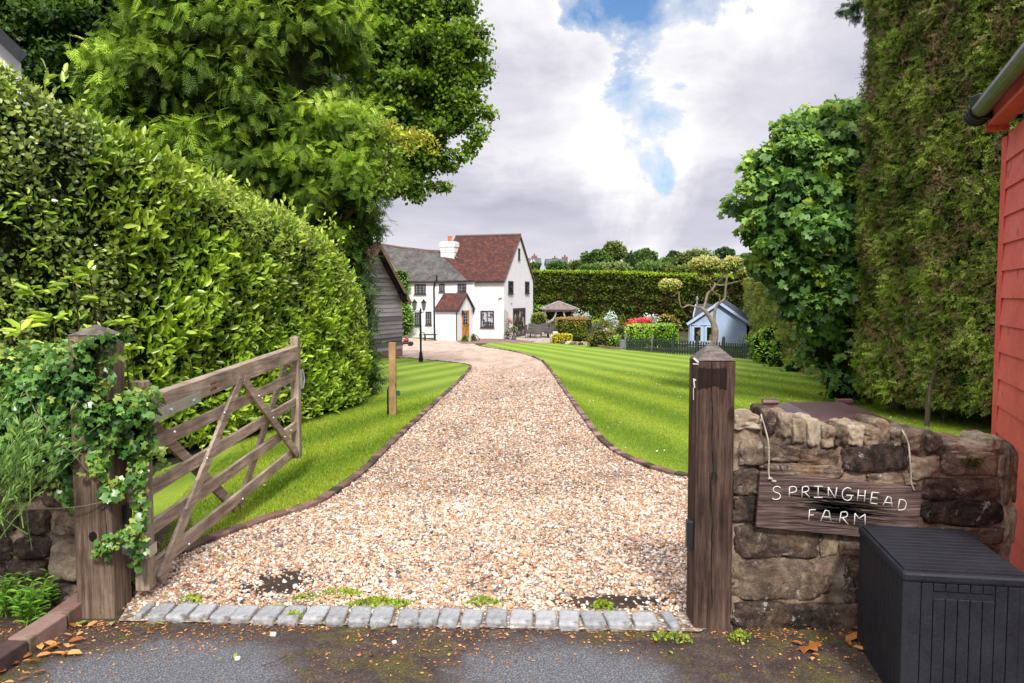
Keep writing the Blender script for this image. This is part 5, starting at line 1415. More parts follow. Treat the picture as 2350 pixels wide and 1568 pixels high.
tree('oak_tree', 'spreading bright green oak behind the cypress, its branches against the sky', 'tree', tuple(ob),
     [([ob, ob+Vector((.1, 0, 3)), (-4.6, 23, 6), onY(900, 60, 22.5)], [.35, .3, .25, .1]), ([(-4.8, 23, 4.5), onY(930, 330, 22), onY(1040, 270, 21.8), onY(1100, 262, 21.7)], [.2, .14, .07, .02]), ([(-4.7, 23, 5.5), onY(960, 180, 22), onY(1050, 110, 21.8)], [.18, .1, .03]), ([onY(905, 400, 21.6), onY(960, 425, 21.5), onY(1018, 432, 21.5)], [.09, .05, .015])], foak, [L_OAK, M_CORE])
# oak behind, left
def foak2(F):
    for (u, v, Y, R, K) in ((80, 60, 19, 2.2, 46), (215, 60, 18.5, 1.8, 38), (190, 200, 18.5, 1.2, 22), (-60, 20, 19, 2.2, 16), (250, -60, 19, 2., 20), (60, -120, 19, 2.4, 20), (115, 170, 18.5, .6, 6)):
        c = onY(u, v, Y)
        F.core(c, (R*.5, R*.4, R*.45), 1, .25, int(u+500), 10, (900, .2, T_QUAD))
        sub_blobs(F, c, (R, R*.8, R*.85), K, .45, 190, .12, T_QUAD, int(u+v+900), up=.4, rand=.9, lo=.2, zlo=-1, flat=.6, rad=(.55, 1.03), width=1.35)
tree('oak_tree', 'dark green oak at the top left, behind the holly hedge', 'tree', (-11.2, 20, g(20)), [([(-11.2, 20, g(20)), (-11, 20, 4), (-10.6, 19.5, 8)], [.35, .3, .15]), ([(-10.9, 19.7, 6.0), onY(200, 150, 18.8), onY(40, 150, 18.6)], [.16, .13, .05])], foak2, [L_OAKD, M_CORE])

# yellow-flecked hawthorn poking out by the cypress
def fhaw(F):
    rg = np.random.default_rng(9)
    for (u, v, s, n, tn) in ((880, 300, .34, 170, .8), (915, 310, .3, 150, 1), (950, 312, .27, 120, 1), (980, 318, .22, 90, 1), (900, 350, .35, 150, .6), (890, 400, .35, 160, .6), (870, 440, .3, 120, .5), (935, 345, .22, 60, .9), (995, 345, .16, 40, 1), (900, 290, .2, 60, 1), (905, 430, .26, 90, .5)):
        F.blob(onY(u, v, 13.9), (s, s, s*.6), n, .075, T_LAUREL, int(u+v), .2, 1.1, .3, 0, .9, mi=0 if tn < .9 else 2, tone=(.2, min(1, tn+.1)), width=1.2)
tree('hawthorn', 'loose hawthorn sprays with yellowish leaves sticking out beside the cypress', 'shrub', (-2.6, 14.1, g(14.1)), [([(-3.5, 14.4, g(14.1)), (-3.3, 14.3, 2.4), onY(870, 420, 13.9), onY(900, 330, 13.9), onY(985, 318, 13.9)], [.06, .05, .035, .02, .006])], fhaw, [L_PRIVET, M_CORE, leafmat('yellow_hawthorn_leaf', [(.16, .2, .02), (.38, .38, .04), (.55, .5, .1)], .5, .3, .3, 4.)])

# ---- right side: clipped far hedge, sycamore, tall conifer hedge
rpath = [(6.15, 14.2), (6.75, 16.8), (7.65, 20.), (9.25, 28), (11.9, 38), (15.2, 50), (19.0, 64)]
RHY = np.array([14, 20, 28, 40, 50, 60, 64]); RHZ = np.array([4.6, 4.4, 4.1, 4.3, 4.6, 4.9, 5.])
rh = lambda y: np.interp(y, RHY, RHZ)
t = thing('conifer_hedge', 'clipped conifer hedge running down the right of the lawn behind the fence', 'hedge', (9, 28, g(28)))
F = Fol(); 
hedge_fol(F, rpath, 1.6, rh, 260, .16, T_FROND3, 51, side=-1, amp=.2, width_l=1.5, rand=.6, z0=.15)
hedge_core(F, rpath, 1.6, rh, .22, side=-1)
F.build('foliage', [L_CON, M_CORE], t)
mb = MB()
for y in np.arange(15, 27, 1.1):
    x = np.interp(y, [p[1] for p in rpath], [p[0] for p in rpath])+.3; mb.tube([(x, y, g(y)-.1), (x+.08, y, g(y)+.5), (x+.2, y, g(y)+1.4)], [.06, .05, .03], 7)
mb.build('stem', M_BARK, t)
cpath = [(5.42, 12.3), (5.55, 11.), (5.72, 9.6), (5.95, 8.2), (6.15, 7.0), (6.3, 5.2)][::-1]
chh = lambda y: np.interp(y, [5, 14], [8.2, 8.2])
t = thing('conifer_hedge', 'very tall sheared conifer hedge with brown dead patches, beside the red shed', 'hedge', (5.9, 9.5, g(9.5)))
F = Fol()
hedge_fol(F, cpath, 1.9, chh, 1500, .105, T_FROND3, 61, side=-1, amp=.10, rand=.8, up=.15, droop=.25, top=False, z0=.3, width_l=1.1, capdens=.8)
hedge_fol(F, cpath, 1.9, chh, 900, .085, T_FROND3, 62, side=-1, amp=.12, rand=.9, top=False, z0=.35, mi=2, select=lambda X, rg: fbm(X, .9, 90) > .12, width_l=.5)
hedge_core(F, cpath, 1.9, chh, .24, side=-1, z0=.45, amp=.03)
F.build('foliage', [L_CON, M_CORE, L_BRN], t)
mb = MB()
for (u, v, r) in ((2105, 985, .03), (2145, 975, .02)):
    b = gr(u, v); b.x += .12; mb.tube([b-Vector((0, 0, .1)), b+Vector((.05, .05, .5)), b+Vector((.3, .1, 1.3))], [r*1.2, r, r*.7], 8)
mb.build('stem', M_BARK, t)
# close-boarded fence glimpsed in the shade behind the trunks
mb = MB(); fb = surf('old_fence_boards', [(.03, .028, .018), (.09, .08, .05), (.15, .13, .09)], 4, .9, stretch=(2, 2, .4))
for k in range(46): 
    y = 8.2+k*.15; mb.box((7.3+random.uniform(-.01, .01), y, g(y)+.75), (.02, .14, 1.6))
mb.build('board_fence', fb, tag=('old close-boarded fence glimpsed behind the hedge trunks', 'fence'))

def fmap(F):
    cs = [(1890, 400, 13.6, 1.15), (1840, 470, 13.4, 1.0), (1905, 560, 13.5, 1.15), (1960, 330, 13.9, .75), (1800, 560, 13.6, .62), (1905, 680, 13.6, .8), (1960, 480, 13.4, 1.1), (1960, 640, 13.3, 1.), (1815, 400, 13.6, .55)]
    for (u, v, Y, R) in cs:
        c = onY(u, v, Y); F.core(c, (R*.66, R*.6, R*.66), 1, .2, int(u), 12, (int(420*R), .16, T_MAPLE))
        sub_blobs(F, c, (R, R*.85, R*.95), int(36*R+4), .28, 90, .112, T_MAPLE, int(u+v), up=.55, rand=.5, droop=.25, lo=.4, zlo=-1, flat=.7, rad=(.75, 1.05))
    for (u, v, s, n) in ((1712, 380, .13, 12), (1725, 415, .16, 18), (1700, 432, .12, 10), (1745, 440, .25, 30), (1735, 515, .12, 10), (1760, 560, .2, 22), (1900, 250, .15, 14), (1955, 240, .15, 16), (1765, 350, .15, 14), (1800, 310, .2, 20), (1860, 262, .2, 20), (1715, 510, .06, 4), (1880, 605, .16, 16), (1860, 600, .12, 12)):
        F.blob(onY(u, v, 13.2), (s, s, s*.7), int(n*2), .10, T_MAPLE, int(u*2+v), .2, 1.1, .5, .2, .5, tone=(.4, 1.))
    for (u, v, Y, R, n) in ((1905, 790, 13.8, .6, 420), (1960, 860, 13.3, .45, 240), (1975, 760, 13.1, .5, 260), (1930, 880, 13.4, .35, 120)):
        c = onY(u, v, Y); F.core(c, (R*.7, R*.6, R*.7), 1, .2, int(v), 8)
        F.blob(c, (R, R*.8, R*.9), n, .1, T_IVY, int(u+v+5), .5, 1.1, .5, .2, .6, tone=(0, .6), lumps=.35)
mb_base = gr(1990, 935)
tree('sycamore_tree', 'dense sycamore with big lobed leaves between the two conifer hedges', 'tree', tuple(mb_base),
     [([gr(1900, 880)-Vector((0, 0, .1)), onY(1890, 830, 15.2), onY(1880, 790, 14.8), onY(1870, 700, 14.4)], [.09, .08, .07, .05]),
      ([gr(1925, 905), onY(1905, 860, 14.2), onY(1900, 760, 13.9), onY(1890, 500, 13.6)], [.06, .06, .08, .05]),
      ([gr(1995, 930), onY(1990, 860, 13), onY(1965, 700, 13.3), onY(1940, 450, 13.5)], [.06, .06, .09, .05]),
      ([onY(1990, 640, 13.1), onY(1975, 608, 12.8), onY(1950, 592, 12.7), onY(1900, 585, 12.6), onY(1870, 590, 12.6)], [.05, .04, .022, .014, .008]),
      ([onY(1995, 690, 12.9), onY(1950, 695, 12.6), onY(1925, 700, 12.6)], [.02, .012, .006])], fmap, [L_MAPLE, M_CORE], M_BARKG)
for i, (u, v, r, lean) in enumerate(((2062, 945, .085, -.28), (2034, 935, .06, -.06), (1905, 878, .07, -.3))):
    b = gr(u, v); mb = MB(); mb.tube([b-Vector((0, 0, .1)), b+Vector((lean*.12, 0, .3)), b+Vector((lean*.5, .05, .9)), b+Vector((lean*.8, .1, 2.2))], [r*1.45, r*1.05, r*.95, r*.8], 12)
    mb.build('tree_trunk', M_BARKG, smooth=True, tag=(('pale bare trunk leaning left, thickest of the trunks under the tall conifers', 'pale slender trunk just left of the thickest one under the conifers', 'dark leaning trunk under the sycamore, farthest down the lawn')[i], 'tree trunk', 'bare trunks under the right-hand trees'))
# conifer branch hanging in at the top right
t = thing('conifer_branch_tree', 'dark drooping conifer branch at the top beside the tall hedge', 'tree', (7.2, 15.8, g(15.8)))
F = Fol()
for (u, v, s, n) in ((1990, -5, .2, 60), (1965, 8, .18, 46), (1938, 22, .10, 20), (1995, 35, .14, 30), (2003, 58, .07, 9), (1965, 35, .11, 18), (1995, -40, .3, 60)):
    F.blob(onY(u, v, 14.), (s, s, s*.6), n*2, .15, T_FROND, int(u+v+70), .1, 1., .3, .6, .5, tone=(0, .5))
F.build('crown', [L_CYPD, M_CORE], t)
mb = MB(); mb.tube([(7.2, 15.8, g(15.8)), (7.1, 15.6, 4), (7., 15.4, 9)], [.2, .16, .1], 8); mb.tube([(7., 15.4, 6.6), onY(2030, -20, 14.6), onY(1945, 0, 14.)], [.08, .05, .015], 6); mb.build('trunk', M_BARK, t)
# bright shrub at the lawn's right edge in front of the clipped hedge
def shrubF(F, c, r, n, size, T, seed, mi=0, cmi=1, tone=(0, 1), **kw):
    F.core(c, tuple(k*.82 for k in r), cmi, .1, seed, 10); F.blob(c, r, n, size, T, seed, .82, 1.07, tone=tone, mi=mi, **kw)
def shrub(name, label, c, r, n, size, T, mats, seed, group=None, cat='shrub', tone=(0, 1), core=None, **kw):
    F = Fol(); shrubF(F, c, r, n, size, T, seed, tone=tone, **kw)
    return F.build(name, [mats, core or M_CORE], tag=(label, cat, group))
L_EUO = leafmat('bright_shrub_leaf', [(.06, .14, .012), (.16, .33, .02), (.33, .5, .04), (.5, .62, .1)], .35, .25, .5, 2.)
F = Fol()
for (u, v, Y, R, n) in ((1752, 785, 27, .45, 330), (1775, 770, 26.5, .42, 260), (1770, 815, 26, .5, 300), (1800, 800, 25.5, .4, 200), (1742, 812, 27.3, .33, 170), (1790, 838, 24.5, .4, 200), (1830, 850, 22, .4, 200)):
    shrubF(F, onY(u, v, Y), (R, R*.8, R*.85), n, .12, T_LAUREL, int(u+v), tone=(0, 1) if u < 1790 else (0, .5), lumps=.3)
F.build('shrub', [L_EUO, M_CORE], tag=('bright yellow-green shrub at the end of the picket fence', 'shrub'))
# ================================================================= the house and what stands round it
Z0 = g(60)
def zq(x, y): return (807.8+.21076*x, 514.0+.21076*y)      # close view of the house
M_RENDER = surf('white_painted_render', [(.66, .66, .67), (.74, .74, .74), (.80, .80, .79)], 1.2, .8, .35, .01, fine=25)
M_RENDER2 = surf('white_chimney_render', [(.60, .60, .58), (.74, .74, .73), (.80, .80, .79)], 1.5, .85, .4, .01)
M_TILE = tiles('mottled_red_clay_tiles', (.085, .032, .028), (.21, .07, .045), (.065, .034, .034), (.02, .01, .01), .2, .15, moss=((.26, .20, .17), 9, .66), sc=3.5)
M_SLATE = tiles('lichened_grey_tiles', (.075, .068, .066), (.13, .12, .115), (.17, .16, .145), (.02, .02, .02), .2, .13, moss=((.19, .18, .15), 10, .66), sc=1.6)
M_RIDGE = surf('ridge_tiles', [(.10, .06, .045), (.2, .14, .11)], 5)
M_FRAME = surf('dark_grey_paint', [(.035, .036, .04), (.06, .062, .066)], 20, .5)
M_BLACK = surf('black_paint', [(.012, .012, .014), (.025, .025, .028)], 20, .4)
M_OAKD = wood('golden_oak_door', [(.30, .12, .02), (.48, .21, .045), (.62, .32, .09)], 2, 2., 3, .5, knots=False)
def glass(name, tone, cur=(.35, .33, .3), k=.5):
    t = NT(name); n = t.noise(t.coord('Object', (1, 1, 1)), 1.9, 3, .5)
    c = t.ramp(n, [(k, tone), (k+.06, cur)]); return t.finish(c, .06, None, spec=.8)
M_GLASS = glass('window_glass', (.02, .022, .025), (.10, .11, .12), .55)
M_GLASSC = glass('window_glass_with_curtains', (.03, .03, .05), (.55, .55, .62), .5)
M_LEAD = surf('white_glazing_lead', [(.4, .4, .4), (.5, .5, .5)], 20)

K = gr(1156.6, 778.5); K.z = Z0
gG = gr(1223, 768); gG.z = Z0
gd = (gG-K).normalized(); wd_ = Vector((-gd.y, gd.x, 0)); glen = (gG-K).length
ez = onY(1156.6, 640.5, K.y).z
M_ = K+gd*glen/2; rz = onP(1192.4, 541.4, M_, wd_).z
nF = -gd; nG = -wd_        # outward normals: long front, gable
UP = Vector((0, 0, 1))
def P3(p, z): return Vector((p.x, p.y, z))
house = thing('white_farmhouse', 'white rendered farmhouse with a red tiled gable and a lower grey tiled wing', 'house', tuple(K+gd*3+wd_*3))
LW = 5.6
mb = MB()
Kb, Gb = K+wd_*LW, gG+wd_*LW
mb.poly([P3(K, Z0-.3), P3(gG, Z0-.3), P3(gG, ez), P3(M_, rz), P3(K, ez)])
mb.poly([P3(K, ez), P3(Kb, ez), P3(Kb, Z0-.3), P3(K, Z0-.3)])
mb.poly([P3(Kb, Z0-.3), P3(Kb, ez), P3(M_+wd_*LW, rz), P3(Gb, ez), P3(Gb, Z0-.3)])
mb.poly([P3(gG, Z0-.3), P3(Gb, Z0-.3), P3(Gb, ez), P3(gG, ez)])
mb.build('main_wall', M_RENDER, house)
# wing: freely laid out, as the old range is not square
B2 = K+wd_*2.34+nF*.10; A1 = onY(936, 700, K.y+2.2); A1 = Vector((A1.x, A1.y, Z0))
ezA = onY(934, 641.5, A1.y).z
# main roof front plane and the point where the wing ridge meets it
ev = .22
slope = (rz-ez)/(glen/2)
nR = (nF*slope+UP).normalized()
R_ = onP(1024.9, 580.4, P3(K, ez), nR)
L_ = onY(880, 563, A1.y+3.2)
A2 = A1+Vector((L_.x-A1.x, L_.y-A1.y, 0))*2.0
mb = MB()
mb.poly([P3(A1, Z0-.3), P3(B2, Z0-.3), P3(B2, ez-.02), P3(A1, ezA)])
mb.poly([P3(A2, Z0-.3), P3(A1, Z0-.3), P3(A1, ezA), Vector(L_), P3(A2, ezA)])
back = P3(B2+gd*6.5+wd_*.5, Z0-.3)
mb.poly([P3(A2, Z0-.3), P3(A2, ezA), P3(back, ezA), back])
mb.build('wing_wall', M_RENDER, house)
th = UP*.09
def eave(p, z, n, o=ev): return P3(p+n*o, z-o*slope*.9)
e1 = eave(K, ez, nF)+nG*.12; e2 = eave(K+wd_*2.30, ez, nF)
m1 = P3(M_, rz)+nG*.12; rl = onP(1046, 548.5, P3(K, ez), nR)
rl = P3(M_+wd_*5.5, rz)
s1 = eave(gG, ez, gd)+nG*.12; s2 = eave(Gb, ez, gd)
mb = MB(); mb.slab([e1, e2, R_, rl, m1], th)
o = mb.build('red_tiled_roof', M_TILE, house)
mb = MB(); mb.slab([s1, m1, rl, s2], th); mb.build('red_tiled_roof', M_TILE, house)
mb = MB(); mb.tube([m1+UP*.09, rl+UP*.09], .10, 8); mb.build('ridge', M_RIDGE, house)
ea = eave(A1, ezA, nF)+wd_*.1; eb = eave(B2, ez-.0, nF, .15)
Lr = Vector(L_)+wd_*.2; 
# the grey tiles turn red next to the valley
def lerp(a, b, t): return Vector(a).lerp(Vector(b), t)
eb1 = lerp(eb, ea, .10); R1 = lerp(R_, Lr, .16)
def sag(a, b, c, d, mat, name, n=10, depth=.06):
    mb = MB(); 
    for i in range(n):
        t0, t1 = i/n, (i+1)/n
        f = lambda t: -depth*math.sin(PI*t)
        p = [lerp(a, b, t0)+UP*f(t0)*.3, lerp(a, b, t1)+UP*f(t1)*.3, lerp(d, c, t1)+UP*f(t1), lerp(d, c, t0)+UP*f(t0)]
        mb.slab(p, th)
    mb.build(name, mat, house)
sag(ea, eb1, R1, Lr, M_SLATE, 'grey_tiled_roof', 10, .12)
mb = MB(); mb.slab([eb1, eb, R_, R1], th*1.02); mb.build('red_tiled_roof', M_TILE, house)
mb = MB(); bkL = P3(A2, ezA)+gd*.2; bkR = P3(back, ezA)+gd*.2; mb.slab([Lr, R_, bkR, bkL], th); mb.build('grey_tiled_roof', M_SLATE, house)
mb = MB(); mb.tube([Lr+UP*.08, lerp(Lr, R_, .5)-UP*.05, R_+UP*.08], .09, 8); mb.build('ridge', M_RIDGE, house)
# rake edge of the gable
mb = MB(); mb.beam(e1+nG*.0, m1+nG*.0, .05, .12, nG); mb.beam(s1, m1, .05, .12, nG); mb.build('verge', M_RIDGE, house)
mb = MB(); mb.beam(Vector(ea), Vector(Lr), .06, .1, UP); mb.build('verge', M_RIDGE, house)
# gutters
mb = MB(); mb.tube([e1+nF*.04-UP*.02, e2+nF*.04-UP*.02], .06, 8); mb.tube([ea+nF*.04-UP*.03, lerp(ea, eb, .5)+nF*.04-UP*.07, eb+nF*.04-UP*.03], .05, 8); mb.build('gutter', M_BLACK, house)

def wall_pt(x, y, p0, n): u, v = zq(x, y); return onP(u, v, p0, n)
def window(x0, y0, x1, y1, p0, n, nx, ny, gm=None, fr=.06, name='window', lead=True, cas=1):
    a = wall_pt(x0, y0, p0, n); b = wall_pt(x1, y1, p0, n)
    tx = UP.cross(n).normalized(); c = (a+b)/2; w = abs((b-a).dot(tx)); h = abs(a.z-b.z)
    mb = MB()
    def bar(p, q, ww, dd=.05): mb.beam(p, q, ww, dd, None if abs((q-p).normalized().z) > .9 else UP)
    C = c+n*.02
    for s in (-1, 1):
        mb.beam(C+tx*s*(w/2-fr/2)-UP*h/2, C+tx*s*(w/2-fr/2)+UP*h/2, fr, .07, tx)
        mb.beam(C-tx*(w/2-fr)+UP*s*(h/2-fr/2), C+tx*(w/2-fr)+UP*s*(h/2-fr/2), .07, fr, n)
    for i in range(1, cas):
        q = -w/2+w*i/cas; mb.beam(C+tx*q-UP*(h/2-fr), C+tx*q+UP*(h/2-fr), fr*.9, .06, tx)
    f = mb.build(name, M_FRAME, house)
    mb = MB(); D = c+n*.012
    mb.quad(D-tx*w/2*.96-UP*h/2*.96, D+tx*w/2*.96-UP*h/2*.96, D+tx*w/2*.96+UP*h/2*.96, D-tx*w/2*.96+UP*h/2*.96); mb.build('pane', gm or M_GLASS, f)
    if lead:
        mb = MB(); D = c+n*.03
        for i in range(1, nx): q = -w/2+w*i/nx; mb.beam(D+tx*q-UP*(h/2-fr), D+tx*q+UP*(h/2-fr), .016, .012, tx)
        for j in range(1, ny): q = -h/2+h*j/ny; mb.beam(D-tx*(w/2-fr)+UP*q, D+tx*(w/2-fr)+UP*q, .012, .016, n)
        mb.build('glazing_bars', M_LEAD if lead == True else M_FRAME, f)
    mb = MB(); mb.beam(c-tx*(w/2+.05)-UP*(h/2+.025)+n*.05, c+tx*(w/2+.05)-UP*(h/2+.025)+n*.05, .13, .05, n); mb.build('sill', M_FRAME, f)
    return f
PF = P3(K, ez); PW = P3(B2, ez)
nW = UP.cross((A1-B2).normalized()); nW = Vector((nW.x, nW.y, 0)).normalized()
if nW.y > 0: nW = -nW
window(682, 660, 805, 768, PW, nW, 6, 4, fr=.07, cas=3)
window(950, 655, 1010, 742, PW, nW, 3, 4, fr=.07)
window(1151, 652, 1245, 745, PW, nW, 2, 3, fr=.07, cas=3)
window(685, 962, 742, 1110, PW, nW, 3, 5, fr=.07, cas=2)
window(803, 955, 866, 1100, PW, nW, 3, 5, fr=.07, cas=2)
window(1401, 945, 1547, 1130, PF, nF, 6, 6, M_GLASSC, fr=.09, cas=2)
PG = P3(K, ez)
window(1700, 622, 1752, 762, PG, nG, 2, 4, fr=.11, lead='d')
window(1882, 627, 1926, 758, PG, nG, 2, 4, fr=.11, lead='d')
window(1808, 266, 1826, 392, PG, nG, 1, 1, fr=.09, lead=False)
fd = window(1752, 920, 1883, 1222, PG, nG, 1, 1, glass('garden_door_glass', (.02, .02, .022), (.42, .34, .27), .54), fr=.2, name='garden_door', lead=False, cas=3)
# chimneys
def chimney(uvs, Y, dep, pot=None):
    (u0, v0), (u1, v1) = uvs; a = onY(u0, v0, Y); b = onY(u1, v1, Y); c = (a+b)/2; w = abs(b.x-a.x); h = abs(a.z-b.z)
    ang = math.atan2(-wd_.y, -wd_.x); mb = MB()
    mb.box((c.x, Y+dep/2, c.z-.35), (w*.92, dep, h+.7), ang)
    mb.box((c.x, Y+dep/2, a.z-.18-h*.06), (w, dep+.1, h*.28), ang); mb.box((c.x, Y+dep/2, a.z-h*.62), (w*.98, dep+.06, .06), ang)
    ch = mb.build('chimney', M_RENDER2, house, bevel=.03)
    mb = MB(); mb.lathe((c.x+.03, Y+dep/2, a.z-.03), [(.2, 0), (.17, .1), (.16, .42), (.19, .46), (.16, .5)], 10); mb.build('chimney_pot', surf('terracotta', [(.45, .12, .04), (.6, .2, .08)], 5), ch)
chimney((zq(968, 192), zq(1146, 372)), R_.y-.75, .9)
chimney((zq(225, 130), zq(335, 330)), 65.4, .8)
# lead flashing
mb = MB(); a = onP(*zq(1035, 300), P3(K, ez), nR); b = onP(*zq(1150, 388), P3(K, ez), nR)
mb.slab([a+UP*.12, b+UP*.12, b+UP*.12+nF*.15, a+UP*.12+nF*.15], UP*.02); mb.build('lead_flashing', surf('lead', [(.25, .27, .3), (.4, .42, .46)], 8, .5), house)
# drainpipes
def pipe(pts, r=.05, name='drainpipe'):
    mb = MB(); mb.tube(pts, r, 8); mb.build(name, M_BLACK, house)
q = lambda x, y, o=.12: wall_pt(x, y, PW, nW)+nW*o
pipe([q(935, 565, .25), q(935, 618, .25), q(905, 650, .12), q(897, 700, .1), q(905, 1270, .1)], .065)
# security camera, vent
c = wall_pt(1620, 795, PF, nF); mb = MB(); mb.box(tuple(c+nF*.12), (.28, .14, .12), .3); mb.box(tuple(c+nF*.05-UP*.07), (.1, .1, .14)); mb.build('security_camera', M_RENDER2, house)
c = wall_pt(1735, 869, PG, nG); mb = MB(); mb.box(tuple(c+nG*.04), (.08, .08, .08)); mb.build('outdoor_socket', M_FRAME, house)
mb = MB(); 
for a, b in ((1347, 1655),):
    p = wall_pt(a, 1190, PF, nF); r_ = wall_pt(b, 1200, PF, nF); mb.beam(P3(p, Z0+.28)+nF*.02, P3(r_, Z0+.28)+nF*.02, .06, .56, nF)
mb.build('plinth', M_RENDER, house)

# ---- porch
C = gr(1050.2, 783.5); C.z = Z0
tt = 2.5; base = K+wd_*tt
# corner in front of the wall by d, along -gd
a_ = (1050.2-CX)/FPX
best = min(np.arange(1., 5., .02), key=lambda d: abs((base-gd*d).x/((base-gd*d).y)-ray(1050.2, 780)[0]/ray(1050.2, 780)[1]))
C = base-gd*float(best); s = min(np.arange(.8, 4., .02), key=lambda k: abs((C+wd_*k).x/((C+wd_*k).y)-ray(999.6, 780)[0]/ray(999.6, 780)[1]))
Dp = C+wd_*float(s)
pez = onY(*zq(1147, 935), C.y).z; gm = C+gd*float(best)*.5; prz = onP(*zq(1243, 764), P3(gm, 0), nG).z
print('porch', C, best, s, pez, prz, 'house', K, gG, ez, rz, R_, L_, A1, A2)
mb = MB(); E_ = C+gd*float(best); zb0 = Z0-.3
mb.poly([P3(C, zb0), P3(E_, zb0), P3(E_, pez), P3(gm, prz), P3(C, pez)]); mb.poly([P3(Dp, zb0), P3(C, zb0), P3(C, pez), P3(Dp, pez)]); Ep = Dp+gd*float(best)
mb.poly([P3(Ep, zb0), P3(Dp, zb0), P3(Dp, pez), P3(gm+wd_*float(s), prz), P3(Ep, pez)])
mb.build('porch_wall', M_RENDER, house)
o1 = .14; sp = (prz-pez)/(float(best)/2)
a = P3(C+nF*o1, pez-o1*sp)+nG*.1; b = P3(Dp+nF*o1, pez-o1*sp)+wd_*.08; c2 = P3(gm, prz)+wd_*(float(s)-.35); d = P3(gm, prz)+nG*.1; e = P3(E_+gd*o1, pez-o1*sp)+nG*.1
mb = MB(); mb.slab([a, b, P3(gm, prz)+wd_*(float(s)+.0), d], UP*.07); mb.slab([d, P3(gm, prz)+wd_*float(s), P3(Ep+gd*o1, pez-o1*sp), e], UP*.07); mb.build('porch_roof', M_TILE, house)
mb = MB(); mb.tube([a+nF*.04, b+nF*.04], .045, 8); mb.beam(a+nG*.03, d+nG*.03, .05, .09, nG); mb.beam(e+nG*.03, d+nG*.03, .05, .09, nG); mb.build('porch_gutter', M_BLACK, house)
mb = MB(); mb.tube([a-nG*.02+nF*.02, P3(C+nF*.05, pez-.25)-nG*.06, P3(C+nF*.05, Z0)-nG*.06], .04, 8); mb.build('drainpipe', M_BLACK, house)
PP = P3(C, Z0)
a = wall_pt(1197, 945, PP, nG); b = wall_pt(1268, 1250, PP, nG); w = abs((b-a).dot(gd)); cc = (a+b)/2; dz0 = Z0+.02; dz1 = a.z; h = dz1-dz0
cc = P3(cc, (dz0+dz1)/2)
mb = MB()
for s_ in (-1, 1): mb.beam(cc+gd*s_*(w/2-.05)-UP*h/2+nG*.03, cc+gd*s_*(w/2-.05)+UP*h/2+nG*.03, .1, .08, gd)
mb.beam(cc-gd*w/2+UP*(h/2-.04)+nG*.03, cc+gd*w/2+UP*(h/2-.04)+nG*.03, .08, .08, nG)
mb.beam(cc+nG*.02-UP*h*.27, cc+nG*.02-UP*h*.27+UP*.001, .01, .01, gd)
mb.slab([cc-gd*(w/2-.1)-UP*h/2+nG*.02, cc+gd*(w/2-.1)-UP*h/2+nG*.02, cc+gd*(w/2-.1)-UP*h*.03+nG*.02, cc-gd*(w/2-.1)-UP*h*.03+nG*.02], nG*.03)
mb.beam(cc-gd*w/2-UP*h*.02+nG*.05, cc+gd*w/2-UP*h*.02+nG*.05, .05, .06, nG)
dr = mb.build('front_door', M_OAKD, house)
mb = MB(); mb.quad(cc-gd*(w/2-.2)+UP*.02+nG*.03, cc+gd*(w/2-.2)+UP*.02+nG*.03, cc+gd*(w/2-.2)+UP*(h/2-.16)+nG*.03, cc-gd*(w/2-.2)+UP*(h/2-.16)+nG*.03); mb.build('pane', M_GLASS, dr)
mb = MB()
for i in (1, 2, 3):
    mb.beam(cc-gd*(w/2-.2)+UP*(.02+(h/2-.18)*i/4)+nG*.04, cc+gd*(w/2-.2)+UP*(.02+(h/2-.18)*i/4)+nG*.04, .012, .014, nG)
mb.beam(cc+UP*.02+nG*.04, cc+UP*(h/2-.16)+nG*.04, .014, .012, gd); mb.build('glazing_bars', M_LEAD, dr)
mb = MB(); mb.box(tuple(cc+gd*(w/2-.14)+nG*.07-UP*.0), (.05, .05, .16)); mb.build('handle', M_BLACK, dr)
for (x, y) in ((1187, 965), (1306, 940)):
    c = wall_pt(x, y, PP, nG)+nG*.14; mb = MB(); mb.lathe((c.x, c.y, c.z-.14), [(.02, -.04), (.06, 0), (.09, .2), (.11, .22), (.03, .3), (.01, .36)], 6); mb.tube([c-UP*.1-nG*.14, c-UP*.2-nG*.06, c-UP*.16], .016, 6)
    mb.build('wall_lantern', M_BLACK, house)

# ---- creeper on the end of the wing
F = Fol()
for (x, y, Y, r, n) in ((520, 590, 61.6, .75, 260), (560, 690, 61.3, .5, 180), (560, 850, 61.2, .45, 160), (590, 960, 61, .55, 220), (600, 1060, 60.9, .65, 280), (580, 1160, 60.9, .5, 200), (560, 770, 61, .4, 120), (550, 1000, 61, .7, 250), (450, 610, 61.8, .5, 120)):
    c = onY(*zq(x, y), Y); F.core(c, (r*.75, r*.5, r*.75), 1, .2, x, 8); F.blob(c, (r, r*.6, r), n, .16, T_QUAD, x+y, .7, 1.15, .4, .3, .7, tone=(.2, 1.), width=1.3)
L_CREEP = leafmat('creeper_leaf', [(.04, .10, .012), (.11, .24, .02), (.24, .42, .04)], .5, .3, .35, .8)
F.build('climbing_creeper', [L_CREEP, M_CORE], tag=('green creeper climbing the left end of the white farmhouse', 'climbing plant'))

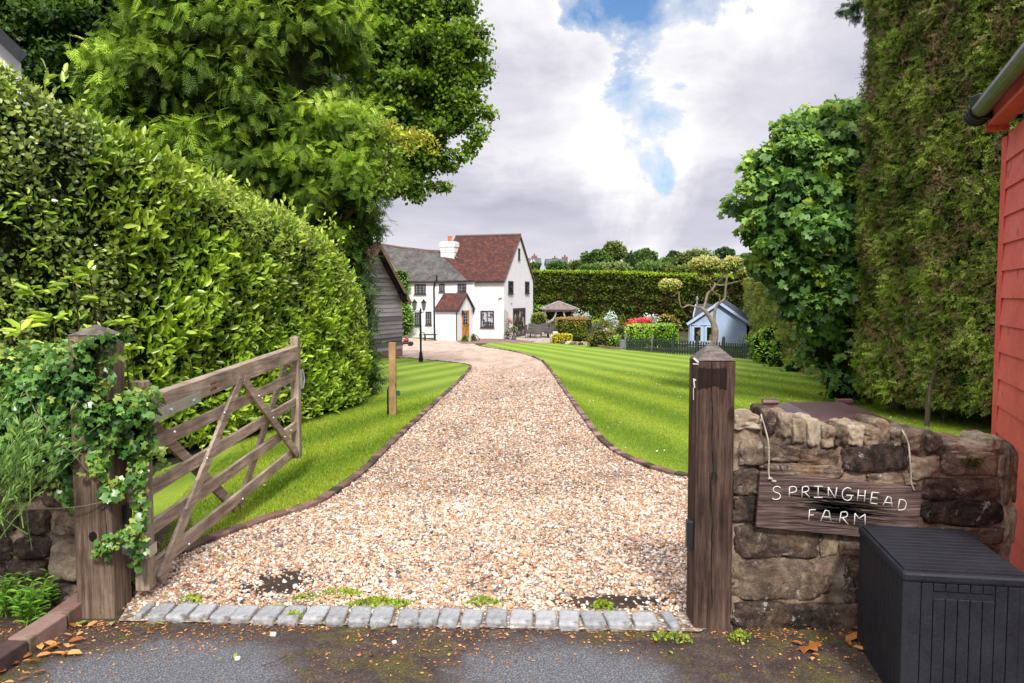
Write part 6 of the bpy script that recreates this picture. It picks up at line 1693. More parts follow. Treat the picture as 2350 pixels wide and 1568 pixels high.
# ---- timber shed in front of the wing
sR = gr(921, 818); sL = onY(846.8, 800, 0.1); apx = None
pR = Vector((onY(921, 700, 32.8).x, 32.8, g(32.8))); pL = Vector((onY(846.8, 700, 30.3).x, 30.3, g(30.3)))
bdv = (pL-pR); bdv.z = 0; bdv.normalize(); nS = Vector((-bdv.y, bdv.x, 0)); 
if nS.y > 0: nS = -nS
half = 2.25; ap = pR+bdv*half; apz = onP(861.5, 566, P3(ap, 0), nS).z; evz = onP(921.5, 683, P3(pR, 0), nS).z
g0_ = min(g(pL.y), g(pR.y)); farL = pR+bdv*half*2
barn = thing('timber_shed', 'grey weatherboarded outbuilding on a brick plinth, tiled roof, in front of the farmhouse', 'outbuilding', tuple(P3(ap, g(31))))
M_BOARD = surf('silvered_weatherboard', [(.09, .08, .08), (.20, .185, .185), (.34, .315, .315), (.5, .47, .465)], 1.2, .9, .5, .01, stretch=(1, 1, 6), attr=.45, fine=12)
def roofz(t):  # t: distance from pR along bdv
    return evz+(apz-evz)*(1-abs(t-half)/half)
mb = MB(); mb.poly([P3(pR, g0_-.2), P3(pR, evz), P3(ap, apz), P3(farL, evz), P3(farL, g0_-.2)]); mb.poly([P3(pR, g0_-.2), P3(pR-nS*6, g0_-.2), P3(pR-nS*6, evz), P3(pR, evz)])
mb.poly([P3(farL-nS*6, g0_-.2), P3(farL, g0_-.2), P3(farL, evz), P3(farL-nS*6, evz)]); mb.build('shed_body', surf('dark_boarding', [(.02, .018, .018), (.05, .045, .045)], 4), barn)
mb = MB(); z = onP(921, 812, P3(pR, 0), nS).z+.0; z = g0_+.33; bh = .172
while z < apz-.05:
    top = min(z+bh, apz)
    def ext(zz): 
        if zz <= evz: return 0, 2*half
        k = (zz-evz)/(apz-evz)*half; return k, 2*half-k
    a0, a1 = ext(z); b0, b1 = ext(top)
    j = random.uniform(-.006, .006)
    lo, hi = nS*.06, nS*.014
    p = [P3(pR+bdv*a0, z)+lo+UP*j, P3(pR+bdv*a1, z)+lo-UP*j, P3(pR+bdv*a1, z)-nS*.01, P3(pR+bdv*a0, z)-nS*.01, P3(pR+bdv*b0, top+.01)+hi, P3(pR+bdv*b1, top+.01)+hi, P3(pR+bdv*b1, top+.01)-nS*.01, P3(pR+bdv*b0, top+.01)-nS*.01]
    mb.hexa(p); z += bh
# boards are drawn with a streaky material; grain runs along the boards
mb.build('weatherboards', M_BOARD, barn)
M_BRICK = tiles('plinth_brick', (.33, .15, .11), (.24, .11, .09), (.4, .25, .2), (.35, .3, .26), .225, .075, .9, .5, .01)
mb = MB(); mb.slab([P3(pR, g0_-.15)+nS*.04, P3(farL, g0_-.15)+nS*.04, P3(farL, g0_+.33)+nS*.04, P3(pR, g0_+.33)+nS*.04], -nS*.1); mb.build('brick_plinth', M_BRICK, barn)
sl = (apz-evz)/half; ov = .28
ra = P3(pR-bdv*ov, evz-ov*sl+.05)+nS*.3; rb = P3(ap, apz+.07)+nS*.3; rc = P3(farL+bdv*ov, evz-ov*sl+.05)+nS*.3
mb = MB(); mb.slab([ra, rb, rb-nS*6.5, ra-nS*6.5], UP*.08); mb.slab([rb, rc, rc-nS*6.5, rb-nS*6.5], UP*.08); mb.build('tiled_roof', M_TILE, barn)
M_BARGE = wood('brown_barge_board', [(.12, .08, .05), (.26, .19, .13), (.36, .27, .2)], 2, 3, 3, knots=False)
mb = MB(); mb.beam(ra-UP*.06+nS*.01, rb-UP*.06+nS*.01, .03, .16, nS); mb.beam(rc-UP*.06+nS*.01, rb-UP*.06+nS*.01, .03, .16, nS); mb.build('barge_board', M_BARGE, barn)
mb = MB(); mb.beam(P3(pR, evz-.08)+nS*.12, P3(ap, apz-.08)+nS*.12, .22, .05, nS); mb.build('soffit', M_BLACK, barn)
c = onP(*zq(560, 775), P3(pR, 0)+nS*.3, nS); mb = MB(); mb.lathe(tuple(c-Vector((.1, 0, .05))), [(.05, 0), (.07, .06), (.05, .12)], 8); mb.lathe(tuple(c+Vector((.1, 0, -.05))), [(.05, 0), (.07, .06), (.05, .12)], 8); mb.box(tuple(c-Vector((0, 0, .12))), (.3, .1, .16)); mb.build('security_light', M_BLACK, barn)

# ---- lamp post with two lanterns
lpb = gr(966, 833); 
def zat(v, Y): return onY(CX, v, Y).z
ltop = onY(966, 690, lpb.y).z; H = ltop-lpb.z
lamp = thing('lamp_post', 'black cast iron twin-lantern lamp post on the left grass', 'lamp post', tuple(lpb))
def LZ(y): return zat(514+.21076*y, lpb.y)-lpb.z      # zoom y -> height on post
x0, y0, z0 = lpb
mb = MB(); mb.lathe((x0, y0, z0-.02), [(.10, 0), (.10, .05), (.075, .08), (.085, .14), (.06, .3), (.055, LZ(1395)), (.036, LZ(1385)), (.034, LZ(1100)), (.026, LZ(1090)), (.024, LZ(970)), (.045, LZ(960)), (.03, LZ(945)), (.036, LZ(930)), (.012, LZ(915)), (.004, LZ(900))], 12)
mb.build('post', M_BLACK, lamp, smooth=False)
mb = MB(); ax = onY(*zq(682, 938), lpb.y).x; bx = onY(*zq(782, 938), lpb.y).x; zc = z0+LZ(942); x0m = x0
for px in (ax, bx): mb.tube([(x0m, y0, zc-.06), ((x0m+px)/2, y0, zc-.085 if px == bx else zc-.01), (px, y0, zc-.05), (px, y0, zc)], .013, 6)
mb.build('arm', M_BLACK, lamp)
M_LG = surf('frosted_lantern_glass', [(.45, .46, .48), (.7, .7, .72)], 8, .15, .1, spec=.6)
for px in (ax, bx):
    mb = MB(); hh = LZ(860)-LZ(942)
    mb.lathe((px, y0, zc), [(.03, 0), (.045, .02)], 6)
    for k in range(6):
        a = 2*PI*k/6; mb.tube([(px+.045*math.cos(a), y0+.045*math.sin(a), zc+.02), (px+.085*math.cos(a), y0+.085*math.sin(a), zc+hh)], .006, 4)
    mb.lathe((px, y0, zc+hh), [(.1, 0), (.105, .012), (.06, .06), (.03, .09), (.034, .1), (.006, .13), (.004, LZ(818)-LZ(860))], 6)
    l = mb.build('lantern', M_BLACK, lamp)
    mb = MB(); mb.lathe((px, y0, zc+.02), [(.036, 0), (.075, hh-.02)], 6); mb.build('lantern_glass', M_LG, l)

# ---- short timber post with a tap
pb = gr(902, 958); zt_ = onY(902, 783, pb.y).z
tp = thing('timber_post', 'short square new timber post on the left grass with a pipe beside it', 'post', tuple(pb))
mb = MB(); w = 19/FPX*pb.y/1.0; mb.box((pb.x, pb.y, (pb.z+zt_)/2-.02), (w*.82, w*.82, zt_-pb.z+.0)); mb.build('shaft', wood('new_softwood', [(.22, .13, .05), (.40, .25, .11), (.52, .35, .18)], 2, 3., 3, green=.7), tp, bevel=.006)
mb = MB(); mb.tube([(pb.x-w*.62, pb.y, pb.z), (pb.x-w*.62, pb.y, pb.z+.42), (pb.x-w*.45, pb.y+.02, pb.z+.46)], .014, 7); mb.build('pipe', M_BLACK, tp)
mb = MB(); mb.box((pb.x+w*.62, pb.y+.02, pb.z+.36), (.05, .05, .07)); mb.build('hose_connector', surf('green_plastic', [(.01, .08, .05), (.02, .14, .09)], 20, .4), tp)

# ---- bench by the wall, hose reel, mower
M_WICK = surf('grey_wicker', [(.05, .042, .04), (.11, .095, .09), (.17, .15, .145)], 60, .8, .9, .01)
a = gr(*zq(790, 1262)); bz_ = onY(*zq(850, 1205), 57.3).z; cx = onY(*zq(850, 1230), 57.3)
bt = thing('side_table', 'low black slatted table standing against the farmhouse porch', 'table', (cx.x, 57.3, Z0))
wv_ = abs(onY(*zq(925, 1200), 57.3).x-onY(*zq(780, 1200), 57.3).x)
mb = MB(); mb.box((cx.x, 57.3, bz_), (wv_, .5, .06)); mb.build('table_top', M_BLACK, bt)
for sx in (-1, 1):
    for sy_ in (-1, 1): mb = MB(); mb.box((cx.x+sx*(wv_/2-.12), 57.3+sy_*.2, (Z0+bz_)/2), (.07, .07, bz_-Z0-.06)); mb.build('leg', M_BLACK, bt)
hc = onY(*zq(765, 1235), 58.2); hr = thing('hose_reel', 'green hose reel on its stand beside the low black table', 'hose reel', (hc.x, 58.2, Z0))
M_GRN = surf('green_hose', [(.01, .10, .06), (.03, .22, .14)], 20, .5)
mb = MB()
for k in range(5): mb.tube([(hc.x+.2*math.cos(a)+k*.0, 58.2+k*.05-.1, Z0+.35+.22*math.sin(a)) for a in np.linspace(0, 2*PI, 16)], .03, 6)
mb.build('hose_coil', M_GRN, hr)
mb = MB(); mb.tube([(hc.x-.1, 58.2, Z0), (hc.x, 58.2, Z0+.35), (hc.x+.1, 58.2, Z0)], .02, 6); mb.tube([(hc.x, 58.2, Z0+.35), (hc.x-.25, 58.2, Z0+.85), (hc.x-.35, 58.2, Z0+.85)], .018, 6); mb.build('stand', M_GREYPL, hr)
mc = onY(*zq(585, 1200), 47); zg = g(47); mw = thing('garden_roller_mower', 'red and black machine parked at the corner of the timber shed', 'lawn mower', (mc.x, 47, zg))
mb = MB(); mb.box((mc.x+.02, 47, zg+.36), (.3, .4, .16)); mb.box((mc.x+.05, 47, zg+.46), (.18, .25, .1)); mb.build('engine_cover', surf('red_enamel', [(.22, .015, .015), (.35, .03, .03)], 8, .4), mw, bevel=.05)
mb = MB(); mb.box((mc.x-.05, 47, zg+.2), (.75, .55, .14)); mb.build('deck', M_BLACK, mw, bevel=.04)
for sx in (-.3, .3):
    for sy_ in (-.28, .28): mb = MB(); mb.tube([(mc.x+sx, 47+sy_-.04, zg+.13), (mc.x+sx, 47+sy_+.04, zg+.13)], .13, 12); mb.build('wheel', M_BLACK, mw)
mb = MB(); mb.tube([(mc.x-.3, 46.8, zg+.3), (mc.x-.75, 46.8, zg+.95), (mc.x-.75, 47.2, zg+.95), (mc.x-.3, 47.2, zg+.3)], .018, 6); mb.build('handle', M_BLACK, mw)

# ---- topiary and pots by the door
L_TOP = leafmat('clipped_box_leaf', [(.03, .07, .008), (.08, .16, .012), (.17, .27, .02)], .6, .2, .3, 2.)
L_TOPY = leafmat('golden_cone_leaf', [(.06, .09, .01), (.16, .2, .02), (.30, .32, .05)], .6, .2, .3, 1.2)
def cone(name, label, u0, u1, vt, vb, Y, mat, n=700, sz=.07, group=None, seed=1, round_=1.4):
    bt_ = onY((u0+u1)/2, vb, Y); tp_ = onY((u0+u1)/2, vt, Y); w = (u1-u0)/2/FPX*Y; h = tp_.z-bt_.z
    rg = np.random.default_rng(seed); t = 1-np.sqrt(rg.random(n)); a = rg.uniform(0, 2*PI, n); r = w*(1-t**round_)*rg.uniform(.9, 1.05, n)+.02
    P = np.stack([bt_.x+r*np.cos(a), Y+r*np.sin(a), bt_.z+h*t], 1); N = np.stack([np.cos(a), np.sin(a), np.full(n, .5)], 1)
    F = Fol(); F.leaves(P, N*.5+rg.normal(size=(n, 3))*.5+np.array((0, 0, .4)), N+rg.normal(size=(n, 3))*.4, sz*rg.uniform(.6, 1.2, n), T_QUAD, np.clip(rg.normal(.5, .22, n), 0, 1), 0, 1.2)
    V = []; m = 12; fs = []
    for i in range(7):
        tt_ = i/6; rr_ = w*.9*(1-tt_**round_)
        for k in range(m): V.append((bt_.x+rr_*math.cos(2*PI*k/m), Y+rr_*math.sin(2*PI*k/m), bt_.z+h*.97*tt_))
    for i in range(6):
        for k in range(m): fs.append((i*m+k, i*m+(k+1) % m, (i+1)*m+(k+1) % m, (i+1)*m+k))
    F.raw(np.array(V), np.array(fs), np.full(len(V), .35), 1)
    return F.build(name, [mat, M_CORE], tag=(label, 'topiary', group))
zu = lambda x: zq(x, 0)[0]; zv = lambda y: zq(0, y)[1]
cone('topiary_cone', 'small clipped cone left of the pair by the oak door', zu(1195), zu(1262), zv(1205), zv(1290), 56.2, L_TOP, 500, .07, None, 1, 1.8)
cone('topiary_cone', 'small clipped cone right of the pair by the oak door, beside a boot scraper', zu(1290), zu(1357), zv(1190), zv(1288), 57, L_TOP, 500, .07, None, 2, 1.8)
mb = MB(); c = onY(*zq(1368, 1230), 57.4); mb.tube([(c.x-.12, 57.4, c.z+.14), (c.x+.14, 57.4, c.z-.14)], .03, 6); mb.tube([(c.x+.14, 57.4, c.z-.14), (c.x+.14, 57.4, Z0)], .025, 6); mb.build('boot_scraper', M_BLACK, tag=('black boot scraper to the right of the paired door cones', 'boot scraper'))
mb = MB(); c = onY(*zq(1278, 1262), 56.6); mb.lathe((c.x, c.y, Z0), [(.10, 0), (.14, .2), (.15, .22), (.12, .23)], 10); mb.build('flower_pot', M_LG, tag=('little pale pot between the paired door cones', 'flower pot'))

# rose, obelisk-like lattice and lollipop tree on the patio corner
M_GAZ0 = surf('greyed_slats', [(.2, .19, .18), (.36, .35, .34)], 6)
c = onY(*zq(1683, 1100), 59.2); mb = MB()
lt = thing('trellis_panel', 'weathered trellis panel leaning by the garden door of the farmhouse', 'trellis', (c.x, 59.2, Z0))
for k in range(3): mb = MB(); mb.box((c.x-.12+k*.11, 59.2, Z0+1.3-.05*k), (.08, .03, 1.9-.1*k)); mb.build('slat', M_GAZ0, lt)
F = Fol(); rg = np.random.default_rng(4)
for (x, y, s, n) in ((1700, 1190, .3, 120), (1715, 1060, .25, 70), (1730, 1150, .2, 50), (1695, 1230, .35, 120), (1705, 1120, .2, 40)): F.blob(onY(*zq(x, y), 58.9), (s, s*.6, s), n, .12, T_QUAD, x+y, .2, 1.1, .4, 0, .9, tone=(0, .7))
F.blob(onY(*zq(1733, 1055), 58.8), (.24, .15, .14), 26, .12, T_QUAD, 5, .5, 1, .4, 0, .9, mi=1, width=1.5); F.blob(onY(*zq(1712, 1185), 58.8), (.24, .15, .24), 22, .11, T_QUAD, 6, .5, 1, .4, 0, .9, mi=1, width=1.5)
M_PINK = leafmat('pink_petal', [(.5, .12, .18), (.7, .3, .36)], .6, .2, .2, 5.)
F.build('rose_bush', [L_TOP, M_PINK], tag=('pink-flowered climbing rose at the corner of the farmhouse', 'rose bush'))
def standard(name, label, u, v, R, Y, mat, zb, sz=.09, n=700, group=None):
    c = onY(u, v, Y); t = thing(name, label, 'standard tree', (c.x, Y, zb), group)
    F = Fol(); F.core(c, (R*.85,)*3, 1, .05, 3, 9); F.blob(c, (R, R, R), n, sz, T_QUAD, int(u), .88, 1.06, .3, 0, .6, lumps=.06, width=1.2); F.build('crown', [mat, M_CORE], t)
    mb = MB(); mb.tube([(c.x, Y, zb), (c.x, Y, c.z)], .03, 7); mb.build('trunk', M_BARK, t)
    mb = MB(); mb.lathe((c.x, Y, zb), [(.14, 0), (.2, .3), (.22, .32), (.17, .33)], 10); mb.build('pot', M_GREYPL, t)
standard('standard_bush', 'little silvery standard bush with a wispy head before the garden doors', *zq(1765, 1150), .24, 58.2, leafmat('silver_green_leaf', [(.12, .16, .08), (.28, .32, .17), (.5, .5, .3)], .6, .2, .3, 3.), Z0+.02, .08, 200)

# ---- dining set and gazebo on the patio
def z8(x, y): return (1211.7+.12891*x, 642.6+.12891*y)
def chair(c, rz, label):
    t = thing('wicker_chair', label, 'chair', (0, 0, 0), 'grey wicker dining chairs on the patio')
    def B(name, cc, d, m=M_WICK, bv=.02):
        mb = MB(); mb.box(cc, d); return mb.build(name, m, t, bevel=bv)
    B('seat', (0, 0, .42), (.56, .56, .16)); B('backrest', (0, .26, .72), (.58, .08, .66))
    B('armrest', (-.28, 0, .55), (.07, .5, .2)); B('armrest', (.28, 0, .55), (.07, .5, .2))
    for sx in (-.23, .23):
        for sy_ in (-.22, .22): B('leg', (sx, sy_, .18), (.05, .05, .36))
    t.location = c; t.rotation_euler = (0, 0, rz); return t
cc = [(20, 60.5, PI/2+.3, 'wicker dining chair nearest the white gable wall, seen from the side'), (175, 60.3, PI, 'wicker dining chair with its back squarely to the lawn, between the other two'), (372, 60.6, -PI/2-.5, 'wicker dining chair at the gazebo end of the patio table'), (80, 62.4, .2, 'wicker dining chair behind the patio table, on the wall side'), (290, 62.6, -.1, 'wicker dining chair behind the patio table, on the gazebo side')]
for x, Y, rz2, lb in cc:
    p = onY(*z8(x, 950), Y); chair((p.x, Y, g(Y)+.025), rz2, lb)
p = onY(*z8(205, 900), 61.4); dt = thing('patio_table', 'dark patio dining table ringed by wicker chairs', 'table', (p.x, 61.4, Z0+.02))
mb = MB(); mb.box((p.x, 61.4, Z0+.76), (1.7, 1.0, .05)); mb.build('table_top', M_WICK, dt)
for sx in (-.7, .7):
    for sy_ in (-.4, .4): mb = MB(); mb.box((p.x+sx, 61.4+sy_, Z0+.38), (.08, .08, .72)); mb.build('leg', M_WICK, dt)
standard('standard_bush', 'round clipped lollipop bush behind the patio chairs', *z8(190, 735), .75, 66, L_TOPY, Z0+.02, .12, 900)
M_GAZ = wood('silver_grey_oak', [(.22, .21, .20), (.38, .37, .36), (.52, .51, .49)], 2, 3, 3, knots=False)
M_SHIN = tiles('cedar_shingles', (.17, .12, .11), (.25, .18, .17), (.32, .25, .23), (.06, .04, .04), .25, .2, moss=((.4, .36, .33), 8, .68))
GY = 70; gz_ = Z0+.05
gl = onY(*z8(300, 540), GY); gr_ = onY(*z8(835, 540), GY); gbk = onY(*z8(992, 540), GY+3.6)
gaz = thing('gazebo', 'grey oak gazebo with a hipped shingle roof over the hot tub', 'gazebo', ((gl.x+gr_.x)/2, GY+1.8, Z0))
eg = onY(*z8(500, 522), GY).z; ag = onY(*z8(650, 385), GY+1.8).z; x0_, x1_ = gl.x, gr_.x; y1_ = GY+3.4
for (x, y) in ((x0_, GY), (x1_, GY), (x1_+.0, y1_), (x0_, y1_), (x1_, GY+1.7)):
    mb = MB(); mb.box((x, y, (gz_+eg)/2-.05), (.2, .2, eg-gz_)); mb.build('post', M_GAZ, gaz)
mb = MB(); mb.box(((x0_+x1_)/2, GY, eg-.12), (x1_-x0_+.3, .16, .2)); mb.box((x1_, (GY+y1_)/2, eg-.121), (.16, y1_-GY, .2)); mb.box((x0_, (GY+y1_)/2, eg-.122), (.16, y1_-GY, .2)); mb.box(((x0_+x1_)/2, y1_, eg-.123), (x1_-x0_, .16, .2)); mb.build('beam', M_GAZ, gaz)
for sx, xx in ((1, x0_), (-1, x1_)):
    P = [(xx+sx*(.1+.9*math.sin(a)), GY, eg-1.15+.95*(1-math.cos(a))) for a in np.linspace(0, PI/2, 7)]
    mb = MB()
    for i in range(6): mb.beam(P[i], P[i+1], .12, .14, (0, 1, 0))
    mb.build('curved_brace', M_GAZ, gaz)
ovh = .35; cxm = (x0_+x1_)/2; cym = (GY+y1_)/2; c4 = [(x0_-ovh, GY-ovh), (x1_+ovh, GY-ovh), (x1_+ovh, y1_+ovh), (x0_-ovh, y1_+ovh)]
mb = MB()
for i in range(4):
    a, b = c4[i], c4[(i+1) % 4]; mb.slab([(a[0], a[1], eg), (b[0], b[1], eg), (cxm, cym, ag)], UP*-.06)
mb.build('hipped_roof', M_SHIN, gaz)
mb = MB()
for i in range(4): mb.tube([(c4[i][0], c4[i][1], eg+.02), (cxm, cym, ag+.03)], .05, 6)
mb.build('hip_capping', M_GAZ, gaz)
mb = MB()
for k in range(14):
    z = gz_+.3+k*.0; 
for k in range(11): mb.box(((x0_+x1_)/2, y1_-.03, gz_+.15+k*.2), (x1_-x0_-.1, .03, .17))
mb.build('back_boarding', wood('brown_inner_boards', [(.03, .02, .014), (.09, .055, .035)], 0, 3, 3, knots=False), gaz)
mb = MB()
for s_ in (-1, 1):
    for k in range(12):
        yy = GY+.1+k*.28; mb.beam((x0_+.02, yy, gz_+.1), (x0_+.02, yy+s_*1.4, gz_+2.1), .015, .03, (1, 0, 0)); mb.beam((x1_-.02, yy, gz_+.1), (x1_-.02, yy+s_*1.4, gz_+2.1), .015, .03, (1, 0, 0))
mb.build('lattice', M_GAZ, gaz)
hx_ = onY(*z8(450, 800), GY+.6); tub = thing('hot_tub', 'grey hot tub with a pale cover inside the gazebo', 'hot tub', (hx_.x+.2, GY+1.6, gz_))
mb = MB(); mb.box((hx_.x+.25, GY+1.5, gz_+.45), (2.1, 2.0, .9)); mb.build('cabinet', M_WICK, tub, bevel=.12)
mb = MB(); mb.box((hx_.x+.25, GY+1.5, gz_+.96), (2.15, 2.05, .12)); mb.build('cover', surf('pale_tub_cover', [(.3, .3, .31), (.45, .45, .46)], 5, .6), tub, bevel=.05)
mb = MB(); p0 = onP(*z8(95, 605), P3(gG, 0), nG) if False else onY(*z8(95, 605), 67); mb.tube([p0, onY(*z8(285, 570), GY)], .018, 5); mb.build('washing_line', M_STRING, tag=('thin line strung from the white gable to the gazebo', 'washing line'))
# green shrub mass behind chairs
shrub('shrub', 'leafy green shrub between the farmhouse gable and the gazebo', onY(*z8(150, 730), 74), (1.5, .8, 1.6), 1500, .16, T_QUAD, L_CREEP, 3)

# ---- the far tall hedge
fh = thing('tall_boundary_hedge', 'very high clipped hedge closing off the far end of the garden', 'hedge', (10, 78, Z0))
fp = [(0.2, 86), (5, 83.5), (10, 79.5), (14.5, 74.5), (18.6, 66)]
ft = np.interp
FT = [(onY(1215, 622, 86)), onY(1300, 623, 83.5), onY(1400, 624, 79.5), onY(1520, 630, 74.5), onY(1710, 634, 66)]
fxs = [p.y for p in FT][::-1]; fzs = [p.z-Z0 for p in FT][::-1]
fhh = lambda y: np.interp(y, fxs, fzs)
F = Fol()
hedge_fol(F, fp, 1.6, fhh, 72, .26, T_QUAD, 71, side=1, amp=.22, rand=.6, rr=.25, z0=0, width_l=1.1, rnd_tone=(0, .8))
rg = np.random.default_rng(2)
P = np.array([np.array(fp[0])+(np.array(fp[-1])-np.array(fp[0]))*0]); 
# light new growth on the cut top edge
seg = [(Vector((*fp[i], 0)), Vector((*fp[i+1], 0))) for i in range(4)]
for a, b in seg:
    n = int((b-a).length*110); t_ = rg.random(n)[:, None]; q = np.array(a)+(np.array(b)-np.array(a))*t_; q[:, 2] = gnp(q[:, 1])+fhh(q[:, 1])+rg.uniform(-.22, .06, n); q[:, 1] += rg.uniform(-.1, .4, n)
    F.leaves(q, rg.normal(size=(n, 3))+np.array((0, -.3, .8)), rg.normal(size=(n, 3))*.5+np.array((0, 0, 1.)), np.full(n, .2), T_QUAD, np.clip(rg.normal(.9, .1, n), 0, 1), 2, 1.2)
hedge_core(F, fp, 1.6, fhh, .15, side=1)
F.build('foliage', [L_FARH, surf('far_hedge_inside', [(.008, .012, .003), (.022, .03, .006), (.045, .05, .012)], 1.2, 1., .9, .1, spec=.05), leafmat('cut_hedge_top', [(.15, .24, .02), (.3, .42, .03)], .6, .25, .2, 1.)], fh)

# ---- borders in front of the gazebo
L_BER = leafmat('bronze_green_hedge_leaf', [(.03, .055, .008), (.09, .13, .014), (.17, .2, .025), (.34, .24, .07)], .5, .2, .3, .6)
L_GOLD = leafmat('golden_leaf', [(.28, .24, .02), (.55, .48, .03), (.72, .62, .08)], .5, .25, .3, 1.5)
L_SILV = leafmat('silver_leaf', [(.22, .28, .24), (.45, .52, .46), (.68, .72, .68)], .6, .2, .3, 2.)
L_RED = leafmat('red_photinia_leaf', [(.35, .03, .03), (.62, .06, .07), (.8, .2, .2)], .45, .3, .4, 2.)
L_PUR = leafmat('purple_dark_leaf', [(.02, .02, .025), (.05, .045, .055), (.12, .1, .11)], .5, .1, .4, 2.)
L_LIME = leafmat('lime_hedge_leaf', [(.07, .16, .012), (.18, .36, .02), (.36, .54, .06), (.55, .62, .2)], .4, .25, .4, 1.)
L_OLIVE = leafmat('olive_heather', [(.05, .055, .012), (.12, .12, .02), (.2, .2, .04)], .6, .2, .2, 2.)
L_WHITE = leafmat('white_flower', [(.5, .5, .48), (.75, .74, .72)], .6, .2, .2, 3.)
def block(name, label, x0, y0, x1, y1, Y, dep, mats, n, sz, seed, rr=.25, top=None, cat='hedge', topmi=0, T=T_QUAD, tone=(0, 1), zf=None):
    """clipped block seen as rectangle x0..y1 in the border close-up; stands at distance Y"""
    a = onY(*z8(x0, y0), Y); b = onY(*z8(x1, y1), Y); zb = g(Y) if zf is None else zf
    c = np.array(((a.x+b.x)/2, Y+dep/2, (a.z+zb)/2)); r = np.array((abs(b.x-a.x)/2, dep/2, (a.z-zb)/2))
    rg = np.random.default_rng(seed); D = rg.uniform(-1, 1, (n*2, 3)); ax = rg.choice(3, n*2, p=[.22, .48, .3]); sg = rg.choice([-1, 1], n*2); D[np.arange(n*2), ax] = sg
    D = D[(D[:, 2] > -.98)][:n]; k = 5.; nn = (np.abs(D)**k).sum(1)**(1/k); D = D/nn[:, None]
    N = vnorm(np.sign(D)*np.abs(D)**3/r)
    P = c+D*r*(1+.05*fbm(D*r, .8, seed)-rg.random(len(D))**2*.08)[:, None]
    R = tone[0]+(tone[1]-tone[0])*np.clip(.45+.3*D[:, 2]*.6+rg.normal(size=len(D))*.18, 0, 1)
    F = Fol(); m = (D[:, 2] > .55+.25*rg.random(len(D))) if topmi else np.zeros(len(D), bool)
    for msk, mi in ((~m, 0), (m, topmi)):
        if msk.sum(): F.leaves(P[msk], N[msk]*.5+rg.normal(size=(msk.sum(), 3))*.6+np.array((0, 0, .4)), N[msk]+rg.normal(size=(msk.sum(), 3))*.5+np.array((0, 0, .4)), sz*rg.uniform(.6, 1.3, msk.sum()), T, R[msk], mi, 1.2)
    # core
    V = []; fs = []; m2 = 6
    B = [c+r*.9*np.array((sx, sy_, sz_)) for sz_ in (-1.1, 1) for sx, sy_ in ((-1, -1), (1, -1), (1, 1), (-1, 1))]
    cmi = 2 if topmi else 1
    F.raw(np.array(B), np.array([(3, 2, 1, 0), (4, 5, 6, 7), (0, 1, 5, 4), (1, 2, 6, 5), (2, 3, 7, 6), (3, 0, 4, 7)]), np.full(8, .3), cmi)
    ms = list(mats)+[M_CORE]
    return F.build(name, ms, tag=(label, cat))
L_BERT = leafmat('bronze_new_growth', [(.16, .13, .03), (.32, .2, .06), (.45, .27, .1)], .5, .25, .3, 1.)
block('clipped_hedge', 'big rounded block of bronze-tipped hedge in front of the gazebo', 508, 690, 1155, 1100, 54.5, 3., [L_BER, L_BERT], 4200, .13, 1, topmi=1)
block('low_hedge', 'low golden-variegated box hedge at the corner of the patio', 440, 975, 790, 1120, 52., .9, [L_GOLD], 1300, .09, 2, tone=(0, .9))
block('low_hedge', 'small golden box hedge between the bronze block and the heather mound', 1095, 1040, 1200, 1130, 52.6, .6, [L_GOLD], 350, .09, 3)
block('low_hedge', 'thin strip of pale yellow hedge far behind the topiary cones', 1150, 730, 1640, 800, 72, .8, [L_GOLD], 1100, .16, 4)
block('clipped_hedge', 'bright variegated clipped hedge just behind the picket fence', 1795, 815, 2420, 1110, 46, 2., [L_LIME], 3400, .11, 5)
def z9(x, y): return (1468.7+.16395*x, 587.5+.16395*y)     # close view 1600..1960 x 640..920
def z9_8(x, y): u, v = z9(x, y); return ((u-1211.7)/.12891, (v-642.6)/.12891)
a_, b_ = z9_8(290, 970), z9_8(545, 1150)
block('clipped_hedge', 'clipped green hedge block behind the fence, right-hand end of the run', a_[0], a_[1], b_[0], b_[1]+100, 44.5, 2., [L_LIME], 1900, .11, 6, tone=(0, .75))
block('clipped_hedge', 'dark green-and-cream clipped block left of the picket fence', 1595, 850, 1800, 1090, 48, 1.5, [leafmat('dark_variegated_leaf', [(.02, .045, .012), (.07, .10, .02), (.26, .28, .12)], .5, .2, .3, 1.)], 1400, .11, 7)
shrub('heather_mound', 'olive heather mound at the lawn edge in front of the statue', onY(*z8(1338, 1100), 44.5), (.93, .7, .72), 1900, .10, T_QUAD, L_OLIVE, 9, zmin=-.6, lumps=.12)
cone('topiary_cone', 'tallest golden cone, left of the three behind the border', *[z8(x, 0)[0] for x in (1270, 1400)], z8(0, 562)[1], z8(0, 850)[1]+6, 58, L_TOPY, 1000, .12, None, 11, 2.)
cone('topiary_cone', 'golden cone right behind the statue', *[z8(x, 0)[0] for x in (1300, 1480)], z8(0, 710)[1], z8(0, 1020)[1]+3, 53, L_TOPY, 1300, .12, None, 12, 2.2)
cone('topiary_cone', 'golden cone on the right of the silver shrub', *[z8(x, 0)[0] for x in (1600, 1760)], z8(0, 618)[1], z8(0, 900)[1]+6, 57, L_TOPY, 1000, .12, None, 13, 2.)
def airy(name, label, pts, mat, Y, sz, seed, cat='shrub', T=T_QUAD):
    F = Fol()
    for (x, y, s, n) in pts: F.blob(onY(*z8(x, y), Y), (s, s*.7, s), n, sz, T, seed+int(x), .1, 1.1, .4, 0, .9, width=1.1)
    return F.build(name, [mat], tag=(label, cat))
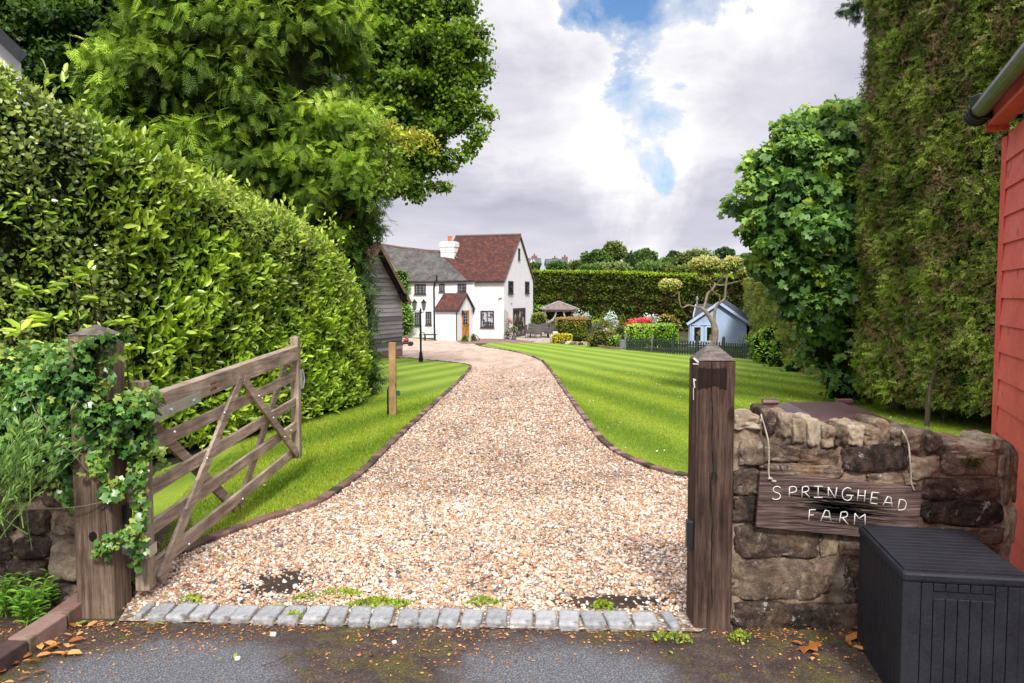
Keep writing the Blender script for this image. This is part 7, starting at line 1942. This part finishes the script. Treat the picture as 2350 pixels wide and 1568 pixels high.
airy('silver_shrub', 'silver-leaved shrub between the golden cones', [(1465, 640, .35, 90), (1430, 690, .4, 110), (1520, 680, .35, 90), (1480, 740, .5, 160), (1500, 800, .5, 130), (1450, 760, .4, 90), (1465, 590, .18, 26)], L_SILV, 56, .13, 5)
airy('silver_shrub', 'wispy pale shrub rising between the red and bronze bushes', [(2120, 650, .2, 40), (2170, 700, .35, 80), (2250, 690, .35, 80), (2300, 740, .3, 60), (2200, 760, .4, 110)], L_SILV, 49, .12, 6)
airy('silver_shrub', 'pale silvery leaves against the right side of the gazebo', [(880, 630, .4, 60), (1040, 650, .45, 90), (1000, 680, .4, 70), (930, 670, .3, 40)], L_SILV, 62, .13, 7)
airy('purple_shrub', 'dark purple-black leafy shrub beside the bronze hedge block', [(1200, 900, .5, 240), (1260, 870, .45, 200), (1180, 960, .4, 160), (1290, 940, .4, 120)], L_PUR, 52, .11, 8)
airy('green_shrub', 'loose mid-green bush behind the purple shrub', [(1190, 790, .5, 160), (1240, 760, .3, 60), (1210, 840, .4, 100)], L_CREEP, 55, .12, 9)
F = Fol()
for (x, y, s, n) in ((1860, 780, .5, 260), (1950, 765, .55, 300), (2050, 750, .5, 260), (2120, 740, .4, 200)):
    F.blob(onY(*z8(x, y), 48.5), (s, .4, .26), n, .11, T_QUAD, x, .3, 1.05, .5, 0, .6)
    F.blob(onY(*z8(x-20, y+60), 48.6), (s, .4, .35), int(n*.8), .11, T_QUAD, x+1, .4, 1.05, .5, 0, .6, mi=1); F.core(onY(*z8(x, y+70), 48.7), (s*.7, .3, .3), 2, .1, 1, 8)
F.build('red_shrub', [L_RED, L_BERT, M_CORE], tag=('photinia with bright red young leaves above the clipped hedge', 'shrub'))
F = Fol()
for (x, y, s, n) in ((330, 880, .4, 150), (390, 900, .5, 220), (460, 940, .5, 220), (420, 870, .25, 60), (300, 930, .35, 110), (500, 960, .3, 90)):
    c = onY(*z9(x, y), 47.5); F.blob(c, (s, .4, s*.7), n, .13, T_QUAD, x, .3, 1.05, .5, 0, .7, tone=(0, 1)); F.core(c, (s*.6, .3, s*.4), 1, .1, 1, 8)
F.build('bronze_shrub', [leafmat('orange_green_leaf', [(.1, .14, .02), (.28, .28, .05), (.45, .22, .06)], .5, .2, .3, 2.), M_CORE], tag=('orange-tinged bushy shrub right of the red one', 'shrub'))
shrub('low_flowers', 'low lime-green perennials beside the heather mound', onY(*z8(1555, 1110), 43.8), (.42, .4, .36), 480, .09, T_QUAD, L_LIME, 15, lumps=.3, zmin=-.5, cat='plant')
airy('white_flowers', 'cloud of tiny whitish flowers above the lime-green perennials', [(1530, 1035, .2, 40), (1590, 1040, .2, 40), (1560, 1060, .25, 40)], L_WHITE, 44, .06, 9, 'flowers')
strap('iris_clump', 'upright grassy clump with mauve flowers by the blue-grey planter', 'plant', tuple(onY(*z8(1610, 1225), 41.8)), 70, .9, .04, .35, L_STRAP, 77, .25)
mb = MB(); c = onY(*z8(1702, 1250), 41.3); cz = g(41.3); mb.lathe((c.x, c.y, cz), [(.16, 0), (.22, .1), (.23, .42), (.25, .46), (.2, .47)], 12, ph=.2)
mb.build('planter', surf('blue_grey_glaze', [(.13, .16, .22), (.2, .24, .31)], 5, .6), tag=('blue-grey glazed planter at the left end of the picket fence', 'planter'))
# statue
sc = onY(*z8(1390, 990), 50.5); sz0 = g(50.5); sh = onY(*z8(1392, 855), 50.5).z-sz0
st = thing('garden_statue', 'pale stone figure statue on a plinth in front of the golden cone', 'statue', (sc.x, 50.5, sz0))
M_STAT = surf('pale_reconstituted_stone', [(.38, .32, .27), (.55, .48, .42)], 8, .9)
fb_ = onY(*z8(1390, 985), 50.5).z-sz0
mb = MB(); mb.lathe((sc.x, 50.5, sz0), [(.2, 0), (.2, fb_*.9), (.24, fb_*.92), (.24, fb_)], 8); mb.build('plinth', M_STAT, st)
mb = MB(); hf = sh-fb_
mb.lathe((sc.x, 50.5, sz0+fb_), [(.17, 0), (.15, hf*.1), (.16, hf*.35), (.19, hf*.5), (.14, hf*.6), (.17, hf*.76), (.07, hf*.82), (.06, hf*.84), (.09, hf*.88), (.09, hf*.95), (.03, hf)], 10)
mb.tube([(sc.x-.15, 50.5, sz0+fb_+hf*.74), (sc.x-.22, 50.42, sz0+fb_+hf*.6), (sc.x-.08, 50.32, sz0+fb_+hf*.62)], [.05, .04, .035], 6); mb.tube([(sc.x+.15, 50.5, sz0+fb_+hf*.74), (sc.x+.2, 50.45, sz0+fb_+hf*.56), (sc.x+.14, 50.4, sz0+fb_+hf*.45)], [.05, .04, .03], 6)
mb.build('figure', M_STAT, st, smooth=True)
# dry stone edging of the beds
mb = MB(); rg = random.Random(5)
for k in range(46):
    t_ = k/45; x = 450+ (1215-450)*t_; y = 1115+45*math.sin(min(1, t_*1.3)*PI/2)+rg.uniform(-14, 8); c = gr(*z8(x, min(1165, y)+6))
    stone(mb, (c.x, c.y, c.z+.1), (.16, .13, .10), 3, .25, k, 4, a=rg.random())
mb.build('rockery_edging', M_STONE, tag=('row of rough stones edging the bed below the bronze hedge', 'rockery'))
mb = MB(); P = [gr(*z8(x, y)) for x, y in ((1228, 1205), (1400, 1232), (1550, 1248), (1665, 1255))]
for i in range(3): mb.beam(P[i]+UP*.08, P[i+1]+UP*.08, .1, .16, None)
mb.build('timber_edging', M_BARGE, tag=('dark timber board edging the bed left of the planter', 'edging'))
mb = MB(); c = onY(*z8(487, 925), 54); mb.box((c.x, 54, g(54)+.55), (.34, .3, .5)); mb.build('garden_box', surf('pale_grey_box', [(.5, .5, .52), (.65, .65, .67)], 5), bevel=.04, tag=('small pale box beside the golden low hedge on the patio', 'box'))
mb = MB(); c = onY(*z8(425, 1010), 53.5); mb.lathe((c.x, 53.5, g(53.5)), [(.12, 0), (.15, .3), (.15, .5), (.1, .52)], 8); mb.build('terracotta_pot', surf('pale_terracotta', [(.5, .35, .28), (.6, .45, .38)], 5), tag=('pale terracotta pot at the left end of the golden low hedge', 'flower pot'))

# ---- picket fence
M_PICK = surf('dark_green_stain', [(.012, .025, .018), (.03, .05, .035), (.05, .07, .05)], 6, .85, stretch=(3, 3, .6))
M_PICKG = surf('greyed_fence_wood', [(.12, .12, .09), (.22, .22, .17)], 6, .9)
fpts = [gr(1436, 805), gr(1497, 810), gr(1545, 814), gr(1600, 817), gr(1660, 821), gr(1739, 828)]
fence = thing('picket_fence', 'low dark green picket fence between the lawn and the summerhouse garden', 'fence', tuple(fpts[2]))
hgt = .62
for si in range(len(fpts)-1):
    a, b = fpts[si], fpts[si+1]; d = (b-a); L = Vector((d.x, d.y, 0)).length; dd = d/L; n = max(2, int(L/.165)); mb = MB()
    hs_ = [.64, .64, .62, .60, .60, .60][si]
    for k in range(n):
        c = a+dd*(L*(k+.5)/n); zz0 = g(c.y)+.03; ang = math.atan2(d.y, d.x); w = .085
        tx = Vector((math.cos(ang), math.sin(ang), 0)); ny = Vector((-tx.y, tx.x, 0)); c0 = Vector((c.x, c.y, zz0))
        pts_ = [c0-tx*w/2, c0+tx*w/2, c0+tx*w/2+UP*(hs_-.06), c0+UP*hs_, c0-tx*w/2+UP*(hs_-.06)]
        mb.slab([p-ny*.012 for p in pts_], ny*.02)
    for zz_ in (.16, .45):
        mb.beam(a+UP*zz_+Vector((0, .03, 0)), b+UP*zz_+Vector((0, .03, 0)), .03, .06, (0, 1, 0))
    mb.build('picket_panel', M_PICK, fence)
for i, p in enumerate(fpts):
    mb = MB(); m = M_PICKG if i in (0, 1) else M_PICK; h_ = .78 if i != 2 else .8
    mb.box((p.x, p.y, g(p.y)+h_/2), (.11, .11, h_)); mb.lathe((p.x, p.y, g(p.y)+h_), [(.06, 0), (.05, .05), (.01, .08)], 8); mb.build('fence_post', m, fence)
# rope behind fence
mb = MB(); P = [onY(*z9(x, y), 37.5) for x, y in ((480, 1215), (540, 1225), (600, 1235), (650, 1225), (690, 1210), (850, 1195), (1100, 1205), (1300, 1215), (1500, 1225))]; mb.tube(P, .02, 6); mb.build('rope_rail', M_STRING, tag=('pale rope slung behind the picket fence', 'rope'))
F = Fol()
for (x, y, s, n) in ((120, 1260, .3, 60), (240, 1280, .25, 40), (1360, 1300, .3, 90), (1430, 1390, .3, 90), (600, 1330, .3, 60), (1480, 1180, .4, 120)): F.blob(onY(*z9(x, y), 37.8 if x > 500 else 41.5), (s, .3, s*.8), n, .10, T_QUAD, x, .1, 1.1, .4, 0, .9, mi=0 if x > 300 else 1)
F.build('bed_plants', [L_CREEP, L_GOLD], tag=('scattered green and yellow plants glimpsed through the picket fence', 'plants'))
F = Fol()
for (x, y, s, n) in ((1500, 1180, .5, 200), (1440, 1200, .3, 80)): F.blob(onY(*z9(x, y), 34), (s, .3, s), n, .1, T_QUAD, x, .1, 1.1, .4, 0, .9)

# ---- pale blue summerhouse
M_BLUE = NT('pale_blue_boards')
def mk_blue():
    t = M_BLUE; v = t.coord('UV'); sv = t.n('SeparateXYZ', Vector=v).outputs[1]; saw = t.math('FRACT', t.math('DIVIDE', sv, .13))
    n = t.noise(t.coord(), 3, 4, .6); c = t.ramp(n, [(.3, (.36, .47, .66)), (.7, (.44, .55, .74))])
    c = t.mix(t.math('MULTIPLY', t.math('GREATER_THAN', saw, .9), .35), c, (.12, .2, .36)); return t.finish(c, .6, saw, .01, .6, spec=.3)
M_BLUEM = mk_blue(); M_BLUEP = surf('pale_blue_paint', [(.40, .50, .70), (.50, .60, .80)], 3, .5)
M_FELT = surf('dark_shingle_roof', [(.02, .021, .028), (.05, .052, .066), (.085, .085, .1)], 3, .85, fine=20)
HY_ = 46.; hz_ = g(HY_)-.45
a = onY(*z9(684, 945), HY_); b = onY(*z9(1496, 945), HY_); ap_ = onY(*z9(1098, 645), HY_)
hx0, hx1 = a.x, b.x; he = a.z+.05; ha = ap_.z-.06; dpt = 5.2; dvec = Vector((.28, 1, 0)).normalized()
dvec = Vector(((onY(*z9(1205, 615), 51).x-ap_.x), 5., 0)).normalized()
sh_ = thing('summerhouse', 'pale blue timber summerhouse with a dark shingle roof behind the picket fence', 'summerhouse', ((hx0+hx1)/2, HY_, hz_))
hm = (hx0+hx1)/2
F0 = [Vector((hx0, HY_, hz_)), Vector((hx1, HY_, hz_)), Vector((hx1, HY_, he)), Vector((hm, HY_, ha)), Vector((hx0, HY_, he))]
mb = MB(); mb.poly(F0); bk = dvec*dpt
mb.poly([F0[1], F0[1]+bk, F0[2]+bk, F0[2]]); mb.poly([F0[0]+bk, F0[0], F0[4], F0[4]+bk]); mb.poly([p+bk for p in F0][::-1]); mb.build('wall', M_BLUEM, sh_)
sl_ = (ha-he)/(hx1-hm); o_ = .16; fo = Vector((0, -.22, 0))
el = Vector((hx0-o_, HY_, he-o_*sl_+.05))+fo; er = Vector((hx1+o_, HY_, he-o_*sl_+.05))+fo; rp_ = Vector((hm, HY_, ha+.06))+fo; bk2 = dvec*(dpt+.4)
mb = MB(); mb.slab([el, rp_, rp_+bk2, el+bk2], UP*.05); mb.slab([rp_, er, er+bk2, rp_+bk2], UP*.05); mb.build('roof', M_FELT, sh_)
mb = MB(); mb.beam(el-UP*.04, rp_-UP*.04, .03, .15, (0, 1, 0)); mb.beam(er-UP*.04, rp_-UP*.04, .03, .15, (0, 1, 0)); mb.build('barge_board', M_BLUEP, sh_)
# cross wing roof on the left, with a flue
wl = [onY(*z9(745, 860), HY_+1.6), onY(*z9(782, 688), HY_+2.8), onY(*z9(1010, 690), HY_+2.8), onY(*z9(900, 860), HY_+1.6)]
mb = MB(); mb.slab(wl, UP*.06); mb.build('side_roof', M_FELT, sh_); mb = MB(); mb.beam(wl[0], wl[1], .06, .1, None); mb.build('side_barge_board', M_BLUEP, sh_)
mb = MB(); wbx = [(p.x, p.y) for p in wl]; mb.poly([Vector((wl[0].x+.05, wl[0].y, hz_)), Vector((wl[3].x, wl[0].y, hz_)), wl[3], wl[0]]); mb.build('side_wall', M_BLUEM, sh_)
fl = onY(*z9(800, 690), HY_+2.8); mb = MB(); mb.lathe((fl.x, fl.y, fl.z-.2), [(.05, 0), (.05, .5), (.10, .52), (.11, .62), (.05, .64), (.06, .7), (.02, .74)], 10); mb.build('flue', M_METAL, sh_)
def swin(x0, y0, x1, y1, nm='window'):
    a = onY(*z9(x0, y0), HY_-.02); b = onY(*z9(x1, y1), HY_-.02); w = b.x-a.x; fr = .12; zl = b.z
    mb = MB()
    for xx in (a.x-fr/2, b.x+fr/2): mb.box((xx, HY_-.02, (a.z+zl)/2+.02), (fr, .07, a.z-zl+.1))
    mb.box(((a.x+b.x)/2, HY_-.022, a.z+fr/2), (w, .07, fr)); mb.box(((a.x+b.x)/2, HY_-.022, zl-fr/2), (w, .07, fr)); mb.box(((a.x+b.x)/2, HY_-.03, a.z+fr+.03), (w+fr*2.6, .1, .05))
    f = mb.build(nm, M_BLUEP, sh_); mb = MB(); mb.quad((a.x, HY_-.012, zl), (b.x, HY_-.012, zl), (b.x, HY_-.012, a.z), (a.x, HY_-.012, a.z)); mb.build('pane', glass('summerhouse_glass', (.012, .016, .008), (.2, .16, .08), .52), f)
swin(758, 998, 846, 1190); swin(935, 1000, 1020, 1190)
mb = MB(); mb.tube([onY(*z9(706, 950), HY_-.1), Vector((onY(*z9(706, 950), HY_-.1).x, HY_-.1, hz_))], .035, 7); mb.build('drainpipe', M_BLUEP, sh_)

# ---- cloud-pruned tree
TY = 33.
cp_ = thing('cloud_pruned_tree', 'old cloud-pruned tree with yellow-green pads on bare twisting limbs', 'tree', tuple(Vector((onY(*z9(1045, 1300), TY).x, TY, g(TY)))))
def LB_(pts, rads, yo=0.):
    P = [onY(*z9(x, y), TY+yo*i/max(1, len(pts)-1)) for i, (x, y) in enumerate(pts)]
    P2 = smooth_path([tuple(p) for p in P], 3); rr_ = np.interp(np.linspace(0, 1, len(P2)), np.linspace(0, 1, len(rads)), rads)*.46; return P2, list(rr_)
limbs = [LB_([(1040, 1400), (1045, 1200), (1052, 1060), (1030, 950), (975, 860), (905, 760), (850, 725)], [.34, .30, .33, .26, .2, .17, .13]),
  LB_([(1030, 960), (1040, 860), (1055, 740), (1110, 660), (1185, 600), (1195, 480), (1215, 300), (1220, 215)], [.2, .13, .13, .12, .11, .10, .085, .06]),
  LB_([(890, 735), (920, 640), (945, 530), (1010, 470), (1050, 400), (1020, 360), (965, 330)], [.12, .11, .12, .1, .1, .07, .04], .3),
  LB_([(850, 725), (760, 710), (680, 690), (585, 725), (550, 610), (542, 500), (490, 545), (440, 565), (436, 525)], [.10, .08, .07, .065, .055, .05, .045, .035, .02]),
  LB_([(1065, 400), (1140, 412), (1260, 385), (1380, 355), (1500, 342), (1480, 310)], [.06, .06, .05, .04, .03, .02]),
  LB_([(1110, 640), (1115, 550), (1050, 520), (1000, 460), (970, 370)], [.06, .06, .05, .045, .03]),
  LB_([(940, 385), (1060, 325), (1160, 275), (1215, 220)], [.02, .04, .045, .04], .2), LB_([(1080, 390), (1130, 325), (1215, 270)], [.03, .03, .02]), LB_([(940, 235), (990, 215), (1060, 235), (1090, 240)], [.02, .03, .03, .02]),
  LB_([(490, 545), (500, 500), (480, 470)], [.03, .02, .01]), LB_([(545, 500), (500, 470)], [.03, .015])]
mb = MB()
for P_, r_ in limbs: mb.tube(P_, r_, 9)
mb.build('trunk', surf('grey_lichened_bark', [(.09, .065, .05), (.24, .19, .15), (.40, .34, .28)], 3, .95, .9, .03, fine=25, spec=.1, dirt=((.28, .15, .03), 1.3, .56)), cp_, smooth=True)
F = Fol()
for (x, y, rx, rz_c, n) in ((415, 410, 140, 80, 900), (380, 440, 90, 55, 350), (490, 400, 90, 60, 350), (930, 120, 215, 105, 1700), (860, 110, 130, 90, 500), (1050, 150, 120, 80, 500), (1300, 105, 140, 88, 900), (1240, 150, 90, 70, 350), (895, 300, 90, 70, 500), (960, 270, 60, 40, 150), (1460, 215, 125, 75, 800), (1390, 240, 70, 50, 250)):
    c = onY(*z9(x, y), TY); sx = rx*.16395/FPX*TY; sz_ = rz_c*.16395/FPX*TY
    F.core(c, (sx*.8, sx*.65, sz_*.8), 1, .1, x, 10); F.blob(c, (sx, sx*.8, sz_), int(n*1.5), .085, T_QUAD, x+y, .75, 1.08, .3, 0, .7, lumps=.12, tone=(0, 1), width=1.3)
F.build('crown', [L_VARI, M_CORE], cp_)

# ---- beyond the hedge: trees and houses
def z10(x, y): return (917.9+.46875*x, .46875*y)     # sky view
def ztree(x, y): return (1193.3+.2539*x, 550.8+.2539*y)
L_T = [leafmat('distant_foliage_%s' % n, c, .7, .2, .2, .06, mul=(.6, 1.25)) for n, c in (('mid', [(.03, .06, .014), (.08, .145, .03), (.17, .26, .06)]), ('olive', [(.04, .06, .014), (.12, .16, .03), (.25, .29, .07)]), ('dark', [(.02, .045, .02), (.05, .09, .035), (.10, .15, .06)]), ('pale', [(.07, .11, .03), (.16, .22, .06), (.30, .36, .12)]))]
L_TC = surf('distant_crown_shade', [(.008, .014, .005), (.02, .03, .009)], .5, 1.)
bt_list = [  # (x, y, rx, ry, Y, material, label)
 (690, 180, 120, 80, 150, 0, 'rounded green tree beyond the boundary hedge, left of the tallest crown'),
 (840, 125, 112, 100, 165, 1, 'tallest rounded tree on the skyline beyond the hedge'),
 (1130, 175, 108, 85, 155, 0, 'dome-shaped tree in the middle of the skyline'),
 (1395, 165, 62, 48, 190, 2, 'small bluish tree on the skyline right of the middle dome'),
 (1600, 190, 190, 100, 120, 1, 'broad olive-green tree rising behind the cloud-pruned tree'),
 (1330, 245, 150, 65, 130, 0, 'low spreading tree between the middle dome and the broad olive crown'),
 (1850, 135, 80, 50, 150, 2, 'flat-topped dark pine on the skyline at the right'),
 (2060, 200, 110, 60, 170, 0, 'pale green tree at the right end of the skyline'),
 (1960, 235, 100, 60, 140, 3, 'bushy light tree behind the right-hand hedge top'),
 (330, 245, 90, 40, 130, 0, 'low green bush in front of the slate-roofed brick house'),
 (130, 250, 60, 32, 120, 0, 'small green bush just right of the farmhouse gable'),
 (490, 235, 45, 32, 140, 1, 'round olive bush in front of the third distant house'),
 (870, 260, 110, 50, 120, 3, 'pale feathery tree just above the hedge line'),
 (720, 260, 80, 42, 125, 3, 'second pale feathery bush above the hedge line'),
 (1200, 270, 180, 45, 115, 0, 'wide low green bush just above the hedge in the middle'),
 (1450, 285, 130, 40, 112, 1, 'low olive bush above the hedge left of the cloud-pruned tree'),
 (600, 275, 80, 30, 115, 0, 'low green bush above the hedge below the houses')]
for i, (x, y, rx, ry, Y, mi, lb) in enumerate(bt_list):
    c = onY(*ztree(x, y), Y); k = .2539/FPX*Y; sx, sz_ = rx*k, ry*k; zb_ = g(Y); t = thing('background_tree', lb, 'tree', (c.x, Y, zb_), 'trees beyond the boundary hedge')
    F = Fol(); F.core(c, (sx*.8, sx*.6, sz_*.85), 1, .15, i, 12)
    sub_blobs(F, c, (sx*.85, sx*.6, sz_*.85), 26, max(sx, sz_)*.28, 130, .55*Y/150, T_QUAD, 300+i, up=.5, rand=.9, lo=.3, zlo=-.5, flat=.7, width=1.4)
    # skirt to the ground
    if sz_ < (c.z-zb_)*.9: F.core((c.x, Y, (c.z+zb_)/2-1), (sx*.7, sx*.5, (c.z-zb_)/2+.5), 1, .2, i+9, 8)
    F.build('crown', [L_T[mi], L_TC], t); mb = MB(); mb.tube([(c.x, Y, zb_), (c.x, Y, c.z)], [.35, .15], 7); mb.build('trunk', M_BARK, t)
cone('background_conifer', 'dark pointed spruce between the tallest crown and the middle dome', *[ztree(x, 0)[0] for x in (915, 1060)], ztree(0, 125)[1], ztree(0, 330)[1], 140, L_T[2], 1500, .8, None, 21, 1.2)

M_BKH = surf('distant_brick', [(.16, .095, .075), (.24, .15, .12)], 2); M_SLH = surf('distant_slate', [(.07, .075, .09), (.13, .135, .155)], 2); M_WHH = surf('distant_white_trim', [(.5, .5, .5), (.65, .65, .65)], 2); M_PB = surf('distant_pale_brick', [(.28, .23, .2), (.36, .31, .28)], 2)
def dhouse(label, x0, x1, yr, ye, Y, gx=None, wall=M_BKH, chx=(), roof=M_SLH):
    """distant house; ridge along X, optional gable facing the camera at gx=(x0,xm,x1,yapex)"""
    a = onY(*ztree(x0, yr), Y); b = onY(*ztree(x1, ye), Y); zb_ = g(Y); t = thing('distant_house', label, 'house', ((a.x+b.x)/2, Y, zb_), None)
    d = 7.; mb = MB(); mb.box(((a.x+b.x)/2, Y+d/2, (zb_+b.z)/2), (b.x-a.x-.6, d, b.z-zb_)); mb.poly([(b.x-.3, Y, b.z), (b.x-.3, Y+d, b.z), (b.x-.3, Y+d/2, a.z)]); mb.poly([(a.x+.3, Y, b.z), (a.x+.3, Y+d/2, a.z), (a.x+.3, Y+d, b.z)])
    if gx:
        p = [onY(*ztree(gx[0], ye), Y-1.5), onY(*ztree(gx[1], gx[3]), Y-1.5), onY(*ztree(gx[2], ye), Y-1.5)]
        mb.poly([(p[0].x, Y-1.5, zb_), (p[2].x, Y-1.5, zb_), (p[2].x, Y-1.5, b.z), (p[1].x, Y-1.5, p[1].z), (p[0].x, Y-1.5, b.z)])
        mb.poly([(p[0].x, Y, zb_), (p[0].x, Y-1.5, zb_), (p[0].x, Y-1.5, b.z), (p[0].x, Y, b.z)]); mb.poly([(p[2].x, Y, zb_), (p[2].x, Y-1.5, zb_), (p[2].x, Y-1.5, b.z), (p[2].x, Y, b.z)])
    mb.build('wall', wall, t)
    mb = MB(); mb.slab([(a.x, Y-.3, b.z-.2), (b.x, Y-.3, b.z-.2), (b.x, Y+d/2, a.z), (a.x, Y+d/2, a.z)], (0, 0, .2)); mb.slab([(a.x, Y+d+.3, b.z-.2), (b.x, Y+d+.3, b.z-.2), (b.x, Y+d/2, a.z), (a.x, Y+d/2, a.z)], (0, 0, .2))
    if gx:
        for q in (p[0], p[2]):
            o_ = .4 if q is p[2] else -.4; mb.slab([(q.x+o_, Y-1.9, b.z-.4), (p[1].x, Y-1.9, p[1].z), (p[1].x, Y+2.5, p[1].z), (q.x+o_, Y+2.5, b.z-.4)], (0, 0, .2))
    rf = mb.build('roof', roof, t)
    for cx_, cy_ in chx:
        c = onY(*ztree(cx_, cy_), Y+d/2); mb = MB(); mb.box((c.x, Y+d/2, (c.z+a.z)/2-.4), (1.1, .9, c.z-a.z+1.)); mb.lathe((c.x, Y+d/2, c.z), [(.18, 0), (.15, .5)], 6); mb.build('chimney', wall, rf)
    if gx:
        mb = MB()
        for q in (p[0], p[2]): mb.beam((q.x, Y-1.95, b.z-.3), (p[1].x, Y-1.95, p[1].z+.05), .08, .35, (0, 1, 0))
        mb.build('barge_board', M_WHH, t)
    nwin = 2
    for k in range(nwin):
        xx = a.x+(b.x-a.x)*(.55+.28*k); mb = MB(); mb.box((xx, Y-.04, b.z-1.6), (1.1, .08, 1.3)); w_ = mb.build('window', M_WHH, t); mb = MB(); mb.box((xx, Y-.09, b.z-1.6), (.9, .04, 1.1)); mb.build('pane', M_GLASS, w_)
dhouse('brick house with a front gable, nearest the farmhouse on the skyline', 62, 195, 165, 220, 150, (80, 115, 150, 178), chx=((130, 148),))
dhouse('slate-roofed brick house with end chimneys, middle one on the skyline', 232, 408, 172, 222, 150, None, chx=((315, 168), (405, 158)))
dhouse('pale brick house with a white-edged gable, right one on the skyline', 470, 625, 180, 222, 150, (440, 485, 530, 180), M_PB, chx=((568, 175),))
mb = MB(); a = onY(*ztree(172, 262), 118); b = onY(*ztree(243, 288), 118); xm = (a.x+b.x)/2
mb.poly([(a.x, 118, g(118)), (b.x, 118, g(118)), (b.x, 118, a.z-.3), (xm, 118, a.z+1.), (a.x, 118, a.z-.3)]); mb.poly([(a.x, 118, a.z-.3), (xm, 118, a.z+1.), (xm, 123, a.z+1.), (a.x, 123, a.z-.3)]); mb.poly([(b.x, 118, a.z-.3), (b.x, 123, a.z-.3), (xm, 123, a.z+1.), (xm, 118, a.z+1.)])
mb.build('small_outbuilding', surf('pale_blue_grey', [(.35, .42, .5), (.45, .5, .58)], 3), tag=('little pale blue-grey outbuilding below the brick houses', 'outbuilding'))

# ---- white gable at the very top left
M_BARGEB = surf('black_barge', [(.012, .014, .016), (.03, .032, .035)], 10, .6)
wy = 15.; a = onY(-60, 5, wy); b = onY(68, 128, wy); nb = thing('white_cottage', 'white-walled cottage with a black barge board, peeping over the hedge at top left', 'house', (a.x, wy, g(wy)))
rx_ = b.x-4.8; rzz = b.z+4.8*(a.z-b.z)/(b.x-a.x)
mb = MB(); q0 = onY(60, 125, wy); mb.poly([(q0.x-.1, wy, g(wy)), (q0.x-.1, wy, b.z-.15), (rx_, wy, rzz-.15), (2*rx_-q0.x, wy, b.z-.15), (2*rx_-q0.x, wy, g(wy))]); mb.poly([(q0.x-.1, wy, g(wy)), (q0.x-5.1, wy+6, g(wy)), (q0.x-5.1, wy+6, b.z-.15), (q0.x-.1, wy, b.z-.15)]); mb.build('wall', M_RENDER, nb)
mb = MB(); mb.slab([(b.x+.04, wy-.3, b.z-.1), (rx_, wy-.3, rzz), (rx_-5, wy+6.3, rzz), (b.x-4.9, wy+6.3, b.z-.1)], (0, 0, .06)); mb.slab([(2*rx_-b.x, wy-.3, b.z-.1), (rx_, wy-.3, rzz), (rx_-5, wy+6.3, rzz), (2*rx_-b.x-5, wy+6.3, b.z-.1)], (0, 0, .06)); mb.build('roof', M_FELT, nb)
mb = MB(); mb.beam((b.x+.1, wy-.33, b.z-.16), (rx_, wy-.33, rzz-.06), .04, .2, (0, 1, 0)); mb.build('barge_board', M_BARGEB, nb)
